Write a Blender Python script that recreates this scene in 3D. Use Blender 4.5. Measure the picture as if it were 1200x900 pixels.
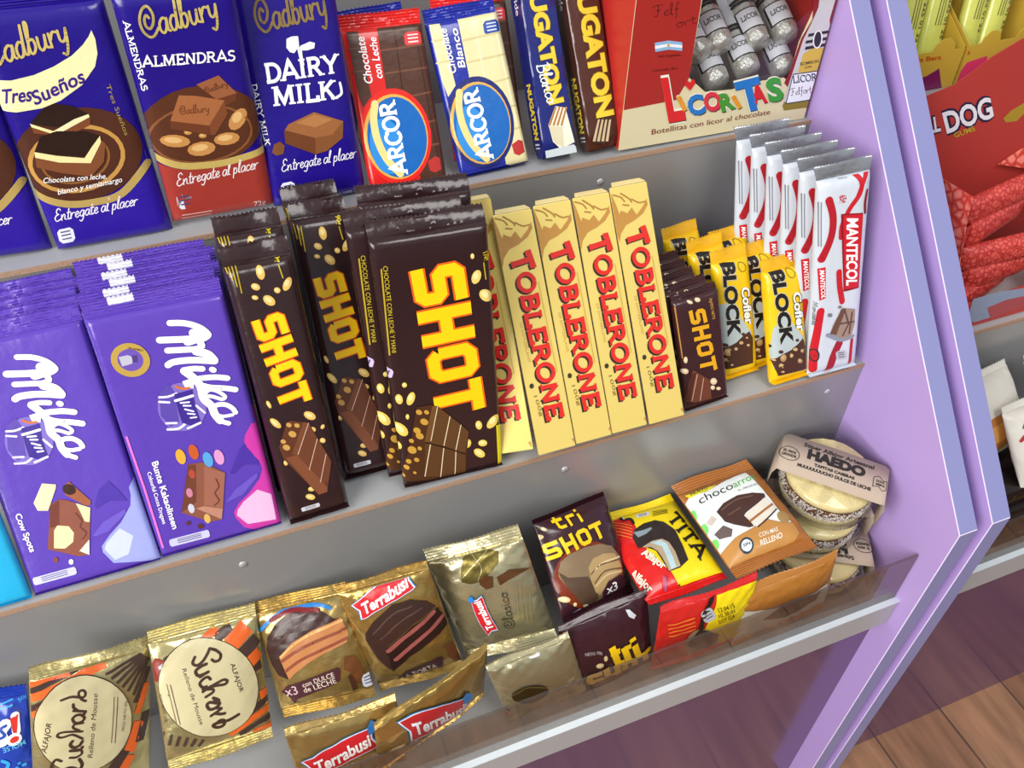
# Candy display stand seen from above: three stepped shelves of chocolate bars between lilac side panels.
import bpy, bmesh, bisect, math, random
from mathutils import Vector, Matrix
from mathutils.geometry import tessellate_polygon

sc = bpy.context.scene
C = sc.collection
for o in list(bpy.data.objects):
    bpy.data.objects.remove(o)

# ------------------------------------------------------------------ camera
cd = bpy.data.cameras.new('camera')
cam = bpy.data.objects.new('camera', cd)
C.objects.link(cam)
cd.sensor_width = 36.0
cd.lens = 36.0 * 950.0 / 1200.0
cd.clip_start = 0.01
cam.matrix_world = Matrix(((0.93414, 0.24343, -0.26101, -0.52835), (-0.35690, 0.64007, -0.68039, -0.42540), (0.00144, 0.72873, 0.68480, 0.52213), (0.00000, 0.00000, 0.00000, 1.00000)))
sc.camera = cam

# ------------------------------------------------------------------ world, light, exposure
sc.view_settings.view_transform = 'Standard'
sc.view_settings.look = 'None'
sc.view_settings.gamma = 1.0
sc.view_settings.use_curve_mapping = False
sc.view_settings.exposure = 0.0
w = bpy.data.worlds.new('daylight')
sc.world = w
w.use_nodes = True
nt = w.node_tree
bg = nt.nodes['Background']
tc = nt.nodes.new('ShaderNodeTexCoord')
mp = nt.nodes.new('ShaderNodeMapping')
mp.inputs['Rotation'].default_value = (0, math.radians(90), 0)
gr = nt.nodes.new('ShaderNodeSeparateXYZ')
rmp = nt.nodes.new('ShaderNodeValToRGB')
mr = nt.nodes.new('ShaderNodeMapRange')
mr.inputs['From Min'].default_value = -1
mr.inputs['From Max'].default_value = 1
nt.links.new(tc.outputs['Generated'], gr.inputs[0])
nt.links.new(gr.outputs['Z'], mr.inputs['Value'])
nt.links.new(mr.outputs[0], rmp.inputs[0])
rmp.color_ramp.elements[0].position = 0.40
rmp.color_ramp.elements[0].color = (0.16, 0.13, 0.11, 1)
rmp.color_ramp.elements[1].position = 0.62
rmp.color_ramp.elements[1].color = (0.88, 0.92, 1.0, 1)
nt.links.new(rmp.outputs[0], bg.inputs['Color'])
bg.inputs['Strength'].default_value = 0.46

def area_light(name, loc, target, sx, sy, power, col):
    l = bpy.data.lights.new(name, 'AREA')
    l.shape = 'RECTANGLE'; l.size = sx; l.size_y = sy; l.energy = power; l.color = col
    o = bpy.data.objects.new(name, l); C.objects.link(o)
    o.location = loc
    o.rotation_euler = (Vector(target) - Vector(loc)).to_track_quat('-Z', 'Y').to_euler()
    o['kind'] = 'helper'
    return o
area_light('window_light', (-2.5, -1.35, 1.35), (-0.3, 0.0, -.1), 1.6, 1.8, 102, (1.0, 0.97, 0.92))
area_light('ceiling_light', (0.2, -1.2, 2.2), (-0.3, 0.0, 0.0), 1.0, 1.0, 26, (1.0, 0.98, 0.95))

# ------------------------------------------------------------------ materials
MATS = {}
def lin(hexs):
    out = []
    for i in (0, 2, 4):
        c = int(hexs[i:i + 2], 16) / 255
        out.append(c / 12.92 if c <= 0.04045 else ((c + 0.055) / 1.055) ** 2.4)
    return out + [1.0]

def mat(name, hexs, rough=0.35, metal=0.0, bump=0.0, bscale=60.0, spec=0.5, coat=0.0, trans=0.0, ior=1.45, alpha=1.0):
    if name in MATS:
        return MATS[name]
    m = bpy.data.materials.new(name)
    m.use_nodes = True
    n = m.node_tree
    b = n.nodes['Principled BSDF']
    b.inputs['Base Color'].default_value = lin(hexs)
    b.inputs['Roughness'].default_value = rough
    b.inputs['Metallic'].default_value = metal
    b.inputs['Specular IOR Level'].default_value = spec
    b.inputs['Coat Weight'].default_value = coat
    b.inputs['Coat Roughness'].default_value = 0.12
    b.inputs['Transmission Weight'].default_value = trans
    b.inputs['IOR'].default_value = ior
    b.inputs['Alpha'].default_value = alpha
    if bump:
        t = n.nodes.new('ShaderNodeTexCoord')
        z = n.nodes.new('ShaderNodeTexNoise')
        z.inputs['Scale'].default_value = bscale
        z.inputs['Detail'].default_value = 3
        u = n.nodes.new('ShaderNodeBump')
        u.inputs['Strength'].default_value = bump
        u.inputs['Distance'].default_value = 0.004
        n.links.new(t.outputs['Object'], z.inputs['Vector'])
        n.links.new(z.outputs['Fac'], u.inputs['Height'])
        n.links.new(u.outputs['Normal'], b.inputs['Normal'])
    MATS[name] = m
    return m

def ink(code):
    """Printing ink on wrapper film. code: 'RRGGBB' on film, 'gRRGGBB' metallic ink, 'pRRGGBB' on paper."""
    if code[0] == 'g':
        return mat('metal_ink_' + code[1:], code[1:], rough=0.32, metal=0.75, bump=0.12, bscale=70)
    if code[0] == 'p':
        return mat('paper_ink_' + code[1:], code[1:], rough=0.5, spec=0.3)
    return mat('film_ink_' + code, code, rough=0.3, bump=0.12, bscale=70)

def film(code):
    return mat('wrapper_film_' + code, code, rough=0.25, bump=0.2, bscale=55, coat=0.35)

def foil(code):
    return mat('wrapper_foil_' + code, code, rough=0.26, metal=0.8, bump=0.35, bscale=60)

# ------------------------------------------------------------------ mesh helpers
def new_obj(name, bm, mats, parent=None, smooth=None):
    me = bpy.data.meshes.new(name)
    bm.to_mesh(me); bm.free()
    for m in (mats if isinstance(mats, (list, tuple)) else [mats]):
        me.materials.append(m)
    if smooth is not None:
        me.polygons.foreach_set('use_smooth', [True] * len(me.polygons))
        if smooth < 179:
            me.set_sharp_from_angle(angle=math.radians(smooth))
    o = bpy.data.objects.new(name, me)
    C.objects.link(o)
    if parent is not None:
        o.parent = parent
    return o

def thing(name, label, cat, M=None, group=None):
    o = bpy.data.objects.new(name, None)
    o.empty_display_size = 0.02
    C.objects.link(o)
    if M is not None:
        o.matrix_world = M
    o['label'] = label; o['category'] = cat
    if group:
        o['group'] = group
    return o

def tag(o, label, cat, group=None):
    o['label'] = label; o['category'] = cat
    if group:
        o['group'] = group
    return o

def kids(o):
    return [c for c in bpy.data.objects if c.parent == o]

def dup(root, off=(0, 0, 0), label=None, rot=None, skip=()):
    r = root.copy(); C.objects.link(r)
    if label:
        r['label'] = label
    M = root.matrix_world.copy()
    if rot:
        M = M @ Matrix.Rotation(rot[0], 4, rot[1])
    M.translation = M.translation + Vector(off)
    r.matrix_world = M
    for ch in kids(root):
        if ch.name.split('.')[0] in skip:
            continue
        c = ch.copy(); C.objects.link(c); c.parent = r
        for g in kids(ch):
            d = g.copy(); C.objects.link(d); d.parent = c
    return r

def box_bm(bm, x0, x1, y0, y1, z0, z1, mi=0):
    v = [bm.verts.new(p) for p in ((x0, y0, z0), (x1, y0, z0), (x1, y1, z0), (x0, y1, z0), (x0, y0, z1), (x1, y0, z1), (x1, y1, z1), (x0, y1, z1))]
    fs = [bm.faces.new([v[i] for i in q]) for q in ((0, 3, 2, 1), (4, 5, 6, 7), (0, 1, 5, 4), (1, 2, 6, 5), (2, 3, 7, 6), (3, 0, 4, 7))]
    for f in fs:
        f.material_index = mi
    return fs

def bevel_all(bm, off, seg=2):
    bmesh.ops.bevel(bm, geom=bm.edges[:], offset=off, segments=seg, affect='EDGES', profile=0.5)

def prism_bm(bm, prof, x0, x1):
    """Extrude a (y, z) outline from x0 to x1."""
    a = [bm.verts.new((x0, y, z)) for y, z in prof]
    b = [bm.verts.new((x1, y, z)) for y, z in prof]
    n = len(prof)
    bm.faces.new(a); bm.faces.new(b[::-1])
    for i in range(n):
        j = (i + 1) % n
        bm.faces.new((a[j], a[i], b[i], b[j]))
    bmesh.ops.recalc_face_normals(bm, faces=bm.faces[:])

def lathe_bm(bm, prof, seg=32, mi=0, M=None):
    """Revolve (r, z) points about z."""
    rings = []
    for r, z in prof:
        if r < 1e-6:
            rings.append([bm.verts.new((0, 0, z))])
        else:
            rings.append([bm.verts.new((r * math.cos(2 * math.pi * k / seg), r * math.sin(2 * math.pi * k / seg), z)) for k in range(seg)])
    fs = []
    for a, b in zip(rings, rings[1:]):
        for k in range(seg):
            j = (k + 1) % seg
            if len(a) == 1 and len(b) == 1:
                continue
            if len(a) == 1:
                fs.append(bm.faces.new((a[0], b[j], b[k])))
            elif len(b) == 1:
                fs.append(bm.faces.new((a[k], a[j], b[0])))
            else:
                fs.append(bm.faces.new((a[k], a[j], b[j], b[k])))
    for f in fs:
        f.material_index = mi
    if M is not None:
        vs = [v for r in rings for v in r]
        bmesh.ops.transform(bm, matrix=M, verts=vs)
    return fs

# ------------------------------------------------------------------ lettering
def arc(cx, cy, rx, ry, a0, a1, n=9):
    return [(cx + rx * math.cos(math.radians(a0 + (a1 - a0) * i / n)), cy + ry * math.sin(math.radians(a0 + (a1 - a0) * i / n))) for i in range(n + 1)]

# slab capitals: advance, strokes, serif feet
SLAB = {
 'A': (.92, [[(.06, 0), (.44, 1), (.86, 0)], [(.2, .33), (.7, .33)]], [(.06, 0), (.86, 0)]),
 'B': (.78, [[(.17, 0), (.17, 1)], [(.05, .95)] + arc(.4, .74, .22, .21, 90, -90) + [(.17, .53)], [(.05, .05)] + arc(.42, .28, .27, .23, -90, 90) + [(.17, .51)]], []),
 'C': (.82, [arc(.46, .5, .38, .46, 42, 318, 16), [(.76, .72), (.76, .95)]], []),
 'D': (.84, [[(.17, 0), (.17, 1)], [(.05, .95)] + arc(.36, .5, .4, .45, 90, -90, 14) + [(.05, .05)]], []),
 'E': (.74, [[(.17, 0), (.17, 1)], [(.05, .95), (.64, .95), (.64, .78)], [(.05, .05), (.68, .05), (.68, .24)], [(.17, .5), (.5, .5)], [(.5, .4), (.5, .6)]], []),
 'F': (.7, [[(.17, 0), (.17, 1)], [(.05, .95), (.64, .95), (.64, .78)], [(.17, .5), (.5, .5)]], [(.17, 0)]),
 'G': (.86, [arc(.46, .5, .38, .46, 42, 318, 16), [(.76, .1), (.76, .45), (.52, .45)]], []),
 'H': (.9, [[(.17, 0), (.17, 1)], [(.72, 0), (.72, 1)], [(.17, .5), (.72, .5)]], [(.17, 0), (.17, 1), (.72, 0), (.72, 1)]),
 'I': (.42, [[(.2, 0), (.2, 1)]], [(.2, 0), (.2, 1)]),
 'K': (.86, [[(.17, 0), (.17, 1)], [(.7, 1), (.22, .48)], [(.36, .62), (.74, 0)]], [(.17, 0), (.17, 1), (.7, 1), (.74, 0)]),
 'L': (.7, [[(.17, 0), (.17, 1)], [(.05, .05), (.64, .05), (.64, .3)]], [(.17, 1)]),
 'M': (1.1, [[(.17, 0), (.2, 1)], [(.2, 1), (.54, .12), (.88, 1)], [(.88, 1), (.92, 0)]], [(.17, 0), (.92, 0), (.17, 1), (.92, 1)]),
 'N': (.92, [[(.17, 0), (.17, 1)], [(.17, 1), (.74, 0)], [(.74, 0), (.74, 1)]], [(.17, 0), (.74, 1)]),
 'O': (.92, [arc(.45, .5, .37, .46, 90, 450, 24)], []),
 'R': (.86, [[(.17, 0), (.17, 1)], [(.05, .95)] + arc(.42, .73, .22, .22, 90, -90) + [(.17, .51)], [(.42, .5), (.74, .03)]], [(.17, 0), (.76, 0)]),
 'S': (.7, [arc(.36, .74, .24, .22, 25, 230, 10) + arc(.34, .27, .27, .24, 60, -155, 12)], []),
 'T': (.82, [[(.4, 0), (.4, 1)], [(.06, .78), (.06, .95), (.74, .95), (.74, .78)]], [(.4, 0)]),
 'U': (.9, [[(.17, 1), (.17, .35)] + arc(.44, .35, .27, .32, 180, 360) + [(.71, 1)]], [(.17, 1), (.71, 1)]),
 'Y': (.86, [[(.06, 1), (.42, .48), (.78, 1)], [(.42, .5), (.42, 0)]], [(.06, 1), (.78, 1), (.42, 0)]),
 ' ': (.4, [], []),
}
# heavy block letters
BLOCK = {
 'S': (.86, [[(.78, .86), (.22, .86), (.14, .78), (.14, .58), (.22, .5), (.58, .5), (.66, .42), (.66, .22), (.58, .14), (.02, .14)]], []),
 'H': (.86, [[(.14, 0), (.14, 1)], [(.66, 0), (.66, 1)], [(.14, .5), (.66, .5)]], []),
 'O': (.86, [[(.14, .26), (.14, .76), (.26, .86), (.56, .86), (.66, .76), (.66, .24), (.56, .14), (.26, .14), (.14, .26)]], []),
 'T': (.8, [[(.38, 0), (.38, .86)], [(0, .86), (.76, .86)]], []),
 't': (.66, [[(.2, 1), (.2, .24), (.28, .14), (.56, .14)], [(0, .72), (.54, .72)]], []),
 'r': (.6, [[(.14, 0), (.14, .78)], [(.14, .7), (.54, .7)]], []),
 'i': (.36, [[(.14, 0), (.14, .66)], [(.14, .84), (.14, 1)]], []),
 ' ': (.4, [], []),
}
# pen script
SCRIPT = {
 'a': (.46, [[(.38, .44), (.24, .5), (.08, .36), (.06, .14), (.18, .02), (.32, .16), (.4, .46), (.38, .12), (.46, .04)]], []),
 'b': (.42, [[(.02, .1), (.16, .6), (.22, .95), (.14, 1.0), (.1, .6), (.1, .1), (.22, .02), (.34, .2), (.3, .44), (.16, .44)]], []),
 'c': (.36, [[(.32, .4), (.22, .5), (.08, .34), (.08, .12), (.2, .02), (.36, .12)]], []),
 'd': (.48, [[(.36, .42), (.22, .5), (.08, .34), (.08, .12), (.18, .02), (.32, .18), (.44, .98)], [(.42, .8), (.36, .14), (.48, .04)]], []),
 'e': (.38, [[(.06, .22), (.24, .28), (.32, .42), (.22, .5), (.08, .34), (.08, .12), (.2, .02), (.38, .14)]], []),
 'f': (.34, [[(.36, .9), (.3, 1.0), (.22, .84), (.12, -.1), (.04, -.3)], [(.06, .46), (.32, .48)]], []),
 'g': (.46, [[(.38, .44), (.24, .5), (.08, .34), (.08, .14), (.2, .04), (.34, .2), (.4, .48), (.34, -.1), (.2, -.34), (.06, -.26)]], []),
 'h': (.46, [[(.04, 0), (.14, .6), (.24, .95), (.16, 1.0), (.1, .6), (.06, .0)], [(.08, .2), (.22, .46), (.32, .44), (.32, .1), (.46, .04)]], []),
 'i': (.22, [[(.08, .48), (.08, .1), (.2, .04)], [(.11, .66), (.12, .69)]], []),
 'k': (.44, [[(.04, 0), (.12, .6), (.22, .95), (.16, 1.0), (.08, .6), (.06, .0)], [(.34, .46), (.1, .24), (.34, .06), (.44, .06)]], []),
 'l': (.24, [[(.04, .1), (.16, .6), (.22, .95), (.14, 1.0), (.08, .6), (.1, .1), (.22, .04)]], []),
 'm': (.68, [[(.04, .46), (.06, .02)], [(.08, .24), (.2, .47), (.28, .4), (.28, .02)], [(.3, .24), (.42, .47), (.52, .4), (.52, .1), (.66, .04)]], []),
 'n': (.48, [[(.04, .46), (.06, .02)], [(.08, .24), (.22, .47), (.32, .4), (.32, .1), (.46, .04)]], []),
 'o': (.42, [[(.24, .5), (.08, .36), (.08, .14), (.2, .02), (.34, .14), (.34, .36), (.24, .5), (.28, .4), (.42, .44)]], []),
 'p': (.44, [[(.1, .48), (.06, -.3)], [(.08, .2), (.2, .46), (.34, .4), (.34, .14), (.22, .02), (.1, .1)]], []),
 'r': (.36, [[(.04, .46), (.06, .02)], [(.08, .26), (.2, .46), (.34, .44)]], []),
 's': (.34, [[(.28, .44), (.16, .5), (.1, .38), (.24, .2), (.2, .04), (.04, .06)]], []),
 't': (.3, [[(.16, .84), (.1, .14), (.18, .02), (.3, .1)], [(.02, .54), (.3, .56)]], []),
 'u': (.48, [[(.06, .46), (.06, .14), (.16, .02), (.3, .14), (.36, .46), (.34, .12), (.46, .04)]], []),
 'w': (.6, [[(.06, .46), (.08, .1), (.18, .04), (.28, .4), (.32, .08), (.42, .06), (.52, .46)]], []),
 'y': (.46, [[(.06, .46), (.08, .16), (.2, .08), (.32, .2), (.38, .46), (.34, 0), (.22, -.34), (.08, -.28)]], []),
 'C': (.74, [[(.44, .62), (.36, .72), (.24, .6), (.24, .38), (.38, .28), (.56, .42), (.64, .7), (.5, .98), (.24, .92), (.04, .62), (.06, .26), (.28, .02), (.5, .04), (.74, .24)]], []),
 'E': (.56, [[(.5, .84), (.38, 1.0), (.2, .9), (.2, .64), (.36, .54), (.16, .46), (.06, .2), (.24, .0), (.56, .16)]], []),
 'F': (.6, [[(.02, .8), (.2, .96), (.64, .96)], [(.36, .96), (.3, .3), (.16, .02), (.04, .14)], [(.2, .52), (.48, .54)]], []),
 'S': (.56, [[(.48, .8), (.4, .98), (.22, .94), (.18, .72), (.36, .46), (.38, .2), (.22, .0), (.04, .14)]], []),
 'T': (.56, [[(.02, .86), (.16, .98), (.6, .94)], [(.36, .96), (.3, .3), (.18, .02), (.06, .1)]], []),
 'B': (.62, [[(.1, .02), (.22, .96)], [(.06, .86), (.3, .98), (.52, .86), (.46, .62), (.22, .52), (.52, .4), (.5, .1), (.26, .0), (.06, .08)]], []),
 'M': (.8, [[(.04, .02), (.2, .96), (.36, .1), (.58, .96), (.68, .02)]], []),
 'z': (.4, [[(.06, .44), (.32, .46), (.06, .04), (.36, .04)]], []),
 'N': (.7, [[(.06, .02), (.16, .96), (.48, .04), (.62, .98)]], []),
 ' ': (.22, [], []),
 ',': (.16, [[(.08, .06), (.03, -.14)]], []),
}
FONTS = {'slab': SLAB, 'block': BLOCK, 'script': SCRIPT}

def catmull(pts, closed=False, n=5):
    if len(pts) < 3:
        return list(pts)
    out = []
    m = len(pts)
    rng = range(m if closed else m - 1)
    for i in rng:
        if closed:
            p0, p1, p2, p3 = pts[i - 1], pts[i], pts[(i + 1) % m], pts[(i + 2) % m]
        else:
            p0 = pts[max(i - 1, 0)]; p1 = pts[i]; p2 = pts[i + 1]; p3 = pts[min(i + 2, m - 1)]
        for k in range(n):
            t = k / n
            out.append(tuple(0.5 * (2 * p1[a] + (p2[a] - p0[a]) * t + (2 * p0[a] - 5 * p1[a] + 4 * p2[a] - p3[a]) * t * t + (3 * p1[a] - p0[a] - 3 * p2[a] + p3[a]) * t ** 3) for a in (0, 1)))
    if not closed:
        out.append(tuple(pts[-1]))
    return out

def stroke_polys(pts, wd, closed=False, cap='round'):
    """Thicken a polyline into small polygons (quads, joints, caps)."""
    P = [Vector(p) for p in pts]
    Q = [P[0]]
    for p in P[1:]:
        if (p - Q[-1]).length > 1e-5:
            Q.append(p)
    P = Q
    r = wd / 2
    out = []
    n = len(P)
    if n < 2:
        return [[(P[0].x + r * math.cos(a * math.pi / 5), P[0].y + r * math.sin(a * math.pi / 5)) for a in range(10)]]
    rng = range(n if closed else n - 1)
    for i in rng:
        a, b = P[i], P[(i + 1) % n]
        d = (b - a).normalized()
        m = Vector((-d.y, d.x)) * r
        out.append([tuple(a + m), tuple(a - m), tuple(b - m), tuple(b + m)])
    def disc(c, k=10):
        out.append([(c.x + r * math.cos(2 * math.pi * a / k), c.y + r * math.sin(2 * math.pi * a / k)) for a in range(k)])
    for i in range(n):
        if not closed and i in (0, n - 1):
            if cap == 'round':
                disc(P[i])
            continue
        d0 = (P[i] - P[i - 1]).normalized(); d1 = (P[(i + 1) % n] - P[i]).normalized()
        cr = d0.x * d1.y - d0.y * d1.x
        if abs(cr) < 0.02 and d0.dot(d1) > 0:
            continue
        if d0.dot(d1) < 0.2 or cap == 'round':
            if cap == 'round':
                disc(P[i])
                continue
        s = -1 if cr > 0 else 1
        m0 = Vector((-d0.y, d0.x)) * r * s; m1 = Vector((-d1.y, d1.x)) * r * s
        mm = m0 + m1
        if mm.length > 1e-6:
            mm = mm.normalized() * min(r / max(0.35, mm.normalized().dot(m0.normalized())), r * 2)
            out.append([tuple(P[i]), tuple(P[i] + m0), tuple(P[i] + mm), tuple(P[i] + m1)])
    return out

SANS = {}
def prepare_sans(keys):
    tmp = []
    for s, bold in keys:
        c = bpy.data.curves.new('t', 'FONT'); c.body = s; c.size = 1.0; c.offset = bold; c.resolution_u = 3
        o = bpy.data.objects.new('t', c); C.objects.link(o); tmp.append(((s, bold), o, c))
    bpy.context.view_layer.update()
    dg = bpy.context.evaluated_depsgraph_get()
    for k, o, c in tmp:
        e = o.evaluated_get(dg)
        me = e.to_mesh()
        SANS[k] = ([(v.co.x, v.co.y) for v in me.vertices], [tuple(p.vertices) for p in me.polygons])
        e.to_mesh_clear()
    for k, o, c in tmp:
        bpy.data.objects.remove(o); bpy.data.curves.remove(c)

def text_polys(s, font, o, bx, up, wt):
    """Polygons of a line of lettering: o start, bx baseline vector, up cap-height vector."""
    o, bx, up = Vector(o), Vector(bx), Vector(up)
    if font == 'sans':
        vs, fs = SANS[(s, wt)]
        cap = 0.69
        x0 = min(v[0] for v in vs); x1 = max(v[0] for v in vs)
        q = [o + bx * ((v[0] - x0) / (x1 - x0)) + up * (v[1] / cap) for v in vs]
        return [[tuple(q[i]) for i in f] for f in fs]
    G = FONTS[font]
    adv = sum(G[c][0] for c in s)
    L = adv - 0.05
    H = up.length
    out = []
    x = 0.0
    for c in s:
        a, st, sf = G[c]
        f = lambda p: tuple(o + bx * ((x + p[0]) / L) + up * p[1])
        for pl in st:
            if font == 'script':
                out += stroke_polys([f(p) for p in catmull(pl, n=4)], wt * H, cap='round')
            else:
                out += stroke_polys([f(p) for p in pl], wt * H, cap='butt')
        for (sx, sy) in sf:
            t = wt * 0.5
            yy = sy - t / 2 if sy > .5 else sy + t / 2
            out += stroke_polys([f((sx - .16, yy)), f((sx + .16, yy))], t * H, cap='butt')
        x += a
    return out

# ------------------------------------------------------------------ packages
def make_surf(w, h, T, bx, bz, wr=0.0, seed=1, z0=0.0):
    """Depth (mm, towards -y is the viewer) of a package front over x in +-w/2, z in z0..z0+h."""
    R = random.Random(seed)
    ws = [(R.uniform(-.28, .28), R.uniform(-.28, .28), R.uniform(0, 6.28)) for _ in range(5)]
    def q(d, b):
        t = max(0.0, min(1.0, d / b))
        return math.sqrt(max(0.0, 1 - (1 - t) ** 2))
    def surf(x, z):
        dx = w / 2 - abs(x); dz = min(z - z0, z0 + h - z)
        f = q(dx, bx) * q(dz, bz)
        y = T * (1 - f)
        if wr:
            n = 0.0
            for a, b, c in ws:
                n += 1 - 2 * abs(math.sin(a * x + b * z + c))
            edge = 1 - 0.75 * f
            y -= wr * n * edge * min(1, f * 3)
        return y
    def grid(n, lo, hi, b):
        # dense near the rounded borders
        out = set()
        for k in (0, .04, .12, .25, .42, .65, 1.0):
            out.add(round(lo + b * k, 4)); out.add(round(hi - b * k, 4))
        m = max(2, int(n))
        for k in range(m + 1):
            out.add(round(lo + b + (hi - lo - 2 * b) * k / m, 4))
        out = sorted(out)
        res = [out[0]]
        for v in out[1:]:
            if v - res[-1] > 0.25:
                res.append(v)
        return res
    big = bx > w * 0.3
    xs = grid(10 if wr else 4, -w / 2, w / 2, min(bx, w / 2 - .01)) if not big else [w / 2 * math.sin((k / 32 - .5) * math.pi) for k in range(33)]
    zs = grid(14 if wr else 6, z0, z0 + h, min(bz, h / 2 - .01)) if not big else [z0 + h / 2 + h / 2 * math.sin((k / 32 - .5) * math.pi) for k in range(33)]
    return surf, xs, zs

def pack_body(parent, w, h, T, Tb, bx, bz, m, wr=0.0, seed=1, z0=0.0, name='wrapper'):
    surf, xs, zs = make_surf(w, h, T, bx, bz, wr, seed, z0)
    bm = bmesh.new()
    F = {}; B = {}
    nx, nz = len(xs), len(zs)
    for i, x in enumerate(xs):
        for j, z in enumerate(zs):
            y = surf(x, z)
            edge = i in (0, nx - 1) or j in (0, nz - 1)
            F[i, j] = bm.verts.new((x * .001, y * .001, z * .001))
            B[i, j] = F[i, j] if edge else bm.verts.new((x * .001, (T + (T - y) / max(T, .01) * Tb) * .001, z * .001))
    for i in range(nx - 1):
        for j in range(nz - 1):
            a, b, c, d = F[i, j], F[i + 1, j], F[i + 1, j + 1], F[i, j + 1]
            if a.co.y + c.co.y >= b.co.y + d.co.y:
                bm.faces.new((a, b, c)); bm.faces.new((a, c, d))
            else:
                bm.faces.new((a, b, d)); bm.faces.new((b, c, d))
            q = (B[i, j], B[i, j + 1], B[i + 1, j + 1], B[i + 1, j])
            if len(set(q)) == 4:
                try:
                    bm.faces.new(q)
                except ValueError:
                    pass
    new_obj(name, bm, m, parent, smooth=50)
    Y = {(i, j): surf(xs[i], zs[j]) for i in range(nx) for j in range(nz)}
    def facet(x, z):
        # depth on the triangulated face itself
        i = min(max(bisect.bisect_right(xs, x) - 1, 0), nx - 2); j = min(max(bisect.bisect_right(zs, z) - 1, 0), nz - 2)
        a = (x - xs[i]) / (xs[i + 1] - xs[i]); b = (z - zs[j]) / (zs[j + 1] - zs[j])
        if Y[i, j] + Y[i + 1, j + 1] < Y[i + 1, j] + Y[i, j + 1]:
            if a + b <= 1:
                return Y[i, j] + (Y[i + 1, j] - Y[i, j]) * a + (Y[i, j + 1] - Y[i, j]) * b
            return Y[i + 1, j + 1] + (Y[i, j + 1] - Y[i + 1, j + 1]) * (1 - a) + (Y[i + 1, j] - Y[i + 1, j + 1]) * (1 - b)
        if a >= b:
            return Y[i, j] + (Y[i + 1, j] - Y[i, j]) * a + (Y[i + 1, j + 1] - Y[i + 1, j]) * b
        return Y[i, j] + (Y[i, j + 1] - Y[i, j]) * b + (Y[i + 1, j + 1] - Y[i, j + 1]) * a
    return facet, xs, zs

def seal(parent, name, w, z, sign, ln, T, m, ridges=5, amp=0.35, bend=0.0, wave=0.0, teeth=18, seed=1, flare=0.0, skew=0.0, vert=1.0, crk=0.12, patch=None):
    """Crimped end fin of a wrapper: a thin ridged strip with a zigzag edge."""
    R = random.Random(seed)
    ph = R.uniform(0, 6.28)
    nx = teeth * 2
    rows = ridges * 2 + 1
    bm = bmesh.new()
    g = []
    crinkle = {(j, i): R.uniform(-crk, crk) * (1 if j else 0) for j in range(rows + 1) for i in range(nx + 1)}
    fold = [(R.uniform(.1, .9), R.uniform(-1, 1)) for _ in range(3)]
    for s in (0, 1):
        gg = []
        for j in range(rows + 1):
            t = j / rows
            row = []
            for i in range(nx + 1):
                u = i / nx
                x = (u - .5) * (w + flare * t)
                zz = z + sign * ln * t * vert + sign * skew * (u - .5) * t
                if j == rows and i % 2:
                    zz -= sign * min(1.3, w / teeth * .8) * vert
                y = T + (amp if j % 2 else -amp) * (0 if j == 0 else 1) + bend * t * t + wave * t * math.sin(u * 7 + ph) + crinkle[j, i] + crk * 4 * t * sum(a * max(0, 1 - abs(u - c) * 7) for c, a in fold)
                row.append(bm.verts.new((x * .001, (y + s * .25) * .001, zz * .001)))
            gg.append(row)
        g.append(gg)
    for s in (0, 1):
        for j in range(rows):
            for i in range(nx):
                q = (g[s][j][i], g[s][j][i + 1], g[s][j + 1][i + 1], g[s][j + 1][i])
                f = bm.faces.new(q if s == 0 else q[::-1])
                if patch and patch[0] <= i / nx < patch[1] and patch[2] <= j / rows < patch[3]:
                    f.material_index = 1
    for i in range(nx):
        bm.faces.new((g[0][rows][i], g[0][rows][i + 1], g[1][rows][i + 1], g[1][rows][i]))
    for j in range(rows):
        bm.faces.new((g[0][j][0], g[0][j + 1][0], g[1][j + 1][0], g[1][j][0]))
        bm.faces.new((g[0][j][nx], g[1][j][nx], g[1][j + 1][nx], g[0][j + 1][nx]))
    bmesh.ops.recalc_face_normals(bm, faces=bm.faces[:])
    return new_obj(name, bm, [m, patch[4]] if patch else m, parent, smooth=60)

def clip_poly(p, x0, x1, z0, z1):
    for ax, lim, sg in ((0, x0, 1), (0, x1, -1), (1, z0, 1), (1, z1, -1)):
        out = []
        for i in range(len(p)):
            a, b = p[i - 1], p[i]
            ia = (a[ax] - lim) * sg >= 0; ib = (b[ax] - lim) * sg >= 0
            if ia != ib:
                t = (lim - a[ax]) / (b[ax] - a[ax])
                out.append((a[0] + (b[0] - a[0]) * t, a[1] + (b[1] - a[1]) * t))
            if ib:
                out.append(b)
        p = out
        if len(p) < 3:
            return []
    return p

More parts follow.
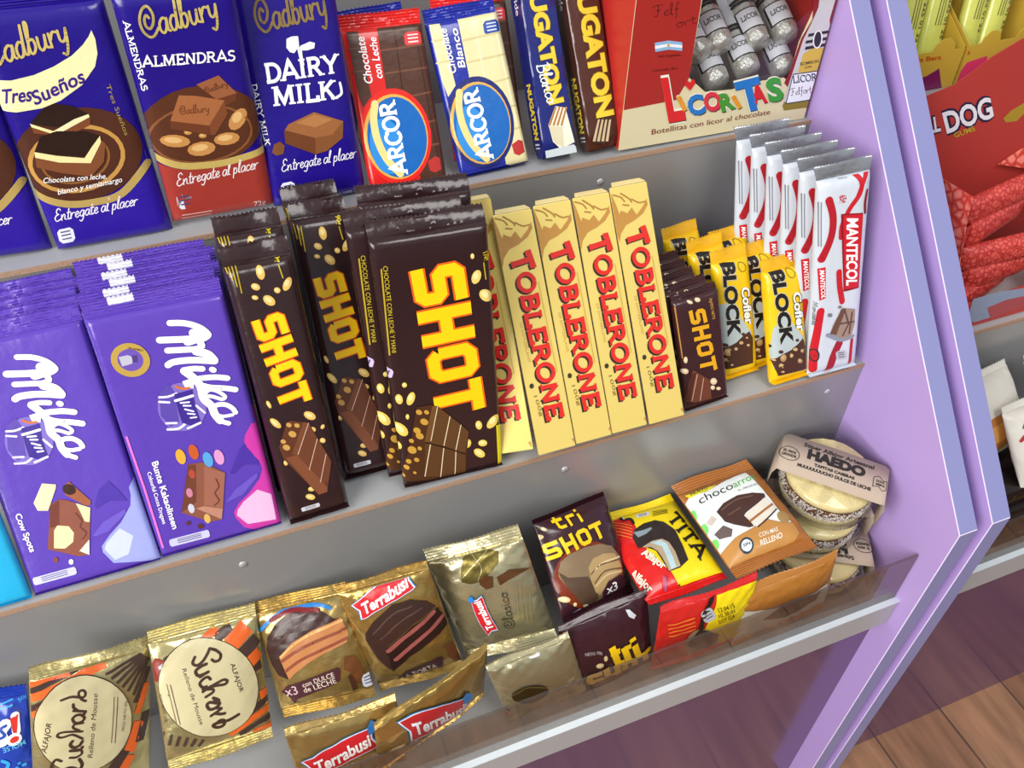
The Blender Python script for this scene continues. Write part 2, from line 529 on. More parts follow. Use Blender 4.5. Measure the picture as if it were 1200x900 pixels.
def art(parent, ops, rect, surf=None, xs=(), zs=(), swap=None, lift=1.0):
    """Printed artwork of one package face: one mesh per printed element, draped on the face."""
    surf = surf or (lambda x, z: 0.0)
    parts = {}
    for op in ops:
        parts.setdefault(op[1], []).append(op)
    groups = []
    for pname, pops in parts.items():
        # prints that lie apart on the face become elements of their own
        boxes = []
        for op in pops:
            if op[0] == 't':
                q = [Vector(op[6]) + Vector(op[7]) * a + Vector(op[8]) * b for a in (0, 1) for b in (-.3, 1.05)]
                q = [(v.x, v.y) for v in q]; g = 1.0
            else:
                q = op[4] if op[0] == 'p' else op[7]; g = 1.5 if op[0] == 'p' else op[4] * .5 + 1
            xs_ = [float(p[0]) for p in q]; ys_ = [float(p[1]) for p in q]
            boxes.append([min(xs_) - g, max(xs_) + g, min(ys_) - g, max(ys_) + g])
        lab = list(range(len(pops)))
        for i in range(len(pops)):
            for j in range(i):
                a, b = boxes[i], boxes[j]
                if a[0] < b[1] and b[0] < a[1] and a[2] < b[3] and b[2] < a[3]:
                    li, lj = lab[i], lab[j]
                    lab = [lj if v == li else v for v in lab]
        for k in sorted(set(lab)):
            groups.append((pname, [op for op, v in zip(pops, lab) if v == k]))
    for pname, pops in groups:
        mats = []
        layers = {}
        for op in pops:
            code = op[2]
            if swap and code in swap:
                code = swap[code]
            m = ink(code)
            if m not in mats:
                mats.append(m)
            mi = mats.index(m)
            if op[0] == 'p':
                polys = [op[4]]
            elif op[0] == 's':
                pts = catmull(op[7], op[6]) if op[5] == 1 else op[7]
                polys = stroke_polys(pts, op[4], op[6], 'round' if op[5] in (1, 2) else 'butt')
            else:
                polys = text_polys(op[4], op[5], op[6], op[7], op[8], op[9])
            layers.setdefault(op[3], []).append((mi, polys))
        final = bmesh.new()
        npoly = 0
        for lay in sorted(layers):
            bm = bmesh.new()
            for mi, polys in layers[lay]:
                for p in polys:
                    p = clip_poly([(float(a), float(b)) for a, b in p], *rect)
                    if len(p) < 3:
                        continue
                    ar = sum(p[i - 1][0] * p[i][1] - p[i][0] * p[i - 1][1] for i in range(len(p)))
                    if abs(ar) < 1e-4:
                        continue
                    if ar < 0:
                        p = p[::-1]
                    npoly += 1
                    vs = [bm.verts.new((a, -.004 * ((npoly * 5) % 13), b)) for a, b in p]
                    if len(p) <= 4:
                        tris = [tuple(range(len(p)))]
                    else:
                        tris = tessellate_polygon([[Vector((a, b, 0)) for a, b in p]])
                    for t in tris:
                        a, b, c = (vs[t[0]].co, vs[t[1]].co, vs[t[2]].co)
                        cr = (b.x - a.x) * (c.z - a.z) - (b.z - a.z) * (c.x - a.x)
                        q = [vs[k] for k in t]
                        if cr < 0:
                            q = q[::-1]
                        try:
                            f = bm.faces.new(q)
                            f.material_index = mi
                        except ValueError:
                            pass
            if bm.verts:
                x0 = min(v.co.x for v in bm.verts); x1 = max(v.co.x for v in bm.verts)
                z0 = min(v.co.z for v in bm.verts); z1 = max(v.co.z for v in bm.verts)
                for x in xs:
                    if x0 < x < x1:
                        bmesh.ops.bisect_plane(bm, geom=bm.verts[:] + bm.edges[:] + bm.faces[:], plane_co=(x, 0, 0), plane_no=(1, 0, 0), dist=1e-4)
                for z in zs:
                    if z0 < z < z1:
                        bmesh.ops.bisect_plane(bm, geom=bm.verts[:] + bm.edges[:] + bm.faces[:], plane_co=(0, 0, z), plane_no=(0, 0, 1), dist=1e-4)
            for v in bm.verts:
                v.co.y += surf(v.co.x, v.co.z) - (0.20 + 0.06 * lay) * lift
            if len(xs):
                # fold each cell along its deeper diagonal, as the wrapper under it is folded
                for f in list(bm.faces):
                    if len(f.verts) == 4:
                        a, b, c, d = f.verts
                        mi = f.material_index
                        q = ((a, b, c), (a, c, d)) if a.co.y + c.co.y >= b.co.y + d.co.y else ((a, b, d), (b, c, d))
                        bm.faces.remove(f)
                        for t in q:
                            g = bm.faces.new(t); g.material_index = mi
            bmesh.ops.scale(bm, vec=(.001, .001, .001), verts=bm.verts[:])
            tmp = bpy.data.meshes.new('t'); bm.to_mesh(tmp); bm.free()
            final.from_mesh(tmp); bpy.data.meshes.remove(tmp)
        if len(final.faces):
            new_obj(pname, final, mats, parent, smooth=180)
        else:
            final.free()

def pose(n):
    x, y, z, l, r, b = POSE[n][:6]
    M = Matrix.Translation((x, y, z)) @ Matrix.Rotation(b, 4, 'Z') @ Matrix.Rotation(-l, 4, 'X') @ Matrix.Rotation(-r, 4, 'Y')
    return M
def size(n):
    return POSE[n][6] * 1000, POSE[n][7] * 1000

# pose of each package face: x, y, z, lean, roll, yaw (rad), width, height (m)
POSE = {
 'C1': (-0.6215, 0.1681, 0.1790, 0.1245, -0.0146, 0.0248, 0.0821, 0.1650),
 'C2': (-0.5397, 0.1726, 0.1821, 0.0390, -0.0377, 0.0639, 0.0779, 0.1650),
 'C3': (-0.4645, 0.1713, 0.1783, 0.2091, -0.0219, 0.0236, 0.0747, 0.1650),
 'A1': (-0.3913, 0.1687, 0.1799, 0.4710, -0.0215, 0.0027, 0.0653, 0.1230),
 'A2': (-0.3156, 0.1673, 0.1775, 0.5241, 0.0370, 0.0192, 0.0610, 0.1227),
 'N1': (-0.2579, 0.1619, 0.1809, 0.4569, 0.0133, -0.0009, 0.0304, 0.1650),
 'N2': (-0.2159, 0.1597, 0.1792, 0.4602, 0.0420, 0.0028, 0.0298, 0.1650),
 'LB': (-0.1043, 0.1615, 0.1778, 0.0000, -0.0209, 0.0135, 0.1983, 0.2000),
 'M1': (-0.6931, 0.0018, 0.0049, 0.5469, 0.0323, -0.0350, 0.0896, 0.1866),
 'M2': (-0.6025, 0.0026, 0.0057, 0.3825, -0.0323, 0.0343, 0.0903, 0.1881),
 'CY': (-0.7836, 0.0000, 0.0049, 0.5004, 0.0100, 0.0015, 0.0900, 0.1860),
 'S1': (-0.5276, -0.0025, 0.0079, 0.3720, -0.0336, 0.0625, 0.0481, 0.2060),
 'S2': (-0.4797, 0.0260, 0.0082, 0.4847, -0.0418, 0.0246, 0.0442, 0.2112),
 'S3': (-0.4159, -0.0008, 0.0067, 0.2046, -0.0193, -0.0403, 0.0851, 0.2123),
 'T0': (-0.3650, -0.0012, 0.0157, 0.5949, 0.2274, -0.4647, 0.0360, 0.2080),
 'T1': (-0.3291, -0.0125, 0.0164, 0.6117, -0.0129, -0.0000, 0.0341, 0.1993),
 'T2': (-0.2949, -0.0120, 0.0164, 0.6075, -0.0147, 0.0005, 0.0336, 0.2000),
 'T3': (-0.2611, -0.0121, 0.0164, 0.6117, -0.0196, -0.0006, 0.0337, 0.2000),
 'T4': (-0.2257, -0.0135, 0.0165, 0.6073, -0.0108, -0.0002, 0.0350, 0.2030),
 'S4': (-0.1754, -0.0010, 0.0068, 0.3932, 0.0479, 0.0102, 0.0458, 0.1033),
 'B1': (-0.1244, 0.0201, 0.0089, 0.4426, 0.0216, 0.0219, 0.0380, 0.1090),
 'B2': (-0.0855, -0.0020, 0.0086, 0.4674, -0.0031, 0.0185, 0.0409, 0.1048),
 'MA': (-0.0413, -0.0055, 0.0074, 0.2765, 0.0591, -0.0905, 0.0510, 0.1849),
 'AL': (-0.8307, -0.0827, -0.1576, 0.6446, -0.1351, -0.0645, 0.0789, 0.1179),
 'SU1': (-0.7533, -0.0913, -0.1778, 0.3022, -0.4105, 0.3624, 0.0849, 0.1507),
 'SU2': (-0.6503, -0.0869, -0.1600, 0.5578, -0.2438, 0.2212, 0.0836, 0.1239),
 'TE1': (-0.5629, -0.0806, -0.1569, 0.5625, 0.1679, -0.2834, 0.0821, 0.1114),
 'TE2': (-0.4809, -0.0877, -0.1552, 0.2897, 0.1820, -0.2037, 0.0769, 0.1250),
 'TE3': (-0.3987, -0.0918, -0.1501, 0.3600, 0.2939, -0.3521, 0.0852, 0.1250),
 'TS': (-0.3091, -0.0923, -0.1210, 0.7845, -0.2325, 0.3727, 0.0817, 0.0983),
 'TI': (-0.2385, -0.1106, -0.0967, 1.5831, 0.0137, -0.0143, 0.0797, 0.1069),
 'CA': (-0.1549, -0.1190, -0.0825, 1.5406, 0.0319, 0.0018, 0.0881, 0.1140),
 'F1': (-0.5540, -0.1286, -0.1911, 0.1623, -0.0325, -0.0148, 0.0889, 0.0876),
 'F2': (-0.4798, -0.1241, -0.1786, -0.0417, -0.0545, 0.3258, 0.1103, 0.0892),
 'F3': (-0.3775, -0.1305, -0.1914, 0.1603, 0.1954, -0.0749, 0.0755, 0.0875),
 'F4': (-0.3122, -0.1295, -0.1897, 0.2341, 0.0639, 0.0247, 0.0866, 0.0977),
 'F5': (-0.2243, -0.1329, -0.1954, 0.0522, 0.0105, -0.0065, 0.0976, 0.1020),
 'F6': (-0.1343, -0.1340, -0.1960, 0.0533, 0.0826, 0.0030, 0.1063, 0.0918),
 'BH': (0.2350, 0.1050, 0.0000, 0.0800, 0.0000, 0.0000, 0.3300, 0.2600),
 'BF': (0.2350, 0.0060, 0.0000, 0.0600, 0.0000, 0.0000, 0.3300, 0.0260),
 'G1': (0.1300, 0.1720, 0.1780, 0.0000, 0.0000, 0.0000, 0.1000, 0.0400),
 'G2': (0.2350, 0.1720, 0.1780, 0.0000, 0.0000, 0.0000, 0.1000, 0.0400),
}
# printed artwork in mm on each face: p polygon, s stroke, t lettering
ART = {
 'C1': [
  ('p','picture','EDE6AE',1,[(-41.1,124.9),(-48.3,105.6),(-32.1,102.8),(-16.2,103.3),(-3.6,106.6),(12.5,114.7),(23.9,125.3),(27.8,133.1),(29.3,141.9),(28.6,147.7),(25.8,144.1),(20.7,139.4),(11.9,133.6),(-0.7,128.4),(-14,124.7),(-28.3,123.1)]),
  ('p','picture','4E2A1C',1,[(37.8,68.5),(35.5,61),(31.2,53.9),(24.9,47.5),(17,42.2),(8,38.3),(-1.7,36),(-11.4,35.4),(-20.8,36.6),(-29.2,39.4),(-36.3,43.7),(-41.7,49.2),(-45.1,55.5),(-46.5,62.5),(-45.9,69.7),(-43.3,76.7),(-38.8,83.3),(-32.7,89.2),(-25.4,94.1),(-17,97.7),(-8,100),(1.1,100.8),(10.1,100),(18.4,97.7),(25.7,94),(31.6,88.9),(35.7,82.8),(37.8,75.8)]),
  ('s','picture','C09048',2,2.87,0,1,[(24.1,67),(22.7,61.9),(19.7,57),(15.3,52.6),(9.8,48.9),(3.5,46),(-3.4,44.2),(-10.5,43.5),(-17.3,44.1),(-23.5,45.7),(-28.8,48.3),(-32.9,51.9),(-35.7,56.1),(-37,60.8),(-36.9,65.6),(-35.2,70.5),(-32.2,75.2),(-27.9,79.3),(-22.6,82.9),(-16.5,85.6),(-10,87.3),(-3.3,88.1),(3.3,87.8),(9.5,86.4),(14.9,84),(19.2,80.7),(22.4,76.6),(24,71.9)]),
  ('s','picture','8A5A2E',3,1.58,0,1,[(14.7,66.9),(13.6,63.2),(11.4,59.5),(8.2,56.2),(4.2,53.5),(-0.4,51.3),(-5.3,50),(-10.4,49.5),(-15.4,49.9),(-19.9,51.1),(-23.7,53),(-26.7,55.7),(-28.8,58.8),(-29.7,62.3),(-29.6,66),(-28.4,69.6),(-26.2,73.1),(-23,76.3),(-19.2,79),(-14.7,81),(-9.9,82.3),(-5,82.9),(-0.2,82.6),(4.3,81.5),(8.2,79.7),(11.3,77.2),(13.5,74.1),(14.7,70.7)]),
  ('s','picture','B59A58',4,5.3,1,0,[(-46.8,56.8),(-40,44.9),(-24.3,35.8),(-5.9,33.5),(14.6,36.6),(37.8,55.3)]),
  ('p','wrapper_band','2E1A96',1,[(-49.9,53.2),(-39.3,41.6),(-23.5,32.6),(-5,30.2),(15.8,33.8),(46.2,57.1),(45.5,-6.8),(-52,-6.7)]),
  ('p','picture','2A1812',5,[(-26.4,95.2),(-16.4,102.7),(-8.4,105.4),(1.4,102.6),(10.3,95.4),(0.2,92.4),(-11.9,89.8),(-23.2,93.1)]),
  ('p','picture','E8DFA0',6,[(-27,94.5),(-14.5,87.4),(-16.7,86.2),(-26.8,92.1)]),
  ('p','picture','E8E2B0',6,[(-15.9,86.9),(0.5,93.4),(10.3,95.4),(10.4,93.4),(-8.5,86.5)]),
  ('p','picture','7A4428',5,[(-26.8,92.1),(-16.3,86.1),(10.6,93),(9.1,88.1),(-7,82.6),(-26.9,87.8)]),
  ('p','picture','2A1812',7,[(-30.8,75.5),(-23.9,85),(-12.8,87.2),(4.6,84.4),(12.5,79.9),(4.9,72.6),(-1.3,67),(-18.1,71.3)]),
  ('p','picture','EADFA0',8,[(-30.8,75.5),(-18.3,70.7),(-1.6,66.2),(4.9,72.6),(12.8,79.8),(12.2,75.4),(1.2,62),(-18.1,65.8),(-31.6,71.6)]),
  ('p','picture','7E4A2C',7,[(-31.6,71.6),(-17.7,65.7),(1.6,61.9),(12.4,75.4),(14.8,74),(9.7,61.3),(-1.5,52.3),(-18.8,58),(-33.1,64.7)]),
  ('t','lettering','FFFFFF',8,'Chocolate con leche,','sans',(-33,53.2),(40.9,-3.9),(1.7,3.7),0.006),
  ('t','lettering','FFFFFF',8,'blanco y semiamargo','sans',(-26.5,43.4),(43.6,1.6),(1.3,3.9),0.006),
  ('t','lettering','C8B46A',3,'Cadbury','script',(-38.5,131.7),(51.9,10.4),(1.1,18.9),0.085),
  ('t','lettering','3A2080',3,'Tres','sans',(-39.2,109.3),(18.3,-0.4),(3.5,8.9),0.02),
  ('t','lettering','3A2080',3,'Sueños','sans',(-19.9,105.7),(35.1,10.9),(0.1,8.6),0.02),
  ('t','lettering','EEE8F8',4,'Entregate al placer','script',(-35.5,23.9),(57.3,1.9),(3.1,9.3),0.075),
  ('p','badge','DDE0EE',2,[(-35.6,6.2),(-28.5,6.7),(-26.2,9.2),(-25.5,16),(-27.2,18.1),(-34.3,17.5),(-36.6,15.1),(-37.4,8.3)]),
  ('s','badge','4A4470',3,0.91,0,0,[(-35,9.6),(-28.3,10.1)]),
  ('s','badge','4A4470',3,0.98,0,0,[(-34.7,12.5),(-28,13)]),
  ('s','badge','4A4470',3,0.98,0,0,[(-34.4,15.1),(-27.7,15.6)]),
  ('t','side_lettering','A8904A',2,'Tres Sueños','sans',(26.7,112.7),(1.9,-35.4),(2.9,0.2),0),
 ],
 'C2': [
  ('p','picture','5A3220',1,[(41.2,71.9),(39.6,65.2),(35.8,58.9),(30,53.4),(22.4,48.8),(13.6,45.6),(4.1,43.9),(-5.7,43.7),(-15.3,45),(-24,47.8),(-31.4,51.9),(-37.3,56.9),(-41.3,62.7),(-43.4,69),(-43.4,75.4),(-41.3,81.6),(-37.4,87.4),(-31.9,92.5),(-24.9,96.6),(-16.8,99.7),(-7.9,101.5),(1.2,102),(10.4,101),(19,98.7),(26.7,95.2),(33.1,90.5),(37.8,84.8),(40.6,78.5)]),
  ('s','picture','8A5434',2,1.63,0,1,[(31.8,66),(30.5,61.2),(27.3,56.7),(22.5,52.8),(16.3,49.6),(9,47.4),(1.1,46.2),(-7.1,46.1),(-15.1,47.1),(-22.4,49.2),(-28.7,52.1),(-33.8,55.8),(-37.3,60),(-39.1,64.6),(-39.3,69.2),(-37.7,73.7),(-34.5,77.9),(-29.9,81.6),(-24,84.6),(-17.2,86.7),(-9.8,88),(-2,88.2),(5.7,87.5),(13.1,85.7),(19.6,83),(25,79.5),(29,75.4),(31.3,70.8)]),
  ('p','wrapper_band','A33A30',2,[(-47.8,55.3),(-37.7,49.2),(-23.2,43),(-7.3,41),(9.3,40.8),(33.4,44.6),(53.3,47),(45.7,0.2),(-35.6,-10.3),(-51.6,-6.8)]),
  ('s','picture','C8AE62',4,5.24,1,0,[(-43.3,57.8),(-36.7,53),(-22.5,46),(-6.7,43.7),(9.9,43.5),(33.8,46.9),(45,49.5)]),
  ('p','picture','9A5E3C',3,[(0.4,103),(16.5,107.3),(26.4,93.4),(11.5,90.9)]),
  ('p','picture','6A3A24',3,[(11.5,90.9),(26.4,93.4),(25,88.2),(14.2,84.7)]),
  ('t','picture','6A3A24',4,'Cadbury','script',(5.1,95.9),(16.1,3.5),(-0.5,4.3),0.1),
  ('p','picture','A8683F',4,[(-12.8,97.2),(-1.3,95.2),(16.8,89.4),(2.7,72.9),(-22.6,80.2)]),
  ('p','picture','80482C',4,[(2.7,72.9),(16.8,89.4),(17.1,79.3),(5.4,65.6),(2.5,65.6)]),
  ('p','picture','6E3C24',4,[(-22.6,80.2),(2.7,72.9),(2.5,65.6),(-23.6,74.5)]),
  ('t','picture','7A4428',5,'Cadbury','script',(-15.2,83.7),(20,-0.9),(0.8,6),0.1),
  ('p','picture','C98F50',2,[(-12.8,62.7),(-14.9,60.8),(-19.1,60.1),(-24.3,60.7),(-29.1,62.5),(-32.2,65.1),(-32.9,67.6),(-30.8,69.5),(-26.7,70.3),(-21.5,69.7),(-16.7,67.9),(-13.5,65.3)]),
  ('p','picture','E4B878',3,[(-18,64.6),(-19.5,63.6),(-22.8,63.5),(-26.5,64.4),(-29.2,66),(-30,67.6),(-28.4,68.6),(-25.2,68.7),(-21.5,67.8),(-18.7,66.2)]),
  ('p','picture','C98F50',2,[(3.7,56.4),(2.2,53.7),(-1.7,51.8),(-6.8,51.2),(-11.8,52),(-15.2,54),(-16.3,56.7),(-14.7,59.4),(-10.9,61.3),(-5.8,61.9),(-0.9,61.2),(2.6,59.1)]),
  ('p','picture','E4B878',3,[(-1.3,57.5),(-2.6,55.9),(-5.7,55),(-9.4,55),(-12.3,56.1),(-13.3,57.6),(-12,59.2),(-8.9,60.1),(-5.2,60.1),(-2.3,59.1)]),
  ('p','picture','C98F50',2,[(22.2,61),(20.8,58.6),(17.2,56.9),(12.5,56.4),(7.9,57.1),(4.6,58.9),(3.5,61.2),(4.9,63.6),(8.5,65.3),(13.2,65.8),(17.8,65.2),(21.1,63.4)]),
  ('p','picture','E4B878',3,[(17.5,61.9),(16.3,60.6),(13.4,59.7),(10,59.8),(7.2,60.7),(6.3,62.1),(7.5,63.4),(10.3,64.3),(13.8,64.2),(16.5,63.3)]),
  ('p','picture','C98F50',2,[(27.1,70.7),(23.4,67.8),(19.7,66.7),(17,67.7),(16,70.5),(17.1,74.3),(19.9,78.2),(23.6,81),(27.3,82.1),(30,81.2),(30.9,78.4),(29.9,74.6)]),
  ('p','picture','E4B878',3,[(25.3,73.7),(23,72.1),(20.7,72),(19.4,73.4),(19.5,75.8),(21,78.2),(23.3,79.7),(25.5,79.8),(26.9,78.4),(26.8,76.1)]),
  ('p','picture','C98F50',2,[(-10.2,69.8),(-10.7,68.9),(-11.9,68.4),(-13.3,68.4),(-14.6,68.8),(-15.4,69.7),(-15.5,70.7),(-15,71.5),(-13.8,72.1),(-12.4,72.1),(-11.2,71.6),(-10.3,70.8)]),
  ('p','picture','E4B878',3,[(-11.5,70.3),(-11.9,69.8),(-12.8,69.6),(-13.8,69.8),(-14.5,70.2),(-14.7,70.8),(-14.3,71.3),(-13.4,71.5),(-12.4,71.4),(-11.7,70.9)]),
  ('p','picture','C98F50',2,[(-0.7,65.7),(-1.3,64.8),(-2.4,64.3),(-3.8,64.3),(-5.1,64.7),(-6,65.6),(-6.1,66.6),(-5.5,67.5),(-4.4,68),(-3,68),(-1.7,67.6),(-0.8,66.7)]),
  ('p','picture','E4B878',3,[(-2,66.2),(-2.5,65.7),(-3.4,65.5),(-4.4,65.7),(-5.1,66.1),(-5.3,66.7),(-4.9,67.2),(-4,67.5),(-3,67.3),(-2.2,66.8)]),
  ('p','picture','C98F50',2,[(13.7,77.2),(13.2,76.2),(12.3,75.6),(11.3,75.5),(10.4,75.9),(9.8,76.7),(9.8,77.8),(10.2,78.8),(11.1,79.4),(12.1,79.6),(13.1,79.2),(13.6,78.3)]),
  ('p','picture','E4B878',3,[(12.7,77.7),(12.4,77.1),(11.7,76.8),(11,76.9),(10.5,77.4),(10.4,78),(10.7,78.6),(11.4,78.9),(12.1,78.8),(12.6,78.3)]),
  ('t','lettering','C8B46A',3,'Cadbury','script',(-25.7,136.4),(50.1,8.6),(-0.5,19.2),0.085),
  ('t','lettering','FFFFFF',3,'ALMENDRAS','slab',(-31.3,118.8),(60.9,-2.9),(1.3,7),0.17),
  ('t','side_lettering','FFFFFF',2,'ALMENDRAS','slab',(-35.6,148.2),(0.1,-45.5),(3.9,0.7),0.18),
  ('t','lettering','F6ECEC',4,'Entregate al placer','script',(-30.1,30.8),(60.6,3.4),(2.2,9.8),0.075),
  ('p','badge','DDE0EE',2,[(-30.7,11.8),(-23.9,11.8),(-21.5,14.4),(-21,22.3),(-23.1,24.8),(-29.8,24.7),(-32.2,22.1),(-32.8,14.3)]),
  ('s','badge','4A4470',3,1.16,0,0,[(-30.4,15.7),(-23.7,15.8)]),
  ('s','badge','4A4470',3,1.1,0,0,[(-30.2,18.9),(-23.5,19)]),
  ('s','badge','4A4470',3,1.1,0,0,[(-30,21.9),(-23.3,22)]),
  ('t','lettering','E8D0CC',4,'72g','sans',(22.5,2.9),(9,0.2),(0.1,4.8),0),
  ('s','small_print','D8A8A0',3,0.86,0,0,[(-31.6,6.9),(-9.5,6.4)]),
  ('s','small_print','D8A8A0',3,0.86,0,0,[(-32.3,4.1),(-10.1,3.6)]),
  ('s','small_print','D8A8A0',3,0.92,0,0,[(-32.9,1.3),(-10.7,0.8)]),
 ],
 'C3': [
  ('t','lettering','8A7448',3,'Cadbury','script',(-22.6,128.3),(50.8,6.6),(-1.2,21.5),0.085),
  ('p','picture','F4F4FA',3,[(-4.1,122.8),(-0.4,124),(3.7,123.9),(2.8,115.8),(-0.4,112.6),(-3.5,113.7),(-5.3,117.1)]),
  ('p','picture','F4F4FA',3,[(4.7,117.1),(12.3,119.2),(15.8,117.9),(14.7,114.4),(9.1,113.5),(5.4,113.9)]),
  ('s','picture','F4F4FA',3,1.5,1,0,[(3.8,123.1),(3.1,113.4),(3.9,104.1)]),
  ('s','picture','F4F4FA',3,1.34,1,0,[(4.9,115.9),(4.5,109.2),(4.7,104)]),
  ('t','lettering','FFFFFF',3,'DAIRY','slab',(-24.7,94.4),(54.5,0.8),(0.7,13.3),0.19),
  ('t','lettering','FFFFFF',3,'MILK','slab',(-23,77.7),(47.5,-1),(1.2,13.7),0.19),
  ('s','lettering','FFFFFF',3,1.93,1,0,[(25.3,77.8),(29.5,80.4),(29.5,87.8)]),
  ('p','picture','9A6238',3,[(-14.6,63.2),(6.2,69.4),(27.3,59.5),(17.3,50.8),(3.7,50.2),(-18.2,59.2)]),
  ('p','picture','6E3E22',3,[(-18.7,59.3),(3.7,50.2),(1.4,37.7),(-19.6,49.4)]),
  ('p','picture','82502C',3,[(3.7,50.2),(17.3,50.8),(27.3,59.5),(24.8,47),(10.7,38.9),(1.4,37.7)]),
  ('p','picture','B07848',4,[(-9.1,63.5),(6.5,67.6),(19.2,61.9),(5.2,57.9)]),
  ('p','picture','7A4A2A',3,[(-30.9,43.9),(-28.1,50.1),(-23.5,51.5),(-20.5,47.8),(-22.6,42),(-27.8,41.2)]),
  ('t','lettering','EEE8F8',4,'Entregate al placer','script',(-27.1,28.4),(59.7,1.6),(2,9.3),0.075),
  ('p','badge','DDE0EE',2,[(-27.6,6.8),(-21,7),(-18.8,9.4),(-18.9,17.7),(-21.1,19.8),(-27.6,19.5),(-29.7,17.2),(-29.7,9)]),
  ('s','badge','4A4470',3,1.1,0,0,[(-27.6,10.6),(-21,10.9)]),
  ('s','badge','4A4470',3,1.1,0,0,[(-27.6,13.8),(-21,14.1)]),
  ('s','badge','4A4470',3,1.15,0,0,[(-27.6,16.7),(-21.1,17)]),
  ('t','lettering','D8D4F0',4,'Peso neto 72g','sans',(8.7,1.7),(23.8,1),(-0.1,3.3),0),
  ('t','side_lettering','FFFFFF',2,'DAIRY MILK','slab',(-35.2,94.9),(0.5,-45.3),(3.7,0.3),0.18),
 ],
 'A1': [
  ('p','picture','4E2C1E',1,[(-4.5,121.8),(33.1,122.5),(36.1,9.9),(31.6,-5.9),(9.5,2.2),(10.6,61.1),(-5.8,74.1)]),
  ('p','picture','4E2C1E',1,[(-28.9,121.6),(-20,121.1),(-18.7,72.5),(-27.1,64.8),(-28.9,76.9)]),
  ('s','picture','6E4430',2,1.67,0,0,[(-4.5,105.1),(34.2,106.3)]),
  ('s','picture','6E4430',2,1.58,0,0,[(-4.3,88),(34.7,88.9)]),
  ('s','picture','6E4430',2,1.58,0,0,[(12,68.7),(35,70.2)]),
  ('s','picture','6E4430',2,1.61,0,0,[(17.6,46.8),(35.3,47.9)]),
  ('s','picture','6E4430',2,1.67,0,0,[(17.9,28.7),(36,29.5)]),
  ('s','picture','34190F',2,1.08,0,0,[(9,121.5),(7.2,74.7)]),
  ('s','picture','34190F',2,1.2,0,0,[(25.3,122),(27.1,18.1)]),
  ('s','picture','6E4430',2,1.28,0,0,[(-29.9,108.8),(-19.8,108.8)]),
  ('s','picture','6E4430',2,1.3,0,0,[(-30.4,92.1),(-19.7,91.9)]),
  ('p','emblem','E2231A',3,[(24.7,39.8),(24,32.5),(22.1,25.4),(19.1,18.8),(15.2,13.1),(10.5,8.4),(5.2,5),(-0.4,2.9),(-6.3,2.3),(-12,3.1),(-17.4,5.4),(-22.3,9),(-26.5,13.8),(-29.8,19.5),(-32.2,26),(-33.5,33),(-33.6,40.2),(-32.7,47.3),(-30.8,54.1),(-27.8,60.4),(-24,65.8),(-19.5,70.3),(-14.4,73.7),(-9,75.8),(-3.4,76.5),(2.2,75.9),(7.6,73.9),(12.5,70.5),(16.8,66),(20.3,60.5),(22.9,54.1),(24.4,47.1)]),
  ('p','emblem','D8A84A',4,[(21.8,39.4),(21.1,32.8),(19.4,26.5),(16.7,20.7),(13.2,15.6),(8.9,11.4),(4.2,8.3),(-0.9,6.5),(-6.2,5.9),(-11.4,6.7),(-16.3,8.7),(-20.7,11.9),(-24.5,16.2),(-27.5,21.3),(-29.6,27.1),(-30.8,33.3),(-31,39.7),(-30.1,46.1),(-28.4,52.2),(-25.7,57.8),(-22.3,62.7),(-18.2,66.7),(-13.6,69.7),(-8.7,71.6),(-3.6,72.2),(1.5,71.6),(6.3,69.8),(10.8,66.9),(14.6,62.8),(17.8,57.9),(20.1,52.2),(21.4,45.9)]),
  ('p','emblem','0C62B4',5,[(20.7,38.8),(20.1,32.6),(18.5,26.7),(16,21.1),(12.7,16.3),(8.8,12.3),(4.4,9.4),(-0.4,7.7),(-5.3,7.2),(-10.1,7.9),(-14.6,9.8),(-18.7,12.8),(-22.3,16.8),(-25.1,21.7),(-27,27.2),(-28.1,33),(-28.3,39.1),(-27.5,45.2),(-25.9,51),(-23.4,56.3),(-20.2,60.9),(-16.4,64.7),(-12.2,67.6),(-7.6,69.4),(-2.8,70),(1.9,69.4),(6.4,67.7),(10.5,64.9),(14.1,61),(17,56.3),(19.2,50.9),(20.4,45)]),
  ('p','emblem','2C8AD8',6,[(-0,33.9),(-0.3,28.1),(-1.5,22.7),(-3.5,17.9),(-6.2,14.2),(-9.5,11.8),(-13,10.8),(-16.6,11.4),(-19.9,13.5),(-22.9,16.9),(-25.1,21.4),(-26.6,26.7),(-27.2,32.4),(-26.9,38.1),(-25.7,43.4),(-23.7,48.1),(-21,51.7),(-17.8,54.1),(-14.4,55),(-10.9,54.5),(-7.5,52.6),(-4.6,49.3),(-2.3,44.9),(-0.7,39.6)]),
  ('s','emblem','EBD58A',7,5.99,1,0,[(-17.1,66.4),(-20.5,54.1),(-20.2,38.6),(-15.6,23.3),(-6.6,10.3)]),
  ('t','lettering','FFFFFF',8,'ARCOR','slab',(-0.3,10.2),(-0.4,56.3),(-13.3,-0.3),0.2),
  ('t','lettering','FFFFFF',4,'Chocolate','sans',(-15.5,81.8),(-0.5,34.7),(-6.4,0.8),0.015),
  ('t','lettering','FFFFFF',4,'con Leche','sans',(-7.1,84.7),(0.4,30.5),(-5.9,0.8),0.015),
  ('p','badge','D84040',2,[(17.7,105.7),(27,105.7),(29.5,107.9),(29.8,114.5),(27.5,116.6),(18.3,116.6),(15.8,114.4),(15.4,107.9)]),
  ('s','badge','F4D8D8',3,1.12,0,0,[(18.3,109),(26.7,109)]),
  ('s','badge','F4D8D8',3,1.01,0,0,[(18.4,111.7),(26.9,111.7)]),
  ('s','badge','F4D8D8',3,1,0,0,[(18.6,114.2),(27,114.2)]),
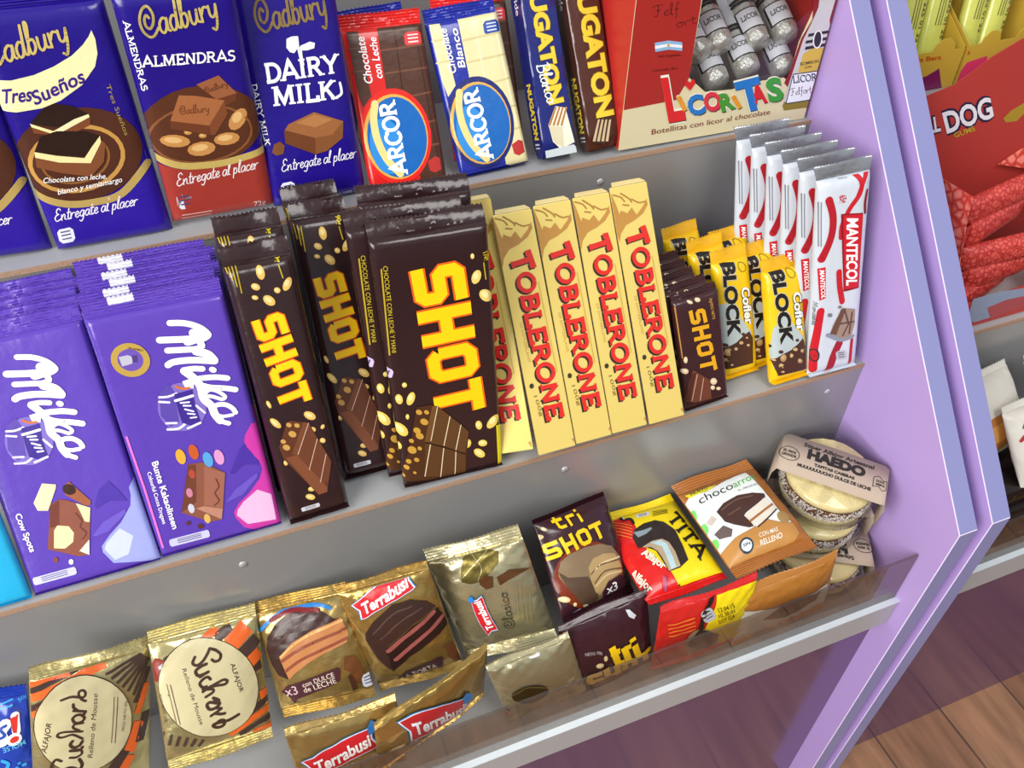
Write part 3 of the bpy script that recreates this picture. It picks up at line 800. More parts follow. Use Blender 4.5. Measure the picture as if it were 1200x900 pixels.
  ('p','badge','B8302C',2,[(18,16.7),(24.9,19.6),(28.5,17.9),(28.4,8.7),(22.6,6.7),(18.6,9)]),
 ],
 'A2': [
  ('p','picture','4E2C1E',1,[(-4.5,121.8),(33.1,122.5),(36.1,9.9),(31.6,-5.9),(9.5,2.2),(10.6,61.1),(-5.8,74.1)]),
  ('p','picture','4E2C1E',1,[(-28.9,121.6),(-20,121.1),(-18.7,72.5),(-27.1,64.8),(-28.9,76.9)]),
  ('s','picture','6E4430',2,1.67,0,0,[(-4.5,105.1),(34.2,106.3)]),
  ('s','picture','6E4430',2,1.58,0,0,[(-4.3,88),(34.7,88.9)]),
  ('s','picture','6E4430',2,1.58,0,0,[(12,68.7),(35,70.2)]),
  ('s','picture','6E4430',2,1.61,0,0,[(17.6,46.8),(35.3,47.9)]),
  ('s','picture','6E4430',2,1.67,0,0,[(17.9,28.7),(36,29.5)]),
  ('s','picture','34190F',2,1.08,0,0,[(9,121.5),(7.2,74.7)]),
  ('s','picture','34190F',2,1.2,0,0,[(25.3,122),(27.1,18.1)]),
  ('s','picture','6E4430',2,1.28,0,0,[(-29.9,108.8),(-19.8,108.8)]),
  ('s','picture','6E4430',2,1.3,0,0,[(-30.4,92.1),(-19.7,91.9)]),
  ('p','emblem','E2231A',3,[(24.7,39.8),(24,32.5),(22.1,25.4),(19.1,18.8),(15.2,13.1),(10.5,8.4),(5.2,5),(-0.4,2.9),(-6.3,2.3),(-12,3.1),(-17.4,5.4),(-22.3,9),(-26.5,13.8),(-29.8,19.5),(-32.2,26),(-33.5,33),(-33.6,40.2),(-32.7,47.3),(-30.8,54.1),(-27.8,60.4),(-24,65.8),(-19.5,70.3),(-14.4,73.7),(-9,75.8),(-3.4,76.5),(2.2,75.9),(7.6,73.9),(12.5,70.5),(16.8,66),(20.3,60.5),(22.9,54.1),(24.4,47.1)]),
  ('p','emblem','D8A84A',4,[(21.8,39.4),(21.1,32.8),(19.4,26.5),(16.7,20.7),(13.2,15.6),(8.9,11.4),(4.2,8.3),(-0.9,6.5),(-6.2,5.9),(-11.4,6.7),(-16.3,8.7),(-20.7,11.9),(-24.5,16.2),(-27.5,21.3),(-29.6,27.1),(-30.8,33.3),(-31,39.7),(-30.1,46.1),(-28.4,52.2),(-25.7,57.8),(-22.3,62.7),(-18.2,66.7),(-13.6,69.7),(-8.7,71.6),(-3.6,72.2),(1.5,71.6),(6.3,69.8),(10.8,66.9),(14.6,62.8),(17.8,57.9),(20.1,52.2),(21.4,45.9)]),
  ('p','emblem','0C62B4',5,[(20.7,38.8),(20.1,32.6),(18.5,26.7),(16,21.1),(12.7,16.3),(8.8,12.3),(4.4,9.4),(-0.4,7.7),(-5.3,7.2),(-10.1,7.9),(-14.6,9.8),(-18.7,12.8),(-22.3,16.8),(-25.1,21.7),(-27,27.2),(-28.1,33),(-28.3,39.1),(-27.5,45.2),(-25.9,51),(-23.4,56.3),(-20.2,60.9),(-16.4,64.7),(-12.2,67.6),(-7.6,69.4),(-2.8,70),(1.9,69.4),(6.4,67.7),(10.5,64.9),(14.1,61),(17,56.3),(19.2,50.9),(20.4,45)]),
  ('p','emblem','2C8AD8',6,[(-0,33.9),(-0.3,28.1),(-1.5,22.7),(-3.5,17.9),(-6.2,14.2),(-9.5,11.8),(-13,10.8),(-16.6,11.4),(-19.9,13.5),(-22.9,16.9),(-25.1,21.4),(-26.6,26.7),(-27.2,32.4),(-26.9,38.1),(-25.7,43.4),(-23.7,48.1),(-21,51.7),(-17.8,54.1),(-14.4,55),(-10.9,54.5),(-7.5,52.6),(-4.6,49.3),(-2.3,44.9),(-0.7,39.6)]),
  ('s','emblem','EBD58A',7,5.99,1,0,[(-17.1,66.4),(-20.5,54.1),(-20.2,38.6),(-15.6,23.3),(-6.6,10.3)]),
  ('t','lettering','FFFFFF',8,'ARCOR','slab',(-0.3,10.2),(-0.4,56.3),(-13.3,-0.3),0.2),
  ('t','lettering','FFFFFF',4,'Chocolate','sans',(-15.5,81.8),(-0.5,34.7),(-6.4,0.8),0.015),
  ('t','lettering','FFFFFF',4,'Blanco','sans',(-7.1,84.7),(0.4,30.5),(-5.9,0.8),0.015),
  ('p','badge','D84040',2,[(17.7,105.7),(27,105.7),(29.5,107.9),(29.8,114.5),(27.5,116.6),(18.3,116.6),(15.8,114.4),(15.4,107.9)]),
  ('s','badge','F4D8D8',3,1.12,0,0,[(18.3,109),(26.7,109)]),
  ('s','badge','F4D8D8',3,1.01,0,0,[(18.4,111.7),(26.9,111.7)]),
  ('s','badge','F4D8D8',3,1,0,0,[(18.6,114.2),(27,114.2)]),
  ('p','badge','B8302C',2,[(18,16.7),(24.9,19.6),(28.5,17.9),(28.4,8.7),(22.6,6.7),(18.6,9)]),
 ],
 'N1': [
  ('t','lettering','8A6A10',2,'NUGATON','sans',(-8.2,144.5),(4.5,-102),(12.3,0.6),0.07),
  ('t','lettering','E6CB3A',3,'NUGATON','sans',(-8.2,144.5),(4.5,-102),(12.3,0.6),0.05),
  ('t','lettering','E8F0F0',5,'Blanco','script',(-11.1,75.6),(5,-31.8),(11.6,1.3),0.09),
  ('p','picture','EDE8D2',2,[(-7.9,27.2),(0.8,41),(9.6,38.4),(13.8,9.2),(0.3,5.6),(-6,12.7)]),
  ('p','picture','B07840',3,[(-7.9,26.8),(0.7,40.6),(2.2,40.1),(-6.2,26)]),
  ('p','picture','B07840',3,[(-4.3,26.2),(3.8,40.1),(5.3,39.6),(-2.6,25.4)]),
  ('p','picture','B07840',3,[(-0.7,25.6),(6.9,39.6),(8.4,39.1),(1,24.8)]),
  ('p','picture','B07840',3,[(2.9,24.9),(10,39.1),(11.5,38.6),(4.6,24.2)]),
  ('p','picture','D8D0B0',3,[(-8,26.3),(4.6,23.7),(3.6,6.2),(-5.1,12)]),
  ('p','picture','C9D2D6',2,[(-14.3,6.5),(12.7,7.5),(18.1,-1.3),(-14.5,-2.6)]),
 ],
 'N2': [
  ('t','lettering','8A6A10',2,'NUGATON','sans',(-5.1,142.9),(1.2,-116.6),(14.9,-0.1),0.07),
  ('t','lettering','E6CB3A',3,'NUGATON','sans',(-5.1,142.9),(1.2,-116.6),(14.9,-0.1),0.05),
  ('p','picture','3A2418',2,[(-12.8,8),(-4,25.6),(10.2,24.7),(7.7,10.6),(-1.8,4)]),
  ('p','picture','C8B08A',3,[(-12.1,8.6),(-4.1,25.1),(-2.2,25),(-9.7,7.8)]),
  ('p','picture','C8B08A',3,[(-8.1,7.7),(-0.6,24.4),(1.3,24.3),(-5.7,7)]),
  ('p','picture','C8B08A',3,[(-4.1,6.9),(2.8,23.7),(4.7,23.6),(-1.7,6.2)]),
  ('p','picture','C8B08A',3,[(-0.1,6.1),(6.3,23),(8.2,22.9),(2.3,5.3)]),
 ],
 'M2': [
  ('s','lettering','FFFFFF',4,4.33,1,0,[(6.2,175.4),(15.6,173.1),(23.9,168.3),(28.3,162.5),(27.3,160.6),(22.7,159.2)]),
  ('s','lettering','FFFFFF',4,4.74,1,0,[(23,160.5),(10.9,162.3),(-3.2,165)]),
  ('s','lettering','FFFFFF',4,6.18,1,0,[(19.3,165.1),(26.2,161.9),(14.2,159.9)]),
  ('s','lettering','FFFFFF',4,4.33,1,0,[(-0.2,156.6),(9.1,154.9),(18.3,153.4),(22.5,154.7),(21.4,158.2)]),
  ('s','lettering','FFFFFF',4,4.74,1,0,[(-2.5,146.3),(1.4,147.5),(10.8,146.6),(19.9,144.3),(28.1,141.7)]),
  ('s','lettering','FFFFFF',4,5.78,1,0,[(17.8,151.6),(24.7,147.8),(27.8,142.4)]),
  ('s','lettering','FFFFFF',4,4.12,1,0,[(18.7,138.1),(12.9,139.7),(6.5,140.2)]),
  ('s','lettering','FFFFFF',4,5.53,1,0,[(6.6,139.5),(11.3,133),(14.3,125.6),(14.1,116.2),(17.8,109.5),(18.6,102.5),(21,96.6)]),
  ('p','lettering','FFFFFF',4,[(27.5,134.5),(27.1,133.9),(26.5,133.6),(25.8,133.5),(25.1,133.6),(24.3,133.9),(23.7,134.4),(23.2,135.1),(22.9,135.8),(22.8,136.5),(23,137.1),(23.4,137.6),(24,138),(24.7,138.1),(25.5,138),(26.3,137.7),(26.9,137.2),(27.4,136.5),(27.7,135.8),(27.7,135.1)]),
  ('s','lettering','FFFFFF',4,4.12,1,0,[(11.9,131.8),(18.6,131.2),(26.2,129.8),(33.4,127.2)]),
  ('s','lettering','FFFFFF',4,4.13,1,0,[(14.6,126.7),(20.6,123.2),(29.9,120.2),(36.8,117.3)]),
  ('s','lettering','FFFFFF',4,2.68,1,0,[(16.4,120.1),(20.2,121.5),(24.6,119),(28.6,114),(26,112.5),(20.8,115.8),(16.3,117.6)]),
  ('s','lettering','FFFFFF',4,3.5,1,0,[(17.9,106.1),(21.1,108.9),(26.9,108),(31.1,104.2),(32.8,100)]),
  ('s','lettering','FFFFFF',4,2.47,1,0,[(19.4,102),(23.8,99.3),(30.3,98.7)]),
  ('s','lettering','FFFFFF',4,3.5,1,0,[(18.8,99.5),(22.4,95.4),(26.2,92.9)]),
  ('p','emblem','B99A4A',3,[(-14,149),(-15.6,146.7),(-17.6,144.9),(-20,143.7),(-22.6,143),(-25.4,143),(-28.1,143.6),(-30.6,144.8),(-32.8,146.5),(-34.7,148.7),(-36,151.2),(-36.7,153.9),(-36.9,156.6),(-36.5,159.3),(-35.5,161.8),(-33.9,164),(-32,165.8),(-29.6,167),(-27,167.7),(-24.4,167.7),(-21.7,167.2),(-19.2,166.1),(-16.9,164.4),(-15.1,162.3),(-13.7,159.8),(-12.9,157.1),(-12.6,154.3),(-13,151.5)]),
  ('p','emblem','6A50B0',4,[(-17.8,151.2),(-19,149.6),(-20.6,148.3),(-22.5,147.6),(-24.5,147.4),(-26.6,147.7),(-28.6,148.6),(-30.2,149.9),(-31.6,151.7),(-32.4,153.6),(-32.8,155.7),(-32.6,157.8),(-31.9,159.7),(-30.7,161.3),(-29.1,162.5),(-27.2,163.2),(-25.2,163.5),(-23.1,163.1),(-21.2,162.3),(-19.5,161),(-18.1,159.3),(-17.3,157.3),(-16.9,155.2),(-17.1,153.1)]),
  ('p','emblem','B8B8C8',5,[(-31.4,159.2),(-25.4,159.3),(-22.8,157.1),(-24.4,152.7),(-31,152.2)]),
  ('p','emblem','4A3A78',5,[(-23.4,158.3),(-19.8,157.9),(-20.7,152.9),(-23.7,153.6)]),
  ('t','emblem','5A4420',5,'100% ALPENMILCH','sans',(-24.4,163.5),(8.8,-3.9),(0.6,1.3),0.01),
  ('p','picture','7E6CC0',2,[(11.9,103.3),(9.4,100),(6.4,97.5),(2.9,95.8),(-0.7,95),(-4.4,95.1),(-7.9,96.2),(-11.1,98.1),(-13.8,100.8),(-15.8,104.1),(-17.1,107.9),(-17.7,111.9),(-17.4,116),(-16.3,120),(-14.5,123.6),(-12.1,126.7),(-9.1,129.1),(-5.7,130.8),(-2.2,131.7),(1.4,131.6),(4.9,130.7),(8.1,128.9),(10.8,126.3),(12.9,123),(14.3,119.3),(15,115.2),(14.7,111.1),(13.7,107)]),
  ('p','picture','5A46A6',3,[(-13.2,127.8),(-5.4,132.3),(-3.3,125.2),(-5.1,114.5),(-6,103.5),(-12.6,100.8),(-16.7,110.9)]),
  ('s','picture','E6E4F6',4,1.65,1,0,[(-14.1,124.5),(-8.6,123.5),(-2.6,124.4)]),
  ('s','picture','E6E4F6',4,1.65,1,0,[(-15,121.2),(-8.8,119.1)]),
  ('s','picture','E6E4F6',4,1.65,1,0,[(-14.6,104.2),(-8.2,102.7)]),
  ('s','picture','E6E4F6',4,1.84,1,0,[(-14.9,99.4),(-7.4,98.2),(-0.5,102)]),
  ('s','picture','E6E4F6',4,1.53,1,0,[(8,112.1),(12.3,105.3)]),
  ('s','picture','E6E4F6',4,1.65,1,0,[(-1.8,96.6),(7.6,98.6)]),
  ('p','picture','3E2A8C',5,[(-4.1,124.3),(8.4,124.9),(7.3,112.3),(7.9,99.7),(0.5,98.2),(-4.4,101.9),(-4.7,112.2)]),
  ('s','picture','EEEEFA',6,2.06,1,0,[(-4.4,119.4),(1,119.6),(7.5,120.1)]),
  ('s','picture','D8702A',6,1.65,1,0,[(-1.7,129.7),(2,127.1),(6.7,126.5)]),
  ('p','picture','E8E8F4',5,[(3.3,132.3),(9.3,133),(10.8,129.3),(9.3,125.2),(4.1,127.7)]),
  ('s','picture','F4F4FF',7,1.24,1,0,[(-1.6,116.9),(4,116)]),
  ('s','picture','F4F4FF',7,1.24,1,0,[(-0.3,114.4),(4.3,113.1)]),
  ('s','picture','F4F4FF',7,1.24,1,0,[(-0,111.5),(5.1,108.4)]),
  ('s','picture','F4F4FF',7,1.09,1,0,[(1,107.8),(5.5,106)]),
  ('s','picture','F4F4FF',7,1.09,1,0,[(2,104.1),(5.9,103.6)]),
  ('s','side_print','E070C8',2,1.56,0,0,[(-42.4,101.4),(-41.7,58.2),(-42.1,7.6)]),
  ('p','picture','4A329E',2,[(29.2,70.9),(32.8,73.8),(37,64.6),(40.4,54.2),(28.5,57.8),(20.2,52.2),(17.6,53)]),
  ('p','picture','6A54BE',3,[(9.5,31.1),(18.3,39.3),(36.8,48.5),(35.9,44.7),(22.9,33.7),(10.5,30.8)]),
  ('p','wrapper_band','C83CA4',2,[(41.3,88.3),(35.2,80.9),(33.2,75.6),(34.8,67.9),(40,57.7),(41,50.6),(37.3,42.9),(27.5,33.6),(17.8,27.1),(12.9,21),(12.9,16.1),(17.1,6.3),(47.8,-15.8),(65.7,10.2),(53.7,87.5)]),
  ('p','wrapper_band','E8B8DC',3,[(33.6,34.5),(21.4,27.3),(16,22.1),(14.4,17.7),(20.4,8),(41.4,5.3),(42.7,27.4)]),
  ('p','picture','E0A83A',4,[(-8.7,76.8),(-8.8,74.9),(-9.2,73.1),(-9.8,71.6),(-10.7,70.6),(-11.6,70.2),(-12.6,70.4),(-13.6,71.2),(-14.3,72.5),(-14.9,74.1),(-15.1,76),(-15,77.9),(-14.7,79.7),(-14,81.1),(-13.2,82.1),(-12.2,82.5),(-11.2,82.4),(-10.3,81.6),(-9.5,80.3),(-9,78.7)]),
  ('p','picture','C45A2A',4,[(0.6,77.9),(0.5,76),(0.2,74.2),(-0.5,72.8),(-1.3,71.8),(-2.3,71.3),(-3.3,71.5),(-4.3,72.3),(-5,73.6),(-5.6,75.3),(-5.8,77.2),(-5.8,79.1),(-5.4,80.9),(-4.8,82.3),(-3.9,83.3),(-3,83.7),(-2,83.5),(-1,82.8),(-0.2,81.5),(0.3,79.8)]),
  ('p','picture','58A0D8',4,[(8.7,69.3),(8.7,67.3),(8.3,65.5),(7.7,64),(6.8,63),(5.8,62.6),(4.8,62.8),(3.8,63.6),(3,64.9),(2.5,66.6),(2.2,68.5),(2.2,70.5),(2.6,72.3),(3.2,73.7),(4.1,74.7),(5.1,75.2),(6.1,75),(7,74.2),(7.8,72.9),(8.4,71.2)]),
  ('p','picture','D896C8',4,[(16.6,68.9),(16.6,67),(16.2,65.1),(15.6,63.6),(14.7,62.6),(13.7,62.2),(12.7,62.4),(11.7,63.2),(10.9,64.5),(10.3,66.2),(10.1,68.2),(10.1,70.1),(10.5,71.9),(11.1,73.4),(11.9,74.4),(12.9,74.8),(13.9,74.6),(14.9,73.8),(15.7,72.5),(16.3,70.8)]),
  ('p','picture','8A5442',4,[(-8.5,69.2),(1.4,67.8),(14.5,55.1),(3.3,17.9),(-5.1,18.5),(-22.6,32.3)]),
  ('p','picture','9C6450',5,[(1.7,64.5),(14.4,54.7),(6.1,26.7),(-6,33.4)]),
  ('p','picture','6E3E30',5,[(-8.6,68.9),(-3.4,67.4),(-10.6,37.6),(-22.6,32.5)]),
  ('p','picture','B8846E',6,[(-6.2,32.8),(6,26.5),(3.1,18.2),(-11.9,32.6)]),
  ('s','picture','6A3C30',7,1.02,1,0,[(7.1,52.2),(7.7,45.3),(3.8,41.1),(5,34),(0.9,31.2)]),
  ('p','picture','B0483A',6,[(-5.8,60.9),(-5.9,59.7),(-6.2,58.6),(-6.7,57.8),(-7.4,57.2),(-8,57),(-8.7,57.2),(-9.3,57.8),(-9.7,58.6),(-10,59.6),(-10.1,60.8),(-10,62),(-9.6,63.1),(-9.1,63.9),(-8.5,64.4),(-7.9,64.6),(-7.2,64.5),(-6.6,63.9),(-6.1,63.1),(-5.9,62)]),
  ('p','picture','C87E9A',6,[(-11.2,46.6),(-11.3,45.4),(-11.6,44.3),(-12.1,43.4),(-12.8,42.9),(-13.4,42.7),(-14.1,42.9),(-14.7,43.4),(-15.1,44.3),(-15.4,45.4),(-15.5,46.6),(-15.3,47.7),(-15,48.8),(-14.5,49.7),(-13.9,50.2),(-13.2,50.4),(-12.6,50.2),(-12,49.7),(-11.5,48.8),(-11.2,47.8)]),
  ('p','picture','C8C8D8',6,[(-13.1,33.7),(-13.2,32.4),(-13.5,31.4),(-14,30.5),(-14.7,29.9),(-15.3,29.7),(-16,29.9),(-16.6,30.5),(-17.1,31.4),(-17.3,32.5),(-17.4,33.7),(-17.3,34.9),(-16.9,36),(-16.4,36.8),(-15.8,37.4),(-15.1,37.6),(-14.5,37.4),(-13.9,36.8),(-13.4,36),(-13.1,34.9)]),
  ('p','picture','D8B060',6,[(-4.4,21.9),(-4.5,20.6),(-4.8,19.5),(-5.3,18.7),(-6,18.1),(-6.7,17.9),(-7.3,18.1),(-7.9,18.7),(-8.4,19.6),(-8.7,20.7),(-8.8,21.9),(-8.6,23.1),(-8.3,24.2),(-7.8,25.1),(-7.2,25.7),(-6.5,25.9),(-5.8,25.7),(-5.2,25.1),(-4.7,24.2),(-4.4,23.1)]),
  ('p','picture','5A3428',4,[(-18.6,21.9),(-18.8,21.4),(-19.2,21),(-19.6,20.7),(-20.1,20.5),(-20.5,20.6),(-21,20.9),(-21.3,21.2),(-21.5,21.7),(-21.6,22.3),(-21.6,22.9),(-21.3,23.4),(-21,23.8),(-20.6,24.1),(-20.1,24.2),(-19.7,24.2),(-19.2,23.9),(-18.9,23.5),(-18.7,23),(-18.6,22.5)]),
  ('p','picture','5A3428',4,[(-10.5,16.4),(-10.7,15.8),(-11.2,15.3),(-11.7,15),(-12.4,14.9),(-13.1,15),(-13.7,15.4),(-14.2,15.9),(-14.6,16.5),(-14.7,17.1),(-14.7,17.8),(-14.4,18.4),(-14,18.9),(-13.4,19.2),(-12.7,19.3),(-12.1,19.1),(-11.4,18.8),(-10.9,18.3),(-10.6,17.7),(-10.4,17.1)]),
  ('t','lettering','FFFFFF',4,'Bunte Kakaolinsen','sans',(-31.6,77.4),(-0.2,-56.7),(4.2,0.3),0.022),
  ('t','lettering','FFFFFF',4,'Colourful Cocoa Dragees','sans',(-36.6,70.6),(-0.6,-43.6),(2.7,0.2),0.012),
  ('p','badge','C8C8E8',2,[(-35.9,6.7),(-9.2,6.1),(-8.1,7.4),(-8,11.2),(-9,12.6),(-35.6,13.1),(-36.7,11.9),(-36.9,8.1)]),
  ('s','badge','3A3070',3,0.57,0,0,[(-31.2,8.6),(-13.9,8.2)]),
  ('s','badge','3A3070',3,0.62,0,0,[(-31.1,10.2),(-13.9,9.8)]),
  ('s','badge','3A3070',3,0.5,0,0,[(-31,11.6),(-13.8,11.2)]),
 ],
 'M1': [
  ('s','lettering','FFFFFF',4,3.82,1,0,[(-1.9,171),(7,168.6),(14.7,163.7),(18.6,158),(17.5,156.2),(13,155)]),
  ('s','lettering','FFFFFF',4,4.74,1,0,[(13.4,156.2),(1.9,158.2),(-11.6,161.2)]),
  ('s','lettering','FFFFFF',4,6.18,1,0,[(10.1,160.7),(16.5,157.5),(4.9,155.9)]),
  ('s','lettering','FFFFFF',4,3.82,1,0,[(-9.1,153),(-0.3,151.2),(8.5,149.5),(12.6,150.7),(11.8,154.1)]),
  ('s','lettering','FFFFFF',4,4.74,1,0,[(-11.8,143.1),(-8,144.1),(0.9,143.1),(9.5,140.8),(17.1,138.1)]),
  ('s','lettering','FFFFFF',4,5.77,1,0,[(7.9,147.7),(14.2,144),(16.9,138.8)]),
  ('s','lettering','FFFFFF',4,3.64,1,0,[(8,134.9),(2.6,136.5),(-3.5,137.1)]),
  ('s','lettering','FFFFFF',4,4.95,1,0,[(-3.5,136.4),(0.6,130.2),(3.1,123.1),(2.4,114.2),(5.5,107.9),(5.8,101.3),(7.8,95.8)]),
  ('p','lettering','FFFFFF',4,[(16.2,131.2),(15.7,130.8),(15.2,130.4),(14.5,130.3),(13.8,130.5),(13.1,130.8),(12.5,131.3),(12.1,131.9),(11.8,132.6),(11.8,133.2),(12,133.9),(12.5,134.3),(13,134.6),(13.7,134.7),(14.5,134.6),(15.1,134.3),(15.7,133.8),(16.2,133.2),(16.4,132.5),(16.4,131.9)]),
  ('s','lettering','FFFFFF',4,4.12,1,0,[(1.2,129),(7.5,128.3),(14.6,126.9),(21.2,124.3)]),
  ('s','lettering','FFFFFF',4,4.12,1,0,[(3.4,124.1),(9,120.7),(17.5,117.7),(23.9,114.9)]),
  ('s','lettering','FFFFFF',4,2.48,1,0,[(4.8,117.8),(8.5,119.1),(12.5,116.7),(16,112),(13.4,110.5),(8.7,113.7),(4.5,115.5)]),
  ('s','lettering','FFFFFF',4,3.5,1,0,[(5.4,104.7),(8.6,107.2),(14,106.3),(17.8,102.8),(19,98.8)]),
  ('s','lettering','FFFFFF',4,2.87,1,0,[(6.6,100.8),(10.6,98.3),(16.7,97.6)]),
  ('s','lettering','FFFFFF',4,3.24,1,0,[(5.9,98.5),(9.1,94.7),(12.4,92.2)]),
  ('p','picture','7E6CC0',2,[(-0.4,102.1),(-2.9,99.2),(-5.9,96.8),(-9.3,95.3),(-12.8,94.6),(-16.3,94.7),(-19.6,95.8),(-22.5,97.6),(-24.9,100.2),(-26.7,103.3),(-27.7,106.9),(-28,110.7),(-27.6,114.5),(-26.4,118.3),(-24.5,121.6),(-22,124.6),(-19,126.9),(-15.7,128.4),(-12.3,129.1),(-8.8,129),(-5.6,128),(-2.6,126.3),(-0.2,123.8),(1.6,120.7),(2.8,117.1),(3.1,113.3),(2.7,109.4),(1.5,105.6)]),
  ('p','picture','5A46A6',3,[(-23,125.6),(-15.3,129.8),(-13.7,123),(-16,113),(-17.3,102.6),(-23.7,100.1),(-27.2,109.7)]),
  ('s','picture','E6E4F6',4,1.53,1,0,[(-24,122.5),(-18.8,121.5),(-13,122.3)]),
  ('s','picture','E6E4F6',4,1.46,1,0,[(-25,119.4),(-19.2,117.3)]),
  ('s','picture','E6E4F6',4,1.53,1,0,[(-25.5,103.3),(-19.4,101.9)]),
  ('s','picture','E6E4F6',4,1.46,1,0,[(-26,98.8),(-18.9,97.6),(-12.2,101.1)]),
  ('s','picture','E6E4F6',4,1.65,1,0,[(-3.6,110.5),(0,104)]),
  ('s','picture','E6E4F6',4,1.53,1,0,[(-13.8,96.1),(-4.7,97.8)]),
  ('p','picture','3E2A8C',5,[(-14.5,122.1),(-2.5,122.5),(-4.3,110.7),(-4.4,98.8),(-11.4,97.6),(-15.9,101.1),(-15.7,110.7)]),
  ('s','picture','EEEEFA',6,1.91,1,0,[(-15,117.5),(-9.8,117.6),(-3.6,118)]),
  ('s','picture','D8702A',6,1.53,1,0,[(-11.9,127.3),(-8.5,124.7),(-4.1,124)]),
  ('p','picture','E8E8F4',5,[(-7,129.6),(-1.3,130.2),(-0,126.6),(-1.7,122.8),(-6.5,125.2)]),
  ('s','picture','F4F4FF',7,1.24,1,0,[(-12.5,115.2),(-7.2,114.2)]),
  ('s','picture','F4F4FF',7,1.24,1,0,[(-11.4,112.7),(-7.1,111.5)]),
  ('s','picture','F4F4FF',7,1.24,1,0,[(-11.3,110),(-6.6,107)]),
  ('s','picture','F4F4FF',7,1.15,1,0,[(-10.5,106.5),(-6.3,104.8)]),
  ('s','picture','F4F4FF',7,1.24,1,0,[(-9.7,103.1),(-6.1,102.6)]),
  ('p','picture','4A329E',2,[(19.5,64.5),(27.8,69.2),(32.7,59.3),(35.6,51.1),(24,54.7),(14.6,51.5),(13.8,54.2)]),
  ('p','picture','6A54BE',3,[(5.6,32.2),(15.5,40.3),(33,45.8),(32,42.4),(17.3,32.4),(8.5,31.3)]),
  ('p','wrapper_band','98A0DC',2,[(39.6,60.8),(39.1,54.9),(36.6,47.1),(27.1,36.6),(16.3,29),(9.3,22.6),(8.7,17.9),(13.2,7.6),(48.5,-1.7),(48.5,28.6),(44.4,66.6)]),
  ('p','wrapper_band','C4CCEE',3,[(24.8,32.4),(12.7,24),(10.4,19.8),(14.8,9.6),(25,11.2),(31.9,23.9)]),
  ('p','picture','8A5040',4,[(-13.8,63.4),(-7.1,65.5),(-2.6,63.5),(10.6,53.4),(-0.4,19),(-7.5,20.1),(-25.2,31.6)]),
  ('p','picture','E6D8A8',5,[(2.4,59.6),(10.6,53.4),(7,43),(4.1,44.5),(3.4,52.6)]),
  ('p','picture','E6D8A8',5,[(-17,44),(-13.8,47),(-6.9,44.1),(-5.2,38.4),(-7.6,31.9),(-14.3,28.6),(-21,31.1)]),
  ('p','picture','EFE6D0',5,[(2.9,30.3),(-0.4,19),(-5.8,23.9)]),
  ('p','picture','70382E',5,[(-14,62.9),(-7.2,65),(-12.6,46.9),(-19.1,46.5)]),
  ('s','picture','6A3C30',7,0.81,1,0,[(0.3,52.4),(2.4,45.7),(0.1,41.6),(2.5,35.9),(-1.2,32.2)]),
  ('p','picture','E8DCB0',4,[(-23.5,67.6),(-14,80),(-5.7,76.7),(-6.8,73.7),(-16.3,59.4),(-22.6,61.4)]),
  ('p','picture','9A5A3A',4,[(-2.1,73.5),(2.9,76.5),(12.4,58.3),(11,55.1),(7.6,56.1),(-2.3,67.6)]),
  ('p','picture','3A2018',5,[(4.9,67.7),(4.1,66.9),(3,66.4),(1.7,66.3),(0.4,66.6),(-0.7,67.4),(-1.7,68.4),(-2.4,69.7),(-2.6,71.1),(-2.5,72.4),(-2,73.5),(-1.1,74.4),(-0,74.8),(1.2,74.9),(2.5,74.6),(3.7,73.8),(4.7,72.8),(5.3,71.5),(5.6,70.2),(5.5,68.9)]),
  ('p','picture','8A4A32',4,[(-21.1,21.6),(-21.4,21),(-21.7,20.5),(-22.2,20.2),(-22.7,20),(-23.1,20.1),(-23.5,20.3),(-23.8,20.7),(-24,21.3),(-24,21.9),(-23.9,22.6),(-23.6,23.2),(-23.3,23.6),(-22.8,24),(-22.3,24.1),(-21.9,24.1),(-21.5,23.8),(-21.2,23.4),(-21,22.9),(-21,22.3)]),
  ('p','picture','E8E8E8',4,[(-12,17.1),(-12.2,16.5),(-12.6,16),(-13.1,15.7),(-13.6,15.5),(-14.1,15.6),(-14.5,15.8),(-14.9,16.3),(-15.1,16.8),(-15.1,17.4),(-15,18.1),(-14.7,18.7),(-14.3,19.2),(-13.9,19.5),(-13.4,19.7),(-12.9,19.6),(-12.4,19.3),(-12.1,18.9),(-11.9,18.4),(-11.8,17.7)]),
  ('t','lettering','FFFFFF',4,'Cow Spots','sans',(-37.3,62.8),(0.8,-30.2),(3.9,0.6),0.02),
  ('p','badge','C8C8E8',2,[(-40.8,7.7),(-13.5,7.3),(-12.3,8.5),(-12.1,12.2),(-13.1,13.4),(-40.3,13.7),(-41.4,12.5),(-41.7,8.9)]),
  ('s','badge','3A3070',3,0.5,0,0,[(-35.8,9.4),(-18.2,9.2)]),
  ('s','badge','3A3070',3,0.5,0,0,[(-35.7,10.9),(-18.1,10.7)]),
  ('s','badge','3A3070',3,0.5,0,0,[(-35.6,12.3),(-18,12.1)]),
 ],
 'S1': [
  ('t','lettering','E8601C',3,'SHOT','block',(-15,165.9),(5.8,-71),(23.7,3),0.295),
  ('t','lettering','FFCE12',4,'SHOT','block',(-15,165.9),(5.8,-71),(23.7,3),0.225),
  ('p','picture','E0B860',2,[(2.5,198.6),(2.2,195.9),(1.1,194),(-0.3,193.2),(-1.7,193.8),(-2.8,195.7),(-3.3,198.2),(-2.9,200.8),(-1.9,202.7),(-0.5,203.5),(1,202.9),(2,201.1)]),
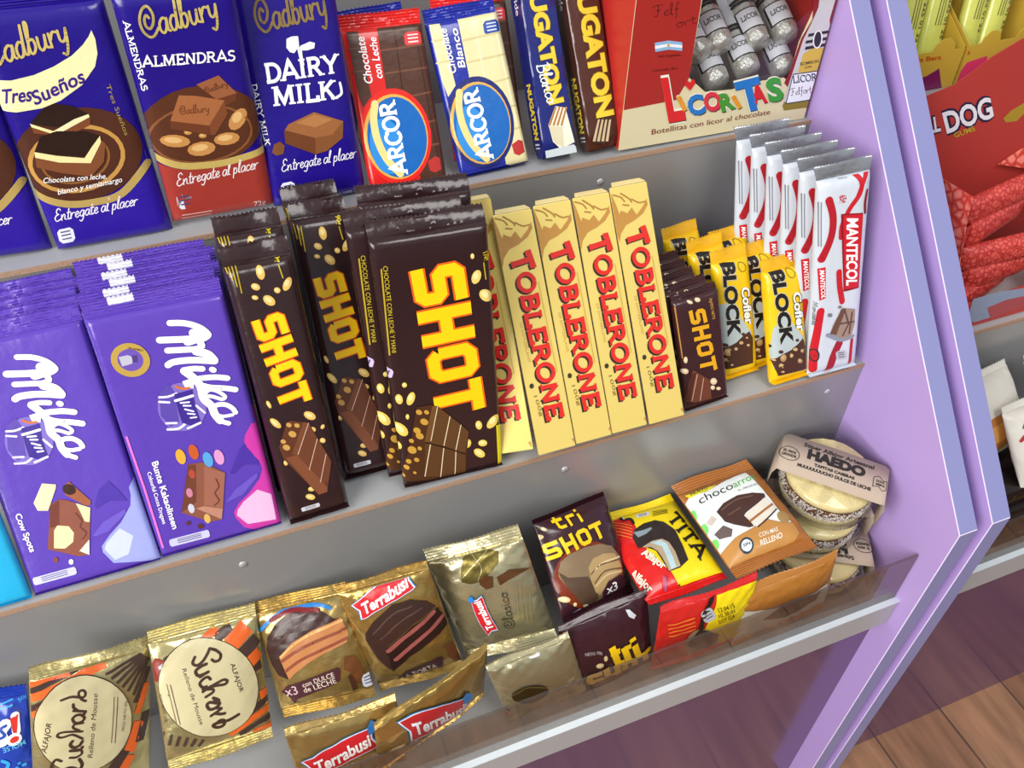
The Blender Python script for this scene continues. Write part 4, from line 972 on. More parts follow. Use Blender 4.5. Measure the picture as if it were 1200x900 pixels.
  ('p','picture','F0D898',3,[(1.2,199.3),(0.9,197.8),(0,196.8),(-1,196.7),(-1.9,197.6),(-2.3,199.1),(-2,200.6),(-1.1,201.6),(-0.1,201.7),(0.8,200.8)]),
  ('p','picture','E0B860',2,[(-3.2,187.5),(-4.2,186.7),(-5.6,186.6),(-7.1,187.3),(-8.3,188.5),(-8.8,189.9),(-8.5,191.1),(-7.5,191.9),(-6.1,192),(-4.6,191.4),(-3.4,190.2),(-2.9,188.8)]),
  ('p','picture','F0D898',3,[(-4.5,188.7),(-5.2,188.3),(-6.3,188.5),(-7.3,189.1),(-7.8,190),(-7.8,190.8),(-7.1,191.2),(-6,191.1),(-5,190.4),(-4.5,189.5)]),
  ('p','picture','E0B860',2,[(17.9,184.9),(16,183),(14,182.1),(12.5,182.4),(11.9,183.8),(12.2,186),(13.5,188.3),(15.4,190.2),(17.3,191.1),(18.8,190.8),(19.5,189.4),(19.1,187.2)]),
  ('p','picture','F0D898',3,[(16.8,186.4),(15.7,185.4),(14.4,185.1),(13.6,185.8),(13.6,187),(14.3,188.5),(15.4,189.5),(16.6,189.8),(17.4,189.1),(17.5,187.9)]),
  ('p','picture','E0B860',2,[(9.5,182.1),(8.6,181.6),(7.5,181.6),(6.5,182.2),(5.8,183.3),(5.7,184.4),(6.2,185.4),(7,185.9),(8.2,185.9),(9.2,185.3),(9.9,184.2),(10,183.1)]),
  ('p','picture','F0D898',3,[(8.7,183.1),(8.1,182.9),(7.3,183.1),(6.7,183.7),(6.4,184.5),(6.6,185.1),(7.2,185.4),(8,185.1),(8.6,184.5),(8.9,183.8)]),
  ('p','picture','E0B860',2,[(4,174.2),(2.4,173.6),(0.4,174.1),(-1.4,175.6),(-2.7,177.7),(-2.9,179.8),(-2.2,181.4),(-0.6,182),(1.4,181.5),(3.2,180),(4.5,177.9),(4.7,175.8)]),
  ('p','picture','F0D898',3,[(2.3,176.2),(1.3,176),(-0.1,176.7),(-1.2,178),(-1.7,179.5),(-1.4,180.5),(-0.3,180.8),(1,180.1),(2.1,178.8),(2.6,177.3)]),
  ('p','picture','E0B860',2,[(-5.9,181),(-6.5,180.4),(-7.5,180.2),(-8.6,180.4),(-9.6,181.1),(-10.1,182),(-10.1,182.8),(-9.5,183.5),(-8.5,183.7),(-7.4,183.4),(-6.4,182.8),(-5.9,181.9)]),
  ('p','picture','F0D898',3,[(-7,181.7),(-7.4,181.3),(-8.1,181.3),(-8.9,181.7),(-9.4,182.2),(-9.5,182.8),(-9,183.1),(-8.3,183.1),(-7.5,182.8),(-7,182.2)]),
  ('t','lettering','E0C820',3,'90g','sans',(11.8,209.6),(0,-7.1),(3.5,0.1),0.02),
  ('s','small_print','C0A830',2,0.82,0,0,[(12.7,201.3),(13.7,191.2)]),
  ('s','small_print','B8A028',2,0.77,0,0,[(-22.4,209.5),(-21.4,201.5)]),
  ('s','small_print','B8A028',2,0.78,0,0,[(-20.1,208.4),(-19.5,196.7)]),
  ('s','small_print','B8A028',2,0.82,0,0,[(-17.7,207.3),(-17.7,191.8)]),
  ('s','small_print','B8A028',2,0.78,0,0,[(-15.3,206.2),(-15.8,186.8)]),
  ('p','picture','5E3422',4,[(3.7,81.4),(7.8,79.6),(11.5,65.1),(17.6,43.5),(9,18.9),(2.2,18.6),(-16.4,55.8),(-17.6,66.5),(-8,84.6),(-4.9,85.3)]),
  ('p','picture','74452C',5,[(4,81.6),(7.9,79.6),(-5.2,56.4),(-9.9,58.5)]),
  ('p','picture','6A3C28',5,[(7.7,78.6),(11,65.2),(15.3,50.6),(16.8,41.6),(11.6,26.8),(5.5,28.1),(-5.9,56.3)]),
  ('p','picture','7E4A30',5,[(-14.9,56.7),(-6.4,56.8),(9.9,23),(9,18.9),(2.2,18.6)]),
  ('s','picture','D8B8A0',6,0.52,0,0,[(7.5,79.7),(-5.7,56.6)]),
  ('s','picture','D8B8A0',6,0.51,0,0,[(11,65.2),(-0.3,41.6)]),
  ('s','picture','D8B8A0',6,0.51,0,0,[(14.7,50.7),(5.7,28.7)]),
  ('p','picture','C89A50',6,[(-5,80.9),(-5.9,80.3),(-7.1,80.4),(-8.2,81.3),(-8.7,82.5),(-8.5,83.6),(-7.7,84.2),(-6.5,84),(-5.4,83.2),(-4.9,82)]),
  ('p','picture','C89A50',6,[(-3.4,72.3),(-4.6,71.4),(-6.3,71.6),(-7.9,72.9),(-8.7,74.6),(-8.4,76.2),(-7.2,77.1),(-5.5,76.9),(-3.9,75.6),(-3.1,73.9)]),
  ('p','picture','C89A50',6,[(-11.9,69),(-12.8,68.4),(-14,68.6),(-15.1,69.4),(-15.6,70.6),(-15.4,71.7),(-14.5,72.3),(-13.4,72.2),(-12.3,71.3),(-11.8,70.1)]),
  ('p','picture','C89A50',6,[(-10.2,63.1),(-11.3,62.3),(-12.9,62.5),(-14.3,63.7),(-15.1,65.3),(-14.8,66.8),(-13.7,67.6),(-12.1,67.4),(-10.6,66.2),(-9.9,64.6)]),
  ('p','picture','C89A50',6,[(0.5,78.8),(-0.3,78.2),(-1.5,78.3),(-2.6,79.2),(-3.1,80.4),(-3,81.5),(-2.1,82.1),(-0.9,81.9),(0.2,81.1),(0.7,79.9)]),
  ('p','picture','E0B860',2,[(13.3,81.7),(11.9,80.9),(9.9,81.3),(7.8,82.6),(6.2,84.6),(5.5,86.7),(5.9,88.4),(7.3,89.2),(9.3,88.8),(11.4,87.5),(13,85.5),(13.7,83.3)]),
  ('p','picture','F0D898',3,[(11.4,83.6),(10.4,83.3),(9,83.9),(7.6,85.1),(6.8,86.6),(6.9,87.7),(7.9,88),(9.3,87.4),(10.7,86.2),(11.5,84.7)]),
  ('p','picture','E0B860',2,[(11.6,72.6),(10.9,71.6),(9.7,71.1),(8.1,71.2),(6.6,72),(5.7,73.2),(5.6,74.4),(6.2,75.5),(7.5,76),(9.1,75.8),(10.5,75.1),(11.4,73.9)]),
  ('p','picture','F0D898',3,[(10.1,73.4),(9.6,72.9),(8.6,72.7),(7.5,73.1),(6.7,73.7),(6.5,74.5),(7,75.1),(8,75.2),(9.1,74.9),(9.9,74.2)]),
  ('p','picture','E0B860',2,[(18.5,74.7),(18.7,73.9),(18.5,72.9),(17.8,72.1),(17,71.7),(16.1,71.7),(15.4,72.2),(15.2,73.1),(15.5,74),(16.1,74.8),(17,75.2),(17.9,75.2)]),
  ('p','picture','F0D898',3,[(17.7,74.5),(17.8,74),(17.5,73.4),(16.9,72.9),(16.3,72.8),(15.9,73),(15.8,73.6),(16.1,74.2),(16.7,74.6),(17.3,74.7)]),
  ('p','picture','E0B860',2,[(16.5,61),(15.7,60.3),(14.6,60.2),(13.6,60.7),(12.8,61.6),(12.5,62.8),(12.8,63.9),(13.6,64.5),(14.6,64.7),(15.7,64.2),(16.5,63.3),(16.7,62.1)]),
  ('p','picture','F0D898',3,[(15.5,62),(15,61.6),(14.3,61.7),(13.6,62.3),(13.3,63),(13.4,63.7),(13.9,64),(14.6,63.9),(15.3,63.4),(15.6,62.7)]),
  ('p','picture','E0B860',2,[(1.1,24.8),(0.6,23.8),(-0.5,23.2),(-2,23.1),(-3.4,23.6),(-4.4,24.5),(-4.7,25.6),(-4.3,26.6),(-3.2,27.2),(-1.7,27.3),(-0.3,26.8),(0.7,25.9)]),
  ('p','picture','F0D898',3,[(-0.4,25.4),(-0.7,24.8),(-1.6,24.6),(-2.7,24.7),(-3.6,25.2),(-3.9,25.9),(-3.5,26.4),(-2.6,26.7),(-1.5,26.6),(-0.7,26.1)]),
  ('p','picture','E0B860',2,[(-0.9,16.9),(-1.8,16),(-3.4,15.8),(-5.1,16.5),(-6.7,17.8),(-7.6,19.3),(-7.6,20.7),(-6.7,21.6),(-5.1,21.7),(-3.4,21.1),(-1.8,19.8),(-0.9,18.3)]),
  ('p','picture','F0D898',3,[(-2.6,18.1),(-3.2,17.7),(-4.4,17.8),(-5.6,18.6),(-6.5,19.5),(-6.6,20.4),(-5.9,20.9),(-4.8,20.7),(-3.6,20),(-2.7,19)]),
  ('p','picture','E0B860',2,[(-12.9,81.6),(-14.2,81.5),(-15.9,82.6),(-17.6,84.6),(-18.7,87),(-19.1,89.2),(-18.5,90.5),(-17.2,90.7),(-15.5,89.6),(-13.8,87.6),(-12.7,85.2),(-12.3,83)]),
  ('p','picture','F0D898',3,[(-14.5,84),(-15.4,84),(-16.5,85.1),(-17.6,86.8),(-18.1,88.4),(-17.9,89.3),(-17,89.2),(-15.8,88.2),(-14.8,86.5),(-14.3,84.9)]),
  ('p','picture','E0B860',2,[(-16.2,98.6),(-17,98.9),(-17.8,99.9),(-18.3,101.4),(-18.6,103.1),(-18.4,104.4),(-17.8,105),(-17.1,104.8),(-16.3,103.8),(-15.7,102.2),(-15.5,100.6),(-15.7,99.3)]),
  ('p','picture','F0D898',3,[(-16.8,100.2),(-17.3,100.5),(-17.8,101.4),(-18.1,102.5),(-18.1,103.6),(-17.8,104),(-17.3,103.8),(-16.8,102.9),(-16.5,101.7),(-16.5,100.7)]),
  ('p','picture','E0B860',2,[(-14,52.3),(-14.5,51.2),(-15.3,50.5),(-16.1,50.4),(-16.9,51),(-17.2,52.1),(-17.2,53.3),(-16.7,54.4),(-15.9,55.1),(-15.1,55.1),(-14.3,54.5),(-14,53.5)]),
  ('p','picture','F0D898',3,[(-14.8,52.9),(-15.1,52.3),(-15.7,52),(-16.3,52.2),(-16.6,52.8),(-16.7,53.5),(-16.3,54.1),(-15.8,54.4),(-15.2,54.2),(-14.8,53.6)]),
  ('p','badge','C8C8D0',2,[(-12.5,8.2),(0.7,8.3),(1.2,9),(1.1,11.1),(0.5,11.8),(-12.7,11.7),(-13.2,11),(-13.1,8.9)]),
  ('s','badge','303030',3,0.28,0,0,[(-10.3,9.3),(-1.7,9.3)]),
  ('s','badge','303030',3,0.28,0,0,[(-10.3,10.1),(-1.7,10.2)]),
  ('s','badge','303030',3,0.28,0,0,[(-10.4,10.9),(-1.8,11)]),
 ],
 'S2': [
 ],
 'S3': [
  ('t','lettering','E8601C',3,'SHOT','block',(-18.1,188.1),(8.4,-127.3),(40.7,1),0.295),
  ('t','lettering','FFCE12',4,'SHOT','block',(-18.1,188.1),(8.4,-127.3),(40.7,1),0.225),
  ('p','picture','E8CC70',2,[(33.8,172.4),(32.3,170.1),(30.3,168.9),(28.4,169.1),(27.2,170.7),(26.9,173.2),(27.6,176),(29.2,178.2),(31.1,179.4),(33,179.2),(34.2,177.7),(34.5,175.2)]),
  ('p','picture','F4E4A0',3,[(32.2,174),(31.2,172.8),(29.9,172.4),(28.7,173),(28.2,174.5),(28.5,176.2),(29.5,177.5),(30.9,177.8),(32,177.2),(32.5,175.7)]),
  ('p','picture','E8CC70',2,[(41.4,153.9),(39.5,152.8),(36.8,153.2),(34.3,154.9),(32.5,157.5),(31.9,160.3),(32.6,162.5),(34.6,163.5),(37.2,163.2),(39.7,161.5),(41.6,158.9),(42.2,156.1)]),
  ('p','picture','F4E4A0',3,[(39,156.4),(37.7,156),(35.9,156.7),(34.3,158.3),(33.5,160.1),(33.8,161.6),(35.1,162),(36.9,161.4),(38.5,159.8),(39.3,157.9)]),
  ('p','picture','E8CC70',2,[(30.4,190.4),(30.1,189.3),(29.5,188.6),(28.8,188.5),(28.1,188.9),(27.6,189.8),(27.5,190.9),(27.8,191.9),(28.3,192.6),(29.1,192.8),(29.8,192.3),(30.3,191.5)]),
  ('p','picture','F4E4A0',3,[(29.7,190.8),(29.4,190.2),(29,189.9),(28.4,190),(28,190.5),(27.9,191.1),(28.1,191.7),(28.6,192),(29.1,191.9),(29.5,191.5)]),
  ('t','lettering','E0C820',3,'170g','sans',(36.9,191.8),(1.4,-6.8),(4.1,0.6),0.02),
  ('s','small_print','C0A830',2,0.9,0,0,[(37,184.4),(37.8,170.8)]),
  ('t','side_lettering','D8C030',3,'CHOCOLATE CON LECHE Y MANI','sans',(-35.1,194.2),(-2.1,-68.3),(3.2,-0.2),0),
  ('s','small_print','B8A028',2,1.13,0,0,[(-36.5,192.5),(-39.2,123.9)]),
  ('s','small_print','B8A028',2,1.09,0,0,[(-45.2,194.1),(-43.8,155.4)]),
  ('p','picture','4A2C18',5,[(-24.4,75),(-13.6,74.4),(-7.8,72),(1,60.7),(8.8,50.7),(15.1,41.7),(11.6,21.4),(9.1,-3),(-0.7,-2.6),(-40.7,6.8),(-43.8,12.3),(-31.6,48.1)]),
  ('p','picture','5E3E22',6,[(-7.8,71.5),(0.9,60.3),(8.8,50.3),(14.7,41.8),(10.3,21.8),(-20.8,40.1),(-16.4,41.1)]),
  ('p','picture','5A3A20',6,[(-21.4,40.2),(10.3,21),(8.7,-2.6),(-24.8,7.6)]),
  ('p','picture','6E4A28',6,[(-12.3,73.1),(-8,72),(-16.8,40.1),(-21.7,41.3)]),
  ('s','picture','E8D8B0',7,0.63,0,0,[(-8.1,71.7),(-16.5,41.1)]),
  ('s','picture','E8D8B0',7,0.71,0,0,[(0.9,60.3),(-6.5,33.7)]),
  ('s','picture','E8D8B0',7,0.72,0,0,[(9,50.1),(2.8,26.6)]),
  ('s','picture','E8D8B0',7,0.78,0,0,[(-17,38.9),(-24.9,7.7)]),
  ('s','picture','E8D8B0',7,0.71,0,0,[(-6.9,31.4),(-12.2,2.4)]),
  ('s','picture','E8D8B0',7,0.7,0,0,[(2.7,25.1),(-0.3,-1.1)]),
  ('s','picture','2A160C',7,1.14,0,0,[(-21.7,41.1),(-6.6,32.5),(10.5,20.5)]),
  ('p','picture','C89A3E',7,[(-20.9,68.3),(-22,67.5),(-23.4,67.8),(-24.8,68.9),(-25.5,70.6),(-25.3,72),(-24.3,72.7),(-22.8,72.5),(-21.5,71.3),(-20.7,69.7)]),
  ('p','picture','C89A3E',7,[(-17.1,57.9),(-18.4,56.9),(-20.3,57.3),(-22.1,58.8),(-23,60.9),(-22.8,62.8),(-21.4,63.7),(-19.5,63.3),(-17.8,61.9),(-16.8,59.8)]),
  ('p','picture','C89A3E',7,[(-15.4,67.1),(-16.3,66.5),(-17.5,66.7),(-18.6,67.7),(-19.2,69),(-19.1,70.2),(-18.2,70.8),(-17,70.6),(-15.9,69.6),(-15.3,68.3)]),
  ('p','picture','C89A3E',7,[(-23.8,51.5),(-25.1,50.6),(-26.9,50.9),(-28.5,52.4),(-29.3,54.3),(-29.1,56.1),(-27.9,56.9),(-26.1,56.6),(-24.5,55.2),(-23.6,53.3)]),
  ('p','picture','C89A3E',7,[(-22,45.6),(-23.4,44.7),(-25.3,45),(-27.1,46.6),(-28,48.7),(-27.7,50.6),(-26.4,51.5),(-24.5,51.2),(-22.7,49.7),(-21.8,47.5)]),
  ('p','picture','C89A3E',7,[(-30.1,43.7),(-31,43.1),(-32.2,43.3),(-33.3,44.3),(-33.9,45.7),(-33.7,46.9),(-32.9,47.5),(-31.7,47.3),(-30.5,46.3),(-30,44.9)]),
  ('p','picture','C89A3E',7,[(-29.1,33.6),(-30.6,32.5),(-32.8,32.9),(-34.8,34.7),(-35.9,37.2),(-35.5,39.4),(-34,40.5),(-31.8,40.1),(-29.8,38.3),(-28.8,35.8)]),
  ('p','picture','C89A3E',7,[(-24.5,34.8),(-25.3,34.3),(-26.4,34.5),(-27.4,35.4),(-27.9,36.7),(-27.8,37.8),(-27,38.3),(-25.9,38.1),(-24.9,37.2),(-24.4,36)]),
  ('p','picture','C89A3E',7,[(-34.2,24.4),(-35.1,23.7),(-36.5,24),(-37.8,25.1),(-38.4,26.7),(-38.2,28.1),(-37.2,28.8),(-35.9,28.5),(-34.6,27.4),(-34,25.8)]),
  ('p','picture','C89A3E',7,[(-27.9,24.3),(-28.8,23.7),(-30,23.9),(-31.2,25),(-31.8,26.4),(-31.6,27.7),(-30.7,28.3),(-29.5,28),(-28.3,27),(-27.7,25.6)]),
  ('p','picture','C89A3E',7,[(-36.4,18.9),(-37.4,18.2),(-38.7,18.5),(-40,19.7),(-40.7,21.3),(-40.5,22.7),(-39.5,23.4),(-38.1,23.1),(-36.9,21.9),(-36.2,20.4)]),
  ('p','picture','C89A3E',7,[(-40.5,11.2),(-41.1,10.7),(-42.1,10.9),(-43,11.8),(-43.4,12.9),(-43.3,13.9),(-42.6,14.4),(-41.7,14.2),(-40.8,13.4),(-40.3,12.2)]),
  ('p','picture','C89A3E',7,[(-31.4,12.6),(-32,12.2),(-32.8,12.4),(-33.6,13.1),(-34,14),(-33.8,14.9),(-33.3,15.3),(-32.4,15.1),(-31.7,14.4),(-31.3,13.5)]),
  ('p','picture','E8CC60',2,[(-29.5,96.3),(-29.8,95.2),(-30.7,94.6),(-31.7,94.5),(-32.6,95),(-33.2,96),(-33.3,97.2),(-32.9,98.3),(-32.1,98.9),(-31.1,99),(-30.2,98.5),(-29.6,97.5)]),
  ('p','picture','F6E8A0',3,[(-30.4,96.9),(-30.7,96.3),(-31.4,96),(-32.1,96.2),(-32.6,96.7),(-32.7,97.4),(-32.4,98),(-31.8,98.3),(-31.1,98.1),(-30.6,97.6)]),
  ('p','picture','E8CC60',2,[(-34.1,85.4),(-34.2,83.1),(-35.1,81.3),(-36.4,80.6),(-37.8,81.1),(-39,82.8),(-39.6,85.1),(-39.5,87.4),(-38.6,89.2),(-37.3,89.9),(-35.9,89.4),(-34.7,87.7)]),
  ('p','picture','F6E8A0',3,[(-35.5,86.1),(-35.6,84.7),(-36.4,83.9),(-37.4,83.8),(-38.3,84.6),(-38.8,85.9),(-38.6,87.3),(-37.8,88.2),(-36.8,88.3),(-35.9,87.5)]),
  ('p','picture','E8CC60',2,[(-25.3,81.7),(-26.9,79.3),(-28.8,78),(-30.4,78.2),(-31.5,79.9),(-31.5,82.6),(-30.6,85.5),(-29,87.9),(-27.2,89.2),(-25.5,89),(-24.5,87.3),(-24.4,84.7)]),
  ('p','picture','F6E8A0',3,[(-26.6,83.5),(-27.6,82.2),(-28.9,81.7),(-29.9,82.4),(-30.2,84),(-29.8,85.8),(-28.8,87.1),(-27.5,87.5),(-26.5,86.8),(-26.2,85.3)]),
  ('p','picture','E8CC60',2,[(-34.3,51.3),(-36.4,50.6),(-39.1,51.8),(-41.6,54.6),(-43.4,58.1),(-43.8,61.4),(-42.9,63.7),(-40.9,64.4),(-38.2,63.2),(-35.7,60.5),(-33.9,57),(-33.4,53.6)]),
  ('p','picture','F6E8A0',3,[(-36.7,54.7),(-38.1,54.6),(-39.9,55.9),(-41.5,58.2),(-42.3,60.6),(-41.9,62.2),(-40.5,62.3),(-38.7,61),(-37.1,58.7),(-36.3,56.3)]),
  ('p','picture','E8CC60',2,[(-31,67.7),(-31.3,66.5),(-31.9,65.7),(-32.6,65.6),(-33.3,66.1),(-33.7,67.1),(-33.8,68.4),(-33.4,69.6),(-32.8,70.4),(-32.1,70.6),(-31.4,70),(-31,69)]),
  ('p','picture','F6E8A0',3,[(-31.6,68.3),(-31.9,67.6),(-32.4,67.2),(-32.9,67.4),(-33.2,67.9),(-33.3,68.7),(-33.1,69.4),(-32.6,69.7),(-32.1,69.6),(-31.7,69)]),
  ('p','picture','E8CC60',2,[(-39.8,42),(-40,40.1),(-40.7,38.6),(-41.9,38),(-43.1,38.5),(-44.1,39.9),(-44.6,41.7),(-44.4,43.7),(-43.7,45.1),(-42.6,45.7),(-41.3,45.2),(-40.3,43.9)]),
  ('p','picture','F6E8A0',3,[(-41,42.6),(-41.2,41.4),(-41.8,40.7),(-42.7,40.7),(-43.5,41.3),(-43.8,42.4),(-43.7,43.6),(-43,44.3),(-42.2,44.3),(-41.4,43.7)]),
  ('p','picture','E8CC60',2,[(26.4,45.6),(26.2,43.3),(25.3,41.7),(24,41.2),(22.6,41.9),(21.4,43.6),(20.9,45.9),(21.1,48.1),(22,49.6),(23.3,50.2),(24.7,49.5),(25.8,47.8)]),
  ('p','picture','F6E8A0',3,[(25,46.4),(24.8,45.1),(24,44.3),(23,44.3),(22.1,45.2),(21.7,46.5),(21.9,47.8),(22.7,48.6),(23.7,48.5),(24.6,47.7)]),
  ('p','picture','E8CC60',2,[(38.3,42.7),(35.4,40.6),(32.7,39.9),(30.7,40.9),(30.1,43.3),(31,46.3),(33.1,49.3),(35.9,51.4),(38.7,52.1),(40.6,51.1),(41.2,48.8),(40.4,45.7)]),
  ('p','picture','F6E8A0',3,[(36.9,45.4),(35.1,44.2),(33.5,44.3),(32.5,45.5),(32.7,47.5),(33.8,49.3),(35.5,50.5),(37.2,50.4),(38.2,49.2),(38,47.2)]),
  ('p','picture','E8CC60',2,[(15.7,28.3),(14.5,26.6),(13,25.9),(11.6,26.3),(10.5,27.7),(10.2,29.8),(10.7,32),(11.8,33.6),(13.3,34.4),(14.8,34),(15.8,32.6),(16.2,30.5)]),
  ('p','picture','F6E8A0',3,[(14.4,29.8),(13.6,28.9),(12.6,28.7),(11.7,29.4),(11.2,30.7),(11.4,32),(12.2,32.9),(13.2,33.1),(14.1,32.4),(14.6,31.2)]),
  ('p','picture','E8CC60',2,[(29.6,26.3),(28.9,24.8),(27.5,24),(25.5,24.1),(23.6,25),(22.3,26.6),(21.9,28.4),(22.5,29.9),(24,30.7),(26,30.7),(27.8,29.7),(29.1,28.1)]),
  ('p','picture','F6E8A0',3,[(27.6,27.4),(27.1,26.5),(25.9,26.2),(24.5,26.6),(23.4,27.5),(23,28.6),(23.5,29.5),(24.7,29.8),(26.1,29.4),(27.2,28.5)]),
  ('p','picture','E8CC60',2,[(26.5,13.9),(25,13),(22.7,13.4),(20.3,15.2),(18.5,17.7),(17.7,20.4),(18,22.4),(19.6,23.3),(21.8,22.9),(24.1,21.1),(26,18.6),(26.9,16)]),
  ('p','picture','F6E8A0',3,[(24.2,16.4),(23.2,16),(21.6,16.7),(20,18.3),(19.1,20.1),(19.2,21.5),(20.2,21.9),(21.8,21.1),(23.4,19.5),(24.3,17.7)]),
  ('p','badge','C8B8D8',2,[(-39.8,104.9),(-38.1,109.5),(-38.9,111.7),(-45.5,115.3),(-47.4,114.6),(-49.1,110.1),(-48.3,107.9),(-41.7,104.2)]),
  ('s','badge','5A4A78',3,0.93,0,0,[(-42.6,106.5),(-40.9,111)]),
  ('s','badge','5A4A78',3,0.93,0,0,[(-44.9,107.8),(-43.2,112.3)]),
  ('s','badge','5A4A78',3,1.02,0,0,[(-47.1,109),(-45.4,113.5)]),
  ('p','badge','E6D822',3,[(38.1,41.7),(42.9,40.4),(41.5,0.5),(37.5,1.3)]),
 ],
 'T4': [
  ('t','lettering','2A2420',2,'T','slab',(-11.6,163.4),(2,-11.8),(18.5,2),0.24),
  ('t','lettering','2A2420',2,'OBLERONE','slab',(-8,149.8),(2.7,-122.9),(14.6,-0.2),0.235),
  ('t','lettering','D42A22',3,'T','slab',(-10,164.5),(2,-11.8),(18.4,2),0.24),
  ('t','lettering','D42A22',3,'OBLERONE','slab',(-6.5,151),(2.8,-123),(14.6,-0.3),0.235),
  ('p','picture','B8863E',1,[(-16.4,198.5),(-13.9,188.7),(-12.1,180.2),(-10.4,183.4),(-5,180.1),(-0.3,184),(3.2,177.5),(10.1,183.4),(14.3,189),(14.5,183.8),(9.1,177.6),(0.3,173.3),(-8.1,170.8),(-13.9,164.7),(-16.2,158.1),(-17.5,168.2),(-17.4,182.3)]),
  ('s','picture','A87A34',1,1.2,1,0,[(-14.7,196.8),(-8.5,193.9),(-5.8,190.1)]),
  ('s','picture','A87A34',1,1.27,1,0,[(-7.9,197),(-1.5,191.8),(0.5,188.6)]),
  ('s','picture','A87A34',1,1.21,1,0,[(0.9,190.9),(6.8,187),(12.1,187)]),
  ('s','picture','A87A34',1,1.26,1,0,[(-7.5,187.6),(-2.6,186.3)]),
  ('t','small_print','C09A48',2,'OF SWITZERLAND','sans',(-11.6,111.9),(1.3,-33.4),(2.1,0),0),
  ('s','small_print','C8A850',2,0.73,0,0,[(11,141.4),(12.4,64.7)]),
  ('p','small_print','3A3020',2,[(-9.7,58.2),(-9.9,57.6),(-10.3,57),(-10.7,56.6),(-11.3,56.5),(-11.9,56.5),(-12.4,56.7),(-12.9,57.1),(-13.2,57.7),(-13.4,58.4),(-13.3,59.1),(-13.1,59.7),(-12.7,60.2),(-12.3,60.6),(-11.7,60.8),(-11.1,60.8),(-10.6,60.6),(-10.1,60.1),(-9.8,59.6),(-9.6,58.9)]),
  ('t','small_print','8A6A28',2,'100g','sans',(-11.2,50),(2.2,-18.1),(2.7,0.1),0),
  ('p','small_print','B8863E',2,[(14.2,6.2),(16.8,1.9),(16.1,7.3)]),
 ],
 'S4': [
  ('t','lettering','E0A41C',4,'SHOT','block',(-10.8,92.9),(7,-60.7),(17,-1.4),0.22),
  ('t','small_print','D8A850',3,'30gPESO NETO','sans',(11,98.1),(1.4,-19.8),(2.8,-0.3),0),
  ('p','picture','D8C098',2,[(-5.3,98.2),(-6,97.8),(-7.1,97.9),(-8.4,98.6),(-9.6,99.5),(-10.2,100.6),(-10.2,101.4),(-9.5,101.8),(-8.3,101.7),(-7,101.1),(-5.9,100.1),(-5.2,99.1)]),
  ('p','picture','EAD8B8',3,[(-6.5,99.2),(-7,99),(-7.9,99.2),(-8.8,99.8),(-9.4,100.5),(-9.5,101.1),(-9,101.3),(-8.1,101),(-7.2,100.4),(-6.6,99.7)]),
  ('p','picture','D8C098',2,[(2.6,99),(2.1,98.1),(1,97.6),(-0.4,97.7),(-1.7,98.4),(-2.6,99.4),(-2.9,100.5),(-2.4,101.4),(-1.3,101.8),(0.1,101.7),(1.4,101.1),(2.3,100.1)]),
  ('p','picture','EAD8B8',3,[(1.2,99.7),(0.8,99.2),(-0,99),(-1,99.3),(-1.8,99.9),(-2.1,100.6),(-1.7,101.1),(-0.8,101.2),(0.2,100.9),(1,100.3)]),
  ('p','picture','D8C098',2,[(10.8,18),(9.6,17),(7.9,16.8),(6.1,17.5),(4.8,18.9),(4.2,20.7),(4.5,22.3),(5.7,23.4),(7.4,23.6),(9.1,22.9),(10.5,21.4),(11.1,19.7)]),
  ('p','picture','EAD8B8',3,[(9.1,19.5),(8.3,19),(7.1,19.1),(6,19.9),(5.3,21.1),(5.4,22.1),(6.2,22.6),(7.4,22.5),(8.5,21.7),(9.2,20.5)]),
  ('p','picture','D8C098',2,[(14.2,11),(13.8,10.2),(12.9,9.9),(11.7,10.1),(10.5,10.7),(9.7,11.6),(9.5,12.5),(9.9,13.2),(10.8,13.5),(12,13.4),(13.1,12.8),(13.9,11.9)]),
  ('p','picture','EAD8B8',3,[(13,11.6),(12.7,11.2),(11.9,11.1),(11.1,11.4),(10.4,12),(10.2,12.5),(10.5,12.9),(11.2,13),(12.1,12.7),(12.8,12.2)]),
  ('p','picture','D8C098',2,[(8.4,13.7),(8,12.7),(7.1,12.2),(5.9,12.2),(4.8,12.9),(4,14),(3.8,15.2),(4.3,16.2),(5.2,16.7),(6.4,16.6),(7.5,16),(8.3,14.9)]),
  ('p','picture','EAD8B8',3,[(7.3,14.4),(7,13.9),(6.2,13.7),(5.4,14),(4.7,14.6),(4.5,15.3),(4.9,15.9),(5.6,16),(6.4,15.8),(7.1,15.1)]),
  ('p','picture','D8C098',2,[(-15.9,48.4),(-16.3,46.9),(-17.2,46),(-18.2,45.9),(-19.1,46.6),(-19.7,48),(-19.8,49.6),(-19.3,51.1),(-18.5,52.1),(-17.5,52.2),(-16.5,51.5),(-16,50.1)]),
  ('p','picture','EAD8B8',3,[(-16.8,49.2),(-17.2,48.4),(-17.8,48),(-18.5,48.2),(-19,49),(-19.2,50),(-18.8,50.8),(-18.2,51.2),(-17.5,51),(-16.9,50.2)]),
  ('p','picture','D8C098',2,[(-16.3,37.6),(-16.9,36.4),(-18.2,35.8),(-19.9,36),(-21.5,36.9),(-22.6,38.3),(-22.9,39.7),(-22.3,40.9),(-21,41.5),(-19.3,41.3),(-17.7,40.4),(-16.6,39.1)]),
  ('p','picture','EAD8B8',3,[(-18,38.5),(-18.4,37.9),(-19.5,37.7),(-20.7,38.1),(-21.7,38.9),(-22,39.8),(-21.5,40.5),(-20.4,40.6),(-19.2,40.2),(-18.2,39.5)]),
  ('p','picture','6A3A2A',4,[(-11.9,37.6),(4,22.7),(3.6,4.4),(-14,6),(-22.3,10.2),(-17.3,28.2)]),
